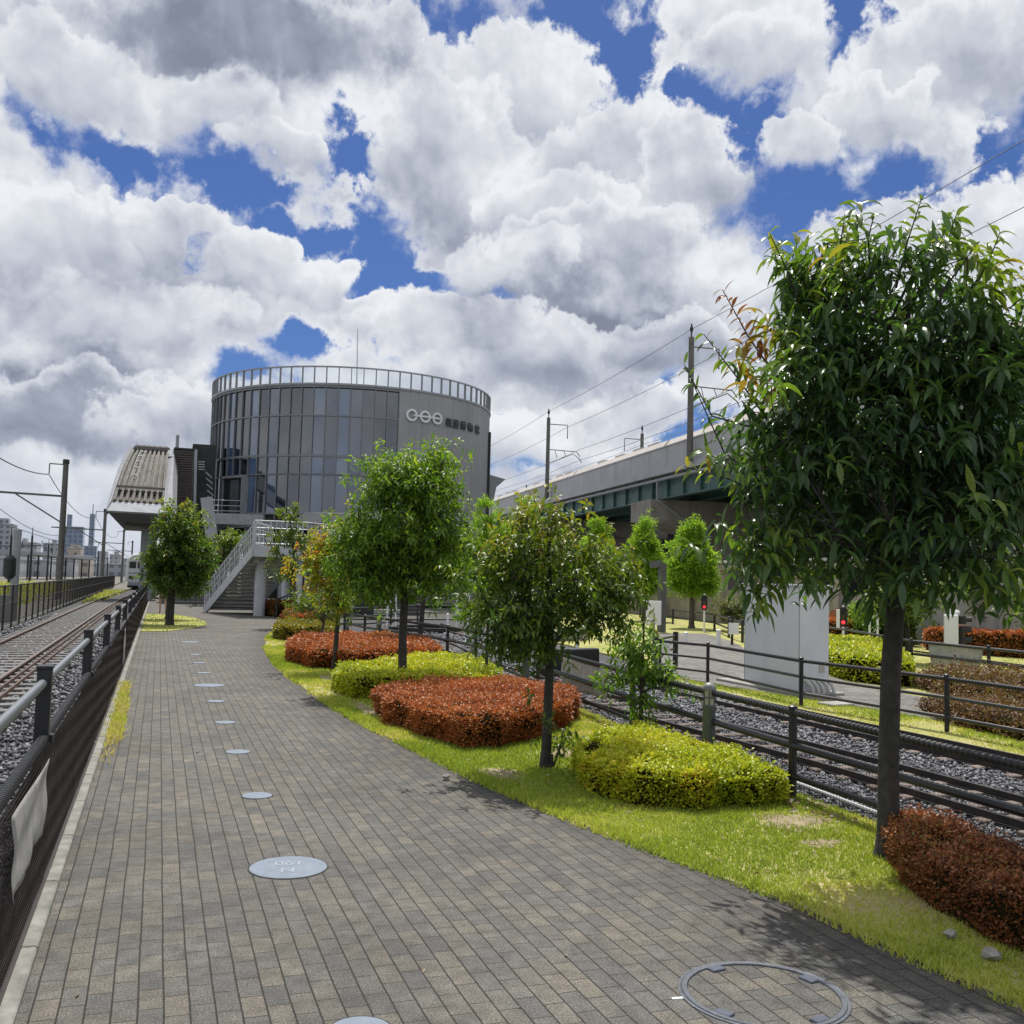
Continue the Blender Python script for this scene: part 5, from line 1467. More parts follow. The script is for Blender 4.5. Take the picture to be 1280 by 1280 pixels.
b.build('backdrop_panel', m_dark, t)  # darker panels on the added backdrop
# strut post by the wall
x_, y_ = G(1180, 808); p = A(1180, 735, math.hypot(x_, y_)); t = root('wall_pole', 'thin black pole with brackets in front of the plain concrete wall', 'pole', (x_, y_, 0))
MB().tube([(x_, y_, -.1), (p.x, p.y, p.z+1.)], .05, 8).build('pole', m_black, t); b = MB(); b.bbox((x_-.1, y_, 1.35), (.3, .14, .3), 0, .02); b.bbox((p.x-.4, p.y, p.z+.2), (.9, .08, .08), 0, .01); b.build('bracket', m_black, t)
# building behind the main tree at the right edge
t = root('apartment_building', 'pale building with a pink roof edge showing beside the main crown at the right edge', 'building', (60, 40, 0))
p = A(1262, 405, 62); q = A(1330, 385, 62)
b = MB(); b.box((p.x+6, p.y+2, p.z/2), (9, 14, p.z)); b.build('wall', win_mat('facade_pale', (.42, .43, .47), (.25, .28, .33), 2.2, 3.2, .7, .6), t)
MB().box((p.x+6, p.y+2, p.z+.2), (9.6, 14.6, .4)).build('roof_edge', M('roof_pink', (.5, .36, .3), .6), t)

# ------------------------------------------------------------------ VEGETATION
def hedge(label, poly, h, mat, n, size, seed, mound=.04, group='clipped hedges along the path', name='hedge', rag=.02, tintoff=0., hotspot=None):
    """clipped shrub block: dark twiggy core, skin of small leaves on top and sides"""
    rng = np.random.default_rng(seed); P = np.array(poly, float); c = P.mean(0)
    # smooth outline
    out_ = []
    m = len(P)
    for i in range(m):
        for t_ in np.linspace(0, 1, 10, endpoint=False):
            p0, p1, p2, p3 = P[i-1], P[i], P[(i+1) % m], P[(i+2) % m]
            out_.append(.5*((2*p1)+(p2-p0)*t_+(2*p0-5*p1+4*p2-p3)*t_**2+(3*p1-p0-3*p2+p3)*t_**3))
    O = np.array(out_); O = c+(O-c)*(1+.03*np.sin(np.arange(len(O))*.9+seed)[:, None])
    t = root(name, label, 'hedge', (c[0], c[1], 0), group)
    K = len(O); core = MB(); V = []
    for f_, z in ((.97, 0.), (1.0-.04, h*.45), (.97, h*.85), (.90, h*.96), (.5, h*.97)):
        V += [(*(c+(p-c)*f_), z) for p in O]
    fs = [(k*K+i, k*K+(i+1) % K, (k+1)*K+(i+1) % K, (k+1)*K+i) for k in range(4) for i in range(K)]+[tuple(range(4*K, 5*K))]
    core.add(V, fs); core.build('twig_core', m_hcore, t)
    poly_s = [tuple(p) for p in O]
    n = int(n*2.1); x, y = scatter(rng, poly_s, int(n*.62)); nt_ = len(x)
    lump = (vnoise(x, y, 3.2, seed)-.5)*.13+(vnoise(x, y, 14, seed+1)-.5)*.10
    stray = rng.random(nt_) < .03; lump = lump+stray*rng.uniform(.01, .06, nt_)
    # distance to outline, to round the shoulder
    dd = np.min(np.hypot(x[:, None]-O[None, :, 0], y[:, None]-O[None, :, 1]), 1)
    sh = np.clip(dd/.14, 0, 1); z = h*(.86+.14*np.sqrt(sh))+lump+rng.normal(0, rag, nt_)
    top = np.stack([x, y, z], 1); dt = np.stack([rng.normal(0, .7, nt_), rng.normal(0, .7, nt_), rng.uniform(.2, 1.1, nt_)], 1)
    ns_ = n-nt_
    seg = np.hypot(*(np.roll(O, -1, 0)-O).T); cs = np.cumsum(seg); u = rng.random(ns_)*cs[-1]; idx = np.searchsorted(cs, u)
    fr = 1-(cs[idx]-u)/seg[idx]; b0 = O[idx]; b1 = O[(idx+1) % K]; pp = b0+(b1-b0)*fr[:, None]
    nn = nrm(pp-c); zz = rng.uniform(.015, h*.93, ns_)
    lum2 = (vnoise(pp[:, 0]*2+zz, pp[:, 1]*2+zz*2, 4, seed+2)-.5)*.10
    pp = pp+nn*(lum2-.015+rng.normal(0, rag, ns_))[:, None]
    side = np.concatenate([pp, zz[:, None]], 1); ds = np.concatenate([nn*rng.uniform(.3, 1, (ns_, 1))+rng.normal(0, .45, (ns_, 2)), rng.uniform(-.3, 1., (ns_, 1))], 1)
    PP = np.concatenate([top, side]); DD = np.concatenate([dt, ds])
    keep = (vnoise(PP[:, 0]*1.3+PP[:, 2], PP[:, 1]*1.3-PP[:, 2], 9., seed+9) > .27) | (rng.random(len(PP)) < .35)
    PP = PP[keep]; DD = DD[keep]; L = rng.uniform(.7, 1.35, len(PP))*size*1.05
    big = vnoise(PP[:, 0], PP[:, 1], 2.1, seed+5)
    tint = np.clip(-.02+.46*big+tintoff+rng.normal(0, .07, len(PP)), 0, .55)
    hot = rng.random(len(PP)) < .012; tint[hot] = .5
    if hotspot is not None:
        hq = np.linalg.norm(PP-np.array(hotspot[0]), axis=1) < hotspot[1]*rng.uniform(.4, 1.2, len(PP)); tint[hq] = np.clip(.42+rng.normal(0, .12, hq.sum()), .2, .6)
    V, F, T = leaves(rng, PP, DD, L, L*.6, tint, .1, 1, .22)
    npmesh('foliage', V, F, mat, t, T)
    return t
hedge('low yellow-green hedge nearest the camera with an orange patch', [(3.42, 7.6), (3.68, 6.92), (4.35, 6.84), (4.80, 7.0), (4.88, 8.2), (4.75, 9.1), (4.2, 8.95), (3.68, 8.45)], .265, hd_yel, 17000, .03, 51, hotspot=((3.98, 6.83, .22), .17))
hedge('dark bronze hedge at the right edge beside the main trunk', [(4.66, 5.5), (4.3, 5.02), (4.06, 4.5), (3.98, 3.8), (4.05, 2.9), (4.75, 2.9), (4.84, 4.2), (4.84, 5.35)], .23, hd_dark, 24000, .023, 52)
hedge('large rust-red hedge in the middle of the lawn', [(2.62, 12.35), (2.72, 11.0), (3.02, 9.85), (3.6, 9.95), (4.6, 11.0), (5.1, 11.9), (5.15, 12.9), (4.5, 13.4), (3.3, 13.2)], .34, hd_red, 26000, .03, 53)
hedge('long yellow-green hedge behind the large rust-red hedge', [(2.75, 16.0), (2.62, 14.2), (3.3, 13.9), (4.5, 14.3), (5.3, 15.6), (5.5, 17.6), (4.7, 18.0), (3.6, 17.2)], .30, hd_yel, 15000, .042, 54)
hedge('long rust-red hedge farther back under the yellowing tree', [(2.55, 21.), (2.75, 18.9), (3.5, 18.3), (4.5, 18.7), (5.5, 20.), (5.4, 23.), (4.5, 24.2), (3.3, 23.5)], .36, hd_red, 13000, .05, 55)
hedge('small olive hedge at the bend of the path', [(3.05, 27.1), (3.7, 26.3), (4.5, 26.8), (4.7, 29.5), (4.0, 30.8), (3.3, 29.5)], .36, hd_olive, 4000, .07, 56)
hedge('small rust-red hedge beyond the olive hedge', [(3.7, 31.4), (4.3, 31.), (5.0, 32.), (4.9, 34.), (4.1, 34.)], .5, hd_red, 2600, .08, 57)
x_, y_ = G(350, 770); hedge('rust-brown bush in the shade under the footbridge', [(x_-.6, y_), (x_, y_-.9), (x_+1.2, y_), (x_+.8, y_+1.6), (x_-.2, y_+1.5)], .55, hd_dark, 1800, .09, 58)
gR = 'clipped hedges on the right behind the fences'
hedge('yellow-green hedge between the grey cabinet and the main trunk', [(12.55, 14.9), (12.75, 16.8), (14.5, 19.6), (17., 22.3), (17.4, 20.6), (15., 17.4), (13.2, 15.)], .46, hd_yel, 7000, .065, 59, group=gR)
hedge('bronze shrub bank just behind the three-rail fence at the right edge', [(10.0, 10.9), (9.75, 9.6), (9.6, 8.), (9.6, 6.), (11.2, 6.), (11.5, 9.), (11.5, 11.3), (10.6, 11.7)], .20, hd_muted, 10000, .04, 60, group=gR, rag=.06)
hedge('longer bronze shrub bank between the walkway and the far rail fence', [(12.3, 12.6), (12.9, 14.4), (14.2, 15.4), (15.3, 15.4), (15.2, 12.), (14.4, 9.5), (12.2, 8.5), (12., 11.)], .25, hd_muted, 8000, .055, 61, group=gR, rag=.06)
x_, y_ = 22.4, 23.2; hedge('orange-brown clipped bush against the plain concrete wall', [(21.9, 24.4), (21.7, 22.8), (22., 21.3), (22.7, 21.2), (22.8, 23.9)], .62, hd_red, 3500, .08, 62, group=gR)
hedge('dark green clipped bush beside the orange-brown one', [(21.9, 28.), (21.7, 26.6), (22.2, 25.6), (22.9, 26.), (22.9, 28.)], .95, lf_tree, 3000, .09, 63, group=gR)
x_, y_ = G(1062, 803); hedge('rust-red bush behind the red signal near the cabinet', [(x_-1, y_+1), (x_, y_), (x_+1, y_+.2), (x_+1, y_+1.6), (x_, y_+2)], .7, hd_red, 2500, .08, 64, group=gR)
x_, y_ = G(1088, 800); hedge('brown bush against the wall left of the main trunk', [(x_-.6, y_+1), (x_, y_), (x_+1.2, y_-.2), (x_+1.3, y_+1.4), (x_, y_+2)], .9, hd_dark, 2500, .08, 65, group=gR)

def tree(name, label, trunk, blobs, nclump, nsh, nl, LL, WW, mat, bark=m_bark, droop=.8, nseg=4, seed=1, updir=.5, shoot=(.2, .4), clump=.28, tintf=None, group=None, fold=.25, limbs=10, shell=.55, base_t=.3, cat='tree', sub=True):
    rng = np.random.default_rng(seed); rr_ = random.Random(seed)
    t = root(name, label, cat, trunk[0][:3], group)
    b = MB(); b.tube([p[:3] for p in trunk], [p[3] for p in trunk], 12)
    x, y, z, r = trunk[0]; b.lathe((x, y, z), [(r*1.55, -.04), (r*1.18, .05), (r*1.02, .14)], 12, False)
    tr_ = b.build('trunk', bark, t, True)
    vol = np.array([q[1][0]*q[1][1]*q[1][2] for q in blobs])**.8; vol /= vol.sum()
    def samp(n, lo):
        k = rng.choice(len(blobs), n, p=vol); C = np.array([blobs[i][0] for i in k]); Rr = np.array([blobs[i][1] for i in k])
        d = nrm(rng.normal(0, 1, (n, 3))); rad = lo+(1-lo)*rng.random((n, 1))**.7
        return C+d*rad*Rr, d
    CC, CDir = samp(nclump, shell)
    idx = np.repeat(np.arange(nclump), nsh); n = len(idx)
    tipp = CC[idx]+rng.normal(0, clump, (n, 3))*np.array([1, 1, .8])
    sd = nrm(CDir[idx]+np.array([0, 0, updir])+rng.normal(0, .45, (n, 3)))
    sl = rng.uniform(*shoot, n); base = tipp-sd*sl[:, None]
    # limbs
    b = MB(); ends = CC[rng.permutation(nclump)[:limbs]]; allc = np.array([q[0] for q in blobs])
    ctr = allc.mean(0); tt = np.array([p[:3] for p in trunk]); limb_pts = []
    for e in ends:
        e = ctr+(e-ctr)*.8
        zt = np.clip(e[2]-.45*np.linalg.norm(e[:2]-ctr[:2])-.1, tt[0, 2]+(tt[-1, 2]-tt[0, 2])*.45, tt[-1, 2])
        s0 = np.array([np.interp(zt, tt[:, 2], tt[:, k]) for k in range(3)])
        r0 = float(np.interp(zt, tt[:, 2], [p[3] for p in trunk]))*.6
        mid = (s0+e)/2+np.array([rr_.uniform(-.1, .1), rr_.uniform(-.1, .1), .05])*np.linalg.norm(e-s0)
        b.tube([s0, s0*.5+mid*.5+np.array([0, 0, .02]), mid, mid*.5+e*.5, e], [r0, r0*.8, r0*.6, r0*.42, r0*.2], 7)
        limb_pts += [s0+(mid-s0)*q for q in (.3, .6)]+[mid+(e-mid)*q for q in (0, .3, .6, .9)]
    LPt = np.array(limb_pts)
    for j in range(nclump):
        c = CC[j]; k = np.argmin(np.linalg.norm(LPt-c, axis=1)+np.where(LPt[:, 2] > c[2], .3, 0)); s0 = LPt[k]
        cb_ = c-CDir[j]*.1; mid = (s0+cb_)/2+rng.normal(0, .03, 3)
        rb = trunk[0][3]*.16; b.tube([s0, mid, cb_], [rb, rb*.7, rb*.4], 5, False)
        if sub:
            for i in np.where(idx == j)[0][::2]: b.tube([cb_, (cb_+base[i])/2+np.array([0, 0, .02]), base[i]+sd[i]*sl[i]*.6], [rb*.4, rb*.3, rb*.15], 3, False)
    b.build('branch', bark, t, True)
    li = np.repeat(np.arange(n), nl); m = len(li); f_ = np.tile((np.arange(nl)+.5)/nl, n)
    pos = base[li]+sd[li]*(sl[li]*(.15+.85*f_))[:, None]+np.array([0, 0, -1.])*(.12*sl[li]*f_**2)[:, None]
    az = f_*nl*2.4+rng.uniform(0, .5, m)+li
    pr = nrm(np.cross(sd[li], np.array([.3, .1, 1.])+0*sd[li])); pq = np.cross(sd[li], pr)
    D = pr*np.cos(az)[:, None]+pq*np.sin(az)[:, None]+sd[li]*.55*(.4+f_)[:, None]+np.array([0, 0, .15])+rng.normal(0, .2, (m, 3))
    L = rng.uniform(.75, 1.2, m)*LL*(.7+.5*np.sin(f_*2.6)); W = L*WW*rng.uniform(.85, 1.15, m)
    hz = np.array([q[0][2]-q[1][2] for q in blobs]).min(); hz1 = np.array([q[0][2]+q[1][2] for q in blobs]).max()
    stint = rng.normal(0, .12, n)+base_t
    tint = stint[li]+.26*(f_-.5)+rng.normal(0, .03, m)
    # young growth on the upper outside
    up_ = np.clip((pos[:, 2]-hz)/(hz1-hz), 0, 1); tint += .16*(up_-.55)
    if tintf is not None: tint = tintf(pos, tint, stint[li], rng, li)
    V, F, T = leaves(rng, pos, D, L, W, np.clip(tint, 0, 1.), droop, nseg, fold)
    npmesh('crown', V, F, mat, t, T, smooth=(nseg > 1))
    return t

# the main tree
TX, TY = 4.53, 5.37
c1 = A(1110, 520, 7.03)
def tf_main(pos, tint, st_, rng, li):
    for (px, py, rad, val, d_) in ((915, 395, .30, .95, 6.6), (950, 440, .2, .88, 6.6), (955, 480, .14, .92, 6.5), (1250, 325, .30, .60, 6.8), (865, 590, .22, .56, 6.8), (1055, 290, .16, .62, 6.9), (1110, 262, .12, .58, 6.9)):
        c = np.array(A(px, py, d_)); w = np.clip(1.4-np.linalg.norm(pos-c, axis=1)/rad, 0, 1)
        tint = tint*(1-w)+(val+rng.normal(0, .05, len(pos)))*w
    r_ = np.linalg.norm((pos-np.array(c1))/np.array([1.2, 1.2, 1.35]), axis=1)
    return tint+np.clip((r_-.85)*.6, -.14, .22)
def P3(px, py, d): return tuple(A(px, py, d))
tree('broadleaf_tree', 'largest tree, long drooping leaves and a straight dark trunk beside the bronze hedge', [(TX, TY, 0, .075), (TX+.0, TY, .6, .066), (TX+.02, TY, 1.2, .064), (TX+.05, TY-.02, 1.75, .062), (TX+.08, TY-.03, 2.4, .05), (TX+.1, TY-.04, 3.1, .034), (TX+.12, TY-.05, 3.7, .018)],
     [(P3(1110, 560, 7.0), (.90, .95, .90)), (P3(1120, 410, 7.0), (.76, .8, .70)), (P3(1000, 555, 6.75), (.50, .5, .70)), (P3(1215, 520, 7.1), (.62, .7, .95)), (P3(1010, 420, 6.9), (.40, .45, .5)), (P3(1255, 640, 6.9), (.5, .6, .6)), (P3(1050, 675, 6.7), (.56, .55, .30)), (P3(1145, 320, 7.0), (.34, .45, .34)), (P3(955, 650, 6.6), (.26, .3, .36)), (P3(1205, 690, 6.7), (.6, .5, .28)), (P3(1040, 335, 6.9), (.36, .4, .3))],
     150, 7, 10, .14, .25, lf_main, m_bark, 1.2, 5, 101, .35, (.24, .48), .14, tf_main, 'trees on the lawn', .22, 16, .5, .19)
# sprigs that stand clear of the crown
def sprig(parent, pts, n, LL, WW, mat, seed, tint):
    rng = np.random.default_rng(seed); pts = [np.array(p) for p in pts]; K = len(pts)-1
    b = MB(); b.tube(pts, [.008-.005*i/K for i in range(K+1)], 5); b.build('branch', m_bark, parent, True)
    f_ = np.linspace(.08, 1, n); pos = np.array([[np.interp(f*K, range(K+1), [p[k] for p in pts]) for k in range(3)] for f in f_])
    ax = nrm(pts[-1]-pts[0]); az = np.arange(n)*2.4
    pr = nrm(np.cross(ax, [0, 0, 1.])); pq = np.cross(ax, pr)
    D = pr*np.cos(az)[:, None]+pq*np.sin(az)[:, None]+ax*.6+np.array([0, 0, .1])
    L = LL*rng.uniform(.7, 1.15, n); V, F, T = leaves(rng, pos, D, L, L*WW, np.clip(tint+rng.normal(0, .05, n), 0, 1.), 1.1, 5, .2)
    npmesh('sprig', V, F, mat, parent, T, smooth=True)
mt = [o for o in COL.objects if o.name == 'broadleaf_tree'][0]
dm = 6.75
for i, (p0, p1, p2, n, tv) in enumerate((((985, 560), (920, 470), (880, 418), 15, .33), ((990, 500), (935, 420), (903, 362), 20, .93), ((960, 610), (905, 565), (862, 470), 14, .3), ((985, 640), (915, 600), (855, 583), 15, .58), ((960, 540), (890, 520), (855, 455), 14, .26), ((1010, 420), (985, 340), (962, 292), 14, .38), ((1120, 360), (1135, 300), (1152, 248), 20, .5), ((1060, 380), (1050, 310), (1056, 268), 14, .6), ((1200, 380), (1235, 330), (1250, 290), 18, .56), ((1090, 360), (1085, 300), (1092, 270), 12, .42), ((1170, 350), (1185, 300), (1195, 270), 14, .48), ((1020, 690), (960, 740), (940, 770), 14, .22), ((1060, 640), (1010, 620), (985, 640), 12, .5), ((1130, 700), (1090, 700), (1085, 720), 10, .55), ((1160, 660), (1200, 650), (1215, 700), 12, .5))):
    sprig(mt, [A(*p0, dm+.15), A(*p1, dm), A(*p2, dm-.1)], int(n*1.5), .12, .26, lf_main, 200+i, tv)
gT = 'trees on the lawn'
# rounded tree in front of the rust-red hedge
x_, y_ = 3.46, 8.71
def tf_t2(pos, tint, st_, rng, li): return np.clip(tint+np.clip((pos[:, 2]-1.7)*.25, -.08, .2), 0, .62)
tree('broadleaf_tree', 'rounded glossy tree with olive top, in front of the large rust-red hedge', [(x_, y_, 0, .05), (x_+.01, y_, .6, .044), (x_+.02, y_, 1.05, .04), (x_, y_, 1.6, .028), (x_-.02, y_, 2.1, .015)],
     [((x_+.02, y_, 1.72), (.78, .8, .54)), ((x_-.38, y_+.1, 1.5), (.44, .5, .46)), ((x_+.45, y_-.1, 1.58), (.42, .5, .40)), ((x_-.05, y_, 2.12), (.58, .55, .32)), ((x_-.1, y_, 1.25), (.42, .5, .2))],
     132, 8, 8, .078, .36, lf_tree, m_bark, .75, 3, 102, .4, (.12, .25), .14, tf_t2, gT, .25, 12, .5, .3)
# sprout at its foot
tree('sapling', 'leafy sprouts around the foot of the rounded glossy tree', [(x_+.03, y_-.08, 0, .012), (x_+.1, y_-.1, .2, .008), (x_+.14, y_-.1, .4, .004)], [((x_+.08, y_-.1, .3), (.22, .18, .2))], 9, 3, 5, .075, .35, lf_tree, m_bark, .6, 3, 103, .3, (.08, .16), .06, None, None, .2, 4, .4, .3, cat='sapling')
# tall bright green tree
x_, y_ = 3.58, 15.01
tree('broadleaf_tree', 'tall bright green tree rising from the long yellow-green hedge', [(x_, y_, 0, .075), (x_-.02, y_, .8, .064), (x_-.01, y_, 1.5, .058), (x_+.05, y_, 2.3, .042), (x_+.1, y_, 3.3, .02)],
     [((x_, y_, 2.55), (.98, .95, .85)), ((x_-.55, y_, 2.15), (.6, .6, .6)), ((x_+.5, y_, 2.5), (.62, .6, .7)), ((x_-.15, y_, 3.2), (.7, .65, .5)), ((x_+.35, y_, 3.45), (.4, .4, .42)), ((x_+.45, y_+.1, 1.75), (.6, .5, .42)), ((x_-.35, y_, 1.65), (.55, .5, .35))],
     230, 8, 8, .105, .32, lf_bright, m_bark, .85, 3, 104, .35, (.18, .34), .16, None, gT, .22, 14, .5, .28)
# yellowing tree
x_, y_ = 3.11, 18.44
def tf_t4(pos, tint, st_, rng, li): return np.clip(tint+np.clip((x_+.25-pos[:, 0])*.35, -.15, .35)+.1, 0, .8)
tree('broadleaf_tree', 'smaller tree with yellowing and reddish leaves left of the tall bright tree', [(x_, y_, 0, .05), (x_+.02, y_, .7, .044), (x_+.05, y_, 1.4, .03), (x_+.08, y_, 2.4, .012)],
     [((x_+.1, y_, 1.9), (.75, .7, .7)), ((x_-.25, y_, 2.1), (.55, .5, .5)), ((x_+.35, y_, 2.4), (.5, .5, .42)), ((x_, y_, 1.35), (.5, .5, .35))],
     75, 6, 7, .10, .38, lf_mix, m_bark, .6, 1, 105, .4, (.14, .28), .16, tf_t4, gT, .25, 10, .4, .12)
# tree by the fence behind
x_, y_ = 5.83, 22.93
tree('broadleaf_tree', 'green tree beside the pipe fence behind the tall bright tree', [(x_, y_, 0, .07), (x_+.05, y_, .8, .06), (x_+.1, y_, 1.5, .045), (x_+.1, y_, 2.6, .02)],
     [((x_+.1, y_, 2.1), (.95, .9, .75)), ((x_+.7, y_, 1.75), (.7, .6, .5)), ((x_-.5, y_, 1.8), (.6, .6, .5)), ((x_+.2, y_, 2.7), (.6, .6, .45))],
     85, 6, 7, .13, .34, lf_bright, m_bark, .7, 1, 106, .35, (.2, .36), .2, None, gT, .22, 10, .45, .22)
# shrub tree and thin tree at the bend
x_, y_ = G(400, 806)
tree('shrub_tree', 'low many-stemmed shrub tree over the far rust-red hedge', [(x_, y_, 0, .05), (x_+.03, y_, .3, .045), (x_+.08, y_, .6, .035), (x_+.1, y_, 1.1, .015)],
     [((x_, y_, 1.1), (.8, .7, .38)), ((x_-.35, y_, .95), (.5, .4, .26)), ((x_+.5, y_, 1.35), (.5, .5, .35))], 52, 6, 6, .085, .42, lf_tree, m_barkg, .4, 1, 107, .5, (.12, .24), .14, None, gT, .25, 12, .5, .34)
x_, y_ = 4.31, 33.28
tree('slender_tree', 'thin tree with tiered sparse foliage in front of the footbridge railing', [(x_, y_, 0, .07), (x_-.05, y_, .8, .06), (x_-.12, y_, 1.6, .05), (x_-.2, y_, 2.6, .035), (x_-.35, y_, 3.7, .012)],
     [((x_-.35, y_, 3.7), (.38, .35, .3)), ((x_-.4, y_, 3.0), (.55, .5, .3)), ((x_+.2, y_, 2.7), (.5, .45, .35)), ((x_-.75, y_, 2.4), (.35, .35, .22)), ((x_+.1, y_, 2.1), (.6, .5, .26)), ((x_-.4, y_, 1.75), (.5, .4, .22)), ((x_+.5, y_, 1.9), (.3, .3, .3))], 60, 5, 6, .13, .42, lf_tree, m_barkg, .4, 1, 108, .5, (.15, .3), .15, None, gT, .25, 14, .3, .34)
# island trees
def tf_isl(pos, tint, st_, rng, li): return tint+np.clip((pos[:, 2]-3.2)*.25, -.06, .3)
for i, (x_, y_, hh, lb) in enumerate(((.39, 34.06, 4.25, 'dense dark green tree on the grass island beside the left railing'), (.40, 38.2, 3.9, 'second tree on the grass island, hidden behind the dense dark one'))):
    k = hh/4.25
    tree('broadleaf_tree', lb, [(x_, y_, 0, .13), (x_+.01, y_, .9*k, .11), (x_+.03, y_, 1.6*k, .09), (x_+.06, y_, 2.6*k, .06), (x_+.08, y_, 3.7*k, .02)],
         [((x_+.18, y_, 2.3*k), (1.0, 1.05, 1.0*k)), ((x_-.12, y_, 2.0*k), (.72, .8, .8*k)), ((x_+.6, y_, 2.0*k), (.75, .7, .75*k)), ((x_+.15, y_, 3.4*k), (.65, .7, .7*k)), ((x_+.05, y_, 1.45*k), (.75, .8, .45*k)), ((x_+.65, y_, 1.4*k), (.5, .5, .35*k))],
         170 if i == 0 else 60, 7, 7, .15, .38, lf_tree, m_bark, .6, 1, 110+i, .4, (.2, .4), .2, tf_isl, gT, .22, 12, .5, .2, sub=False)
# sapling behind the near yellow hedge
x_, y_ = 4.86, 9.55
tree('sapling', 'bright leafy sapling with drooping leaves beside the fence, right of the rounded tree', [(x_, y_, 0, .026), (x_, y_, .5, .022), (x_+.01, y_, .9, .016), (x_+.02, y_, 1.3, .008)],
     [((x_, y_, 1.05), (.32, .3, .26)), ((x_-.3, y_, .72), (.25, .2, .12)), ((x_+.22, y_, .78), (.36, .25, .17)), ((x_, y_, .5), (.22, .2, .16)), ((x_+.4, y_, .62), (.25, .2, .1))], 36, 4, 7, .10, .3, lf_bright, m_bark, 1.0, 3, 115, .3, (.12, .24), .08, None, None, .22, 9, .35, .25, cat='sapling')
x_, y_ = 5.05, 15.4
tree('sapling', 'thin bare-stemmed sapling at the end of the long yellow-green hedge', [(x_, y_, 0, .03), (x_, y_, .6, .026), (x_+.01, y_, 1.2, .02), (x_, y_, 1.7, .008)], [((x_, y_, 1.5), (.3, .3, .3)), ((x_-.3, y_, 1.2), (.3, .2, .16))], 14, 4, 6, .1, .32, lf_bright, m_bark, .8, 1, 116, .3, (.12, .22), .1, None, None, .22, 5, .35, .3, cat='sapling')
# bushes behind the stair
p = A(280, 690, 56)
tree('broadleaf_tree', 'dark green tree behind the white stair between the strut and the door bay', [(p.x, p.y, 0, .14), (p.x, p.y, 1.5, .11), (p.x, p.y, 3.4, .05)], [((p.x-.1, p.y, 3.0), (1.15, 1.1, 1.1)), ((p.x+.6, p.y, 3.2), (.8, .8, .75)), ((p.x-.2, p.y, 1.7), (1., 1., .8))], 70, 7, 6, .2, .4, lf_tree, m_bark, .5, 1, 117, .4, (.2, .45), .25, None, 'trees behind the railway', .22, 8, .5, .3, sub=False)
# feathery conifers in front of the viaduct
gC = 'feathery light green trees in front of the viaduct'
def conifer(px, py_base, py_top, dist, wpx, label, seed):
    p = A(px, py_base, dist); q = A(px, py_top, dist); h = q.z*.94; x, y = p.x, p.y; w = wpx/2*dist/1244.*1.12
    b0 = max(.22*h, A(px, py_base, dist).z)
    bl = []
    for k in range(7):
        f = k/6; zz = b0+(h-b0)*(.08+.86*f); rr_ = w*(1.0-.78*f**1.35)*(.72 if k == 0 else 1)
        bl.append(((x+.1*math.sin(k*2.1+seed), y+.1*math.cos(k*1.7), zz), (rr_, rr_, (h-b0)*.12)))
    tree('feathery_tree', label, [(x, y, 0, .12), (x, y, h*.3, .095), (x, y, h*.6, .06), (x, y, h*.97, .015)], bl, 230, 8, 9, .22, .24, lf_con, m_barkg, .25, 1, seed, .25, (.25, .5), .17, None, gC, .1, 14, .35, .3, sub=False)
conifer(865, 738, 642, 41.5, 68, 'feathery light green tree with a bare trunk beside the red signal', 121)
conifer(806, 740, 640, 48., 58, 'feathery light green tree left of the bare-trunked one', 122)
conifer(745, 745, 640, 52., 62, 'feathery tree rising behind the rounded glossy tree', 123)
conifer(655, 745, 612, 56., 84, 'feathery tree between the tall bright tree and the rounded tree', 124)
conifer(607, 745, 614, 54., 98, 'feathery tree just right of the tall bright tree beside the museum wall', 125)
conifer(700, 745, 655, 58., 60, 'feathery tree mostly hidden behind the rounded glossy tree', 126)
# right-hand small trees
gS = 'small trees behind the fences on the right'
def smalltree(px, pyb, h, w, label, seed, mat=lf_tree, lo=.4, LL=.13, zoff=0):
    x, y = G(px, pyb); tree('small_tree', label, [(x, y, 0, .06), (x+.02, y, h*.4, .05), (x+.05, y, h*.9, .015)], [((x, y, h*.72), (w, w, h*.28)), ((x-w*.4, y, h*.58), (w*.6, w*.6, h*.2)), ((x+w*.45, y, h*.62), (w*.6, w*.6, h*.22))], 60, 6, 6, LL, .4, mat, m_bark, .5, 1, seed, .4, (.16, .32), .18, None, gS, .22, 9, .4, .25, sub=False)
smalltree(1134, 828, 2.35, .95, 'small dark tree just right of the main trunk', 131)
smalltree(1232, 813, 2.9, .9, 'left of a pair of small trees in front of the plain wall', 132, lf_bright)
smalltree(1258, 815, 2.9, 1.0, 'right of a pair of small trees in front of the plain wall', 133, lf_tree)
smalltree(1095, 806, 1.45, .85, 'yellow-green shrub left of the main trunk beside the diamond post', 134, lf_bright)
smalltree(1350, 880, 2.9, 1.1, 'leafy tree at the right edge just behind the main crown', 135, lf_tree)
smalltree(921, 790, 1.35, .75, 'pale rounded shrub left of the grey cabinet', 136, leafmat('leaf_pale', [(0., (.07, .09, .04)), (.5, (.16, .17, .09)), (1., (.28, .28, .18))], .35, .5, .3))

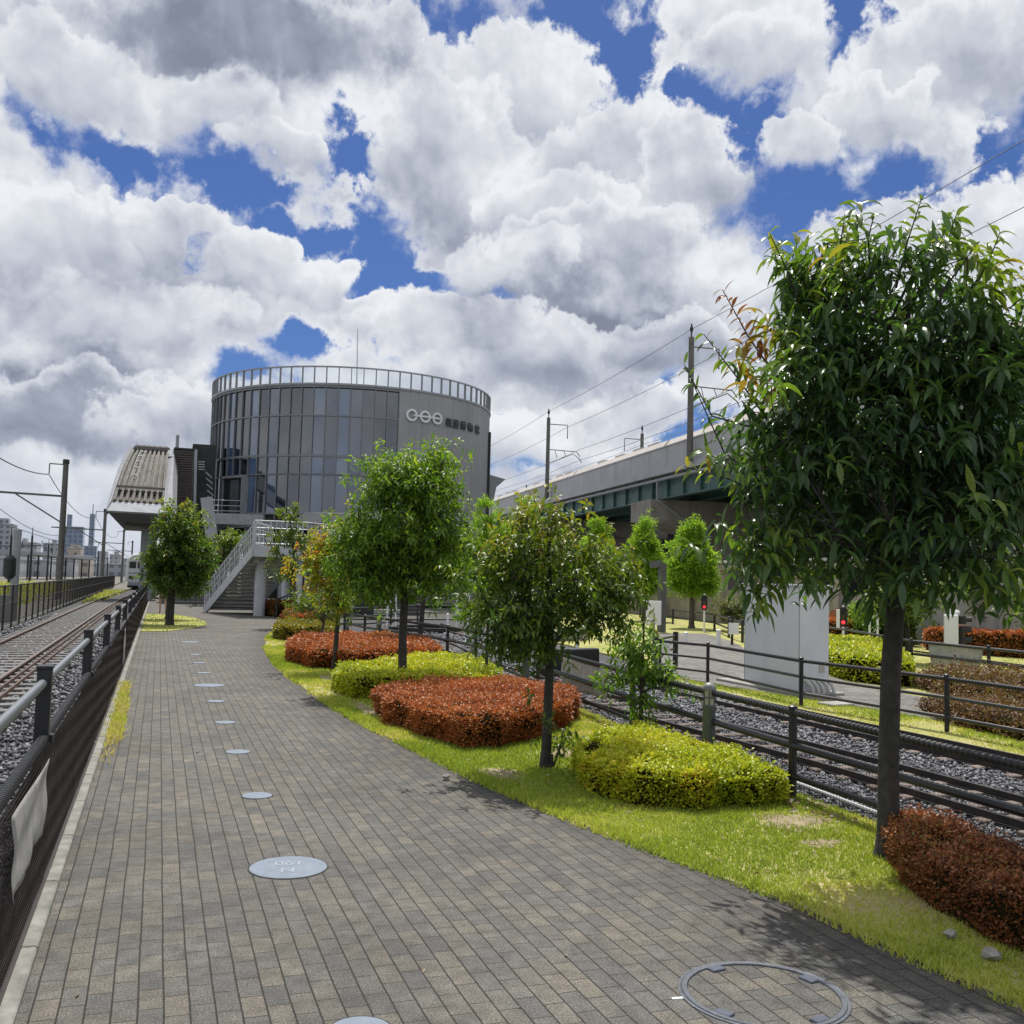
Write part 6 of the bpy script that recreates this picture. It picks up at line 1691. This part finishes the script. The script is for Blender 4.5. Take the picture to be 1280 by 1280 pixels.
# ------------------------------------------------------------------ people
def person(x, y, rz, label, shirt, pants, hair=(.02, .017, .015), stride=.22, h=1.7, shorts=True):
    t = root('person', label, 'person', (x, y, 0))
    k = h/1.7; m_sk = M('skin', (.42, .26, .19), .55, 0, .06, 6)
    co, si = math.cos(rz), math.sin(rz)
    def W(px, py, pz): return (x+(px*co-py*si)*k, y+(px*si+py*co)*k, pz*k)
    J = {'pelvis': (0, 0, .92, .125), 'waist': (0, 0, 1.06, .115), 'chest': (0, .0, 1.28, .14), 'neck': (0, .01, 1.45, .055), 'head0': (0, .02, 1.53, .07), 'head': (0, .02, 1.60, .082), 'crown': (0, .015, 1.68, .05),
         'hipl': (-.09, 0, .86, .09), 'kneel': (-.095, stride*.5, .47, .06), 'ankl': (-.095, stride*.2-.02, .08, .042), 'toel': (-.10, stride*.2+.14, .03, .035),
         'hipr': (.09, 0, .86, .09), 'kneer': (.095, -stride*.15, .47, .06), 'ankr': (.095, -stride-.06, .11, .042), 'toer': (.10, -stride+.08, .03, .035),
         'shl': (-.18, 0, 1.38, .06), 'ell': (-.22, -.08, 1.12, .043), 'wrl': (-.22, .03, .90, .033), 'hnl': (-.22, .06, .82, .038),
         'shr': (.18, 0, 1.38, .06), 'elr': (.22, .03, 1.12, .043), 'wrr': (.22, .16, .93, .033), 'hnr': (.22, .2, .86, .038)}
    E = [('pelvis', 'waist'), ('waist', 'chest'), ('chest', 'neck'), ('neck', 'head0'), ('head0', 'head'), ('head', 'crown'), ('pelvis', 'hipl'), ('hipl', 'kneel'), ('kneel', 'ankl'), ('ankl', 'toel'), ('pelvis', 'hipr'), ('hipr', 'kneer'), ('kneer', 'ankr'), ('ankr', 'toer'), ('chest', 'shl'), ('shl', 'ell'), ('ell', 'wrl'), ('wrl', 'hnl'), ('chest', 'shr'), ('shr', 'elr'), ('elr', 'wrr'), ('wrr', 'hnr')]
    def skin(name, keys, grow, mat):
        ks = [q for q in J if q in keys]; ix = {q: i for i, q in enumerate(ks)}
        me = bpy.data.meshes.new(name); off = wloc(t)
        me.from_pydata([tuple(Vector(W(*J[q][:3]))-off) for q in ks], [(ix[a], ix[b_]) for a, b_ in E if a in ix and b_ in ix], [])
        me.materials.append(mat); o = bpy.data.objects.new(name, me); COL.objects.link(o); o.parent = t
        md = o.modifiers.new('skin', 'SKIN'); md.use_smooth_shade = True
        for i, q in enumerate(ks):
            r_ = J[q][3]*k*grow; sv = me.skin_vertices[0].data[i]; sv.radius = (r_, r_*.8); sv.use_root = (i == 0)
        o.modifiers.new('smooth', 'SUBSURF').levels = 2; o.modifiers['smooth'].render_levels = 2
        return o
    skin('body', set(J), 1., m_sk)
    skin('shirt', {'waist', 'chest', 'shl', 'shr', 'pelvis', 'ell' if False else 'shl'}, 1.14, M('shirt_cloth', shirt, .9, 0, .1, 8))
    skin('shorts' if shorts else 'trousers', {'pelvis', 'hipl', 'hipr'}|(set() if shorts else {'kneel', 'kneer', 'ankl', 'ankr'}), 1.18, M('leg_cloth', pants, .9, 0, .1, 8))
    b = MB(); c = W(0, .0, 1.63); b.lathe(c, [(.02, -.08), (.088*k, -.05), (.098*k, .0), (.08*k, .07), (.03, .105)], 14); b.build('hair', M('hair_dark', hair, .7), t, True)
    return t
q = G(203, 768); person(q[0], q[1]+.6, R(8), 'person in pale shorts walking behind the island tree, mostly legs visible', (.55, .5, .48), (.42, .34, .29))
p = A(317, 745, 56); person(p.x, p.y, R(200), 'person in a bright blue shirt in the shade beside the white stair', (.05, .28, .55), (.05, .05, .07), shorts=False)

# ------------------------------------------------------------------ CAMERA, LIGHT, SKY
cam = bpy.data.cameras.new('camera'); co = bpy.data.objects.new('camera', cam); COL.objects.link(co)
from mathutils import Matrix
mw = Matrix(((RV.x, UV.x, -FV.x, 0), (RV.y, UV.y, -FV.y, 0), (RV.z, UV.z, -FV.z, CH), (0, 0, 0, 1)))
co.matrix_world = mw
cam.sensor_fit = 'HORIZONTAL'; cam.sensor_width = 36.; cam.lens = 36*CF/1280.; cam.clip_start = .05; cam.clip_end = 8000
sc.camera = co
SUN_EL, SUN_AZ = R(61), R(17)     # azimuth from +Y towards +X
sl = bpy.data.lights.new('sun', 'SUN'); sl.energy = 4.6; sl.angle = R(.53); sl.color = (1., .95, .87)
so = bpy.data.objects.new('sun', sl); COL.objects.link(so)
sd_ = Vector((math.cos(SUN_EL)*math.sin(SUN_AZ), math.cos(SUN_EL)*math.cos(SUN_AZ), math.sin(SUN_EL)))
so.rotation_euler = sd_.to_track_quat('Z', 'Y').to_euler(); so.location = (0, 0, 60)

w = bpy.data.worlds.new('World'); sc.world = w; w.use_nodes = True
nt = w.node_tree; nt.nodes.clear()
# cloud field, in longitude / latitude about the view azimuth
def lonlat(px, py):
    d = ray(px, py).normalized(); az = math.atan2(d.x, d.y)-CA; return az, math.asin(d.z)
PXR = 1/1244.
def mk_group(name, full, relief=False):
    grp = bpy.data.node_groups.new(name, 'ShaderNodeTree')
    grp.interface.new_socket('P', in_out='INPUT', socket_type='NodeSocketVector'); grp.interface.new_socket('Density', in_out='OUTPUT', socket_type='NodeSocketFloat')
    gi = grp.nodes.new('NodeGroupInput'); go = grp.nodes.new('NodeGroupOutput'); Pin = gi.outputs[0]
    def warp(src, sc_, det, amp, rgh):
        wn = noise(grp, src, sc_, det, rgh, 0, '2D')
        v1 = N(grp, 'ShaderNodeVectorMath', operation='SUBTRACT'); grp.links.new(wn.outputs['Color'], v1.inputs[0]); v1.inputs[1].default_value = (.5, .5, .5)
        v2 = N(grp, 'ShaderNodeVectorMath', operation='MULTIPLY_ADD'); grp.links.new(v1.outputs[0], v2.inputs[0]); v2.inputs[1].default_value = (amp, amp*.75, 0); grp.links.new(src, v2.inputs[2])
        return v2.outputs[0]
    if relief:
        P2 = warp(Pin, 12., 5, .05, .55)
        f1 = noise(grp, P2, 8., 6, .55, 0, '2D')
        v1 = N(grp, 'ShaderNodeTexVoronoi', feature='F1', voronoi_dimensions='2D'); v1.inputs['Scale'].default_value = 8.5; v1.inputs['Detail'].default_value = 4.; v1.inputs['Roughness'].default_value = .5; v1.normalize = True
        grp.links.new(P2, v1.inputs['Vector'])
        r_ = math_n(grp, 'MULTIPLY_ADD', v1.outputs['Distance'], -1.5, math_n(grp, 'MULTIPLY', f1.outputs[0], .5))
        grp.links.new(r_, go.inputs[0]); return grp
    PW = warp(Pin, 6.5, 7 if full else 2, .20, .60)
    def blob(px, py, rx, ry, amp, rot=0.):
        lo, la = lonlat(px, py)
        m = N(grp, 'ShaderNodeMapping', vector_type='TEXTURE'); m.inputs['Location'].default_value = (lo, la, 0); m.inputs['Rotation'].default_value = (0, 0, R(rot)); m.inputs['Scale'].default_value = (rx*PXR, ry*PXR, 1)
        grp.links.new(PW, m.inputs[0])
        l = N(grp, 'ShaderNodeVectorMath', operation='LENGTH'); grp.links.new(m.outputs[0], l.inputs[0])
        return math_n(grp, 'MULTIPLY_ADD', l.outputs['Value'], -amp, amp*1.35)
    acc = None
    for (a_, b_, rx, ry, rot) in GAPS:
        q = blob(a_, b_, rx, ry, 1., rot); acc = q if acc is None else math_n(grp, 'MAXIMUM', acc, q)
    acc = math_n(grp, 'MAXIMUM', acc, -.52)
    pos_ = None
    for (a_, b_, rx, ry, rot) in CL:
        q = blob(a_, b_, rx, ry, 1., rot); pos_ = q if pos_ is None else math_n(grp, 'MAXIMUM', pos_, q)
    pos_ = math_n(grp, 'MAXIMUM', math_n(grp, 'MINIMUM', pos_, .9), -.3)
    fb1 = noise(grp, PW, 5., 2, .5, 0, '2D')
    den = math_n(grp, 'MULTIPLY_ADD', acc, -.75, .20)
    den = math_n(grp, 'MULTIPLY_ADD', pos_, .30, den)
    den = math_n(grp, 'MULTIPLY_ADD', math_n(grp, 'SUBTRACT', fb1.outputs[0], .5), .8, den)
    if full:
        fb2 = noise(grp, Pin, 24., 8, .66, .25, '2D')
        den = math_n(grp, 'MULTIPLY_ADD', math_n(grp, 'SUBTRACT', fb2.outputs[0], .5), .95, den)
        vo = N(grp, 'ShaderNodeTexVoronoi', feature='F1', voronoi_dimensions='2D'); vo.inputs['Scale'].default_value = 21.; vo.inputs['Detail'].default_value = 2.; vo.inputs['Roughness'].default_value = .6; vo.normalize = True
        grp.links.new(warp(Pin, 30., 4, .03, .6), vo.inputs['Vector'])
        den = math_n(grp, 'MULTIPLY_ADD', math_n(grp, 'SUBTRACT', .4, vo.outputs['Distance']), .45, den)
    grp.links.new(den, go.inputs[0]); return grp
GAPS = [(115, 185, 63, 29, -25), (262, 232, 53, 40, 10), (415, 188, 45, 34, 0), (370, 285, 79, 26, 5), (560, 30, 54, 34, 0), (735, 60, 64, 51, 40), (690, 15, 64, 28, 0), (908, 165, 33, 71, 10), (900, 105, 64, 18, -5), (1090, 40, 34, 57, 20), (985, 250, 86, 30, -25), (1095, 225, 48, 34, 0), (520, 350, 92, 18, -10), (470, 315, 33, 26, 0), (390, 435, 40, 24, 0), (645, 565, 38, 24, 20), (850, 575, 36, 23, 25), (243, 318, 24, 11, 0), (1215, 195, 64, 20, 30), (490, 135, 9, 18, 0), (560, 205, 28, 16, 20), (805, 480, 33, 14, 20), (330, 470, 43, 18, 0), (330, 225, 29, 16, 0), (640, 330, 32, 12, 20), (700, 80, 26, 26, 0), (1010, 185, 23, 14, 0), (440, 215, 19, 30, 0), (255, 190, 23, 19, 0)]
CL = [(950, 62, 120, 36, -3), (1215, 110, 115, 95, 20), (650, 190, 180, 120, 20), (745, 250, 130, 140, 0), (330, 60, 330, 95, 0), (60, 80, 110, 80, 0), (350, 200, 50, 24, -25), (395, 250, 48, 16, -10),
      (960, 205, 60, 30, 25), (90, 380, 210, 105, 0), (310, 350, 95, 38, 0), (90, 500, 200, 75, 0), (560, 410, 120, 50, 0), (760, 370, 170, 55, 0), (740, 450, 160, 50, 0), (690, 545, 90, 45, 25), (1150, 290, 110, 50, 25), (230, 550, 150, 40, 0), (1000, 420, 240, 80, 0)]
gfull = mk_group('cloud_field', True); grel = mk_group('cloud_relief', False, True)
tc = N(nt, 'ShaderNodeTexCoord'); vr = N(nt, 'ShaderNodeVectorRotate', rotation_type='Z_AXIS'); vr.inputs['Angle'].default_value = CA
nt.links.new(tc.outputs['Generated'], vr.inputs['Vector']); sp = N(nt, 'ShaderNodeSeparateXYZ'); nt.links.new(vr.outputs[0], sp.inputs[0])
lon = math_n(nt, 'ARCTAN2', sp.outputs[0], sp.outputs[1]); lat = math_n(nt, 'ARCSINE', sp.outputs[2])
cb2 = N(nt, 'ShaderNodeCombineXYZ'); nt.links.new(lon, cb2.inputs[0]); nt.links.new(lat, cb2.inputs[1])
def field(g0, off):
    g_ = N(nt, 'ShaderNodeGroup'); g_.node_tree = g0
    if off is None: nt.links.new(cb2.outputs[0], g_.inputs[0])
    else:
        a_ = N(nt, 'ShaderNodeVectorMath', operation='ADD'); a_.inputs[1].default_value = off; nt.links.new(cb2.outputs[0], a_.inputs[0]); nt.links.new(a_.outputs[0], g_.inputs[0])
    return g_.outputs[0]
d0 = field(gfull, None); r0 = field(grel, None); r1 = field(grel, (.004, .015, 0)); r2 = field(grel, (.012, .042, 0))
alpha = N(nt, 'ShaderNodeMapRange', interpolation_type='SMOOTHSTEP'); nt.links.new(d0, alpha.inputs[0]); alpha.inputs[1].default_value = -.10
wz = noise(nt, cb2.outputs[0], 5., 2, .5, 0, '2D'); nt.links.new(ramp(nt, wz.outputs[0], [(.3, .16), (.7, .85)]), alpha.inputs[2])
DARK = [(310, 35, 220, 85, .70), (60, 490, 170, 50, .5), (720, 372, 190, 40, .62), (862, 235, 70, 62, .42), (560, 200, 65, 75, .30), (490, 240, 50, 55, .28), (210, 340, 110, 50, .22), (1150, 150, 110, 45, .22), (900, 420, 240, 50, .30), (600, 470, 110, 45, .25), (230, 520, 130, 50, .2), (640, 300, 60, 40, .2)]
acc2 = None
wn2 = noise(nt, cb2.outputs[0], 7., 5, .6, 0, '2D'); vm2 = N(nt, 'ShaderNodeVectorMath', operation='MULTIPLY_ADD'); nt.links.new(wn2.outputs['Color'], vm2.inputs[0]); vm2.inputs[1].default_value = (.26, .18, 0)
va2 = N(nt, 'ShaderNodeVectorMath', operation='ADD'); va2.inputs[1].default_value = (-.13, -.09, 0); nt.links.new(cb2.outputs[0], va2.inputs[0]); nt.links.new(va2.outputs[0], vm2.inputs[2])
for (a_, b_, rx, ry, amp) in DARK:
    lo, la = lonlat(a_, b_); m = N(nt, 'ShaderNodeMapping', vector_type='TEXTURE'); m.inputs['Location'].default_value = (lo, la, 0); m.inputs['Scale'].default_value = (rx*PXR, ry*PXR, 1); nt.links.new(vm2.outputs[0], m.inputs[0])
    l = N(nt, 'ShaderNodeVectorMath', operation='LENGTH'); nt.links.new(m.outputs[0], l.inputs[0]); mr_ = N(nt, 'ShaderNodeMapRange', interpolation_type='SMOOTHSTEP'); nt.links.new(l.outputs['Value'], mr_.inputs[0])
    mr_.inputs[1].default_value = .1; mr_.inputs[2].default_value = 1.35; mr_.inputs[3].default_value = amp; mr_.inputs[4].default_value = 0.
    acc2 = mr_.outputs[0] if acc2 is None else math_n(nt, 'MAXIMUM', acc2, mr_.outputs[0])
thick = N(nt, 'ShaderNodeMapRange', interpolation_type='SMOOTHSTEP'); nt.links.new(d0, thick.inputs[0]); thick.inputs[1].default_value = .05; thick.inputs[2].default_value = .75
rel = math_n(nt, 'MULTIPLY_ADD', math_n(nt, 'SUBTRACT', r0, r1), .75, math_n(nt, 'MULTIPLY', math_n(nt, 'SUBTRACT', r0, r2), .5))
shade = math_n(nt, 'ADD', math_n(nt, 'MULTIPLY', thick.outputs[0], .27), acc2)
shade = math_n(nt, 'SUBTRACT', shade, math_n(nt, 'MULTIPLY', rel, math_n(nt, 'MULTIPLY_ADD', thick.outputs[0], .75, .25)), clamp=True)
# heaped cumulus, one behind the other, each with a sunlit rim and a greyer foot
PUFFS = [(95, 520, 190, 52, .30), (235, 535, 110, 40, .12), (690, 555, 95, 44, .02), (770, 520, 80, 36, .05), (1130, 300, 130, 52, .05), (690, 455, 150, 58, .14), (555, 408, 115, 52, .08), (840, 430, 140, 50, .18), (405, 345, 52, 36, .04), (330, 330, 70, 34, .10),
         (130, 400, 170, 66, .16), (60, 310, 120, 70, .10), (200, 300, 62, 44, .08), (330, 195, 56, 24, .06), (240, 145, 120, 40, .10), (80, 110, 130, 60, .12), (640, 120, 112, 76, .06), (770, 190, 110, 64, .06), (560, 215, 112, 108, .16), (845, 225, 74, 84, .14), (690, 262, 84, 56, .05), (745, 322, 150, 60, .20), (620, 330, 90, 44, .10),
         (945, 66, 118, 36, .05), (1195, 95, 105, 82, .10), (1110, 150, 70, 46, .08), (1000, 190, 74, 34, .04), (330, 50, 250, 66, .26)]
def warpn(src, sc_, det, amp, rgh):
    wn_ = noise(nt, src, sc_, det, rgh, 0, '2D'); v1 = N(nt, 'ShaderNodeVectorMath', operation='SUBTRACT'); nt.links.new(wn_.outputs['Color'], v1.inputs[0]); v1.inputs[1].default_value = (.5, .5, .5)
    v2 = N(nt, 'ShaderNodeVectorMath', operation='MULTIPLY_ADD'); nt.links.new(v1.outputs[0], v2.inputs[0]); v2.inputs[1].default_value = (amp, amp*.8, 0); nt.links.new(src, v2.inputs[2]); return v2.outputs[0]
PQ = warpn(cb2.outputs[0], 7., 6, .13, .58)
ef = noise(nt, cb2.outputs[0], 20., 7, .62, 0, '2D')
ev = N(nt, 'ShaderNodeTexVoronoi', feature='F1', voronoi_dimensions='2D'); ev.inputs['Scale'].default_value = 24.; ev.inputs['Detail'].default_value = 2.; ev.inputs['Roughness'].default_value = .55; ev.normalize = True
nt.links.new(warpn(cb2.outputs[0], 26., 4, .022, .55), ev.inputs['Vector'])
edge_n = math_n(nt, 'MULTIPLY_ADD', ef.outputs[0], 1.05, math_n(nt, 'MULTIPLY_ADD', ev.outputs['Distance'], -.40, -.345))
al = alpha.outputs[0]
for (a_, b_, rx, ry, dk) in PUFFS:
    lo, la = lonlat(a_, b_); m = N(nt, 'ShaderNodeMapping', vector_type='TEXTURE'); m.inputs['Location'].default_value = (lo, la, 0); m.inputs['Scale'].default_value = (rx*PXR, ry*PXR, 1)
    ch_ = N(nt, 'ShaderNodeVectorMath', operation='ADD'); nt.links.new(PQ, ch_.inputs[0]); nt.links.new(math_n(nt, 'MULTIPLY', shade, 1e-6), ch_.inputs[1]); nt.links.new(ch_.outputs[0], m.inputs[0])   # keeps the layers in order
    l = N(nt, 'ShaderNodeVectorMath', operation='LENGTH'); nt.links.new(m.outputs[0], l.inputs[0]); sx_ = N(nt, 'ShaderNodeSeparateXYZ'); nt.links.new(m.outputs[0], sx_.inputs[0])
    dn_ = math_n(nt, 'SUBTRACT', math_n(nt, 'ADD', edge_n, 1.05), l.outputs['Value'])
    low = N(nt, 'ShaderNodeMapRange', interpolation_type='SMOOTHSTEP'); nt.links.new(sx_.outputs[1], low.inputs[0]); low.inputs[1].default_value = .45; low.inputs[2].default_value = -.85
    wd = math_n(nt, 'MULTIPLY_ADD', low.outputs[0], .6, .17)
    mk = N(nt, 'ShaderNodeMapRange', interpolation_type='SMOOTHSTEP'); nt.links.new(dn_, mk.inputs[0]); mk.inputs[1].default_value = 0.; nt.links.new(wd, mk.inputs[2])
    th = N(nt, 'ShaderNodeMapRange', interpolation_type='SMOOTHSTEP'); nt.links.new(dn_, th.inputs[0]); th.inputs[1].default_value = .02; th.inputs[2].default_value = .6; th.inputs[4].default_value = .19+dk
    sh_ = math_n(nt, 'MULTIPLY_ADD', low.outputs[0], .30, th.outputs[0])
    sh_ = math_n(nt, 'SUBTRACT', sh_, math_n(nt, 'MULTIPLY', rel, .75), clamp=True)
    mf = N(nt, 'ShaderNodeMix'); mf.data_type = 'FLOAT'; nt.links.new(mk.outputs[0], mf.inputs[0]); nt.links.new(shade, mf.inputs[2]); nt.links.new(sh_, mf.inputs[3]); shade = mf.outputs[0]
    al = math_n(nt, 'MAXIMUM', al, mk.outputs[0])
shade = math_n(nt, 'MULTIPLY_ADD', acc2, .46, math_n(nt, 'MULTIPLY_ADD', shade, .98, .0), clamp=True)
ccol = ramp(nt, shade, [(0., (7.6, 7.8, 8.15)), (.25, (6.1, 6.35, 6.85)), (.5, (4.65, 4.95, 5.7)), (.75, (3.05, 3.35, 4.15)), (1., (2.05, 2.3, 3.0))])
sky = N(nt, 'ShaderNodeTexSky', sky_type='NISHITA'); sky.sun_disc = False; sky.sun_elevation = SUN_EL; sky.sun_rotation = SUN_AZ; sky.air_density = 1.0; sky.dust_density = .6; sky.ozone_density = 2.2
skc = mixc(nt, 1., sky.outputs[0], (.285, .40, .66), 'MULTIPLY')
# clouds thin out into haze low on the horizon
hz = ramp(nt, sp.outputs[2], [(-.01, 1.), (.13, 0.)])
ccol2 = mixc(nt, math_n(nt, 'MULTIPLY', hz, .55), ccol, (3.9, 4.5, 5.7))
alow = math_n(nt, 'MAXIMUM', al, math_n(nt, 'MULTIPLY', hz, .5))
fin = mixc(nt, alow, skc, ccol2)
bg = N(nt, 'ShaderNodeBackground'); bg.inputs['Strength'].default_value = .10; nt.links.new(fin, bg.inputs[0])
wo = N(nt, 'ShaderNodeOutputWorld'); nt.links.new(bg.outputs[0], wo.inputs[0])
w.cycles.sampling_method = 'MANUAL'; w.cycles.sample_map_resolution = 512

sc.view_settings.view_transform = 'Standard'; sc.view_settings.look = 'None'; sc.view_settings.exposure = .16; sc.view_settings.gamma = 1.
sc.render.engine = 'CYCLES'
cy = sc.cycles
cy.max_bounces = 6; cy.diffuse_bounces = 3; cy.glossy_bounces = 3; cy.transmission_bounces = 4; cy.transparent_max_bounces = 12
cy.use_denoising = True
try: cy.denoiser = 'OPENIMAGEDENOISE'
except Exception: pass
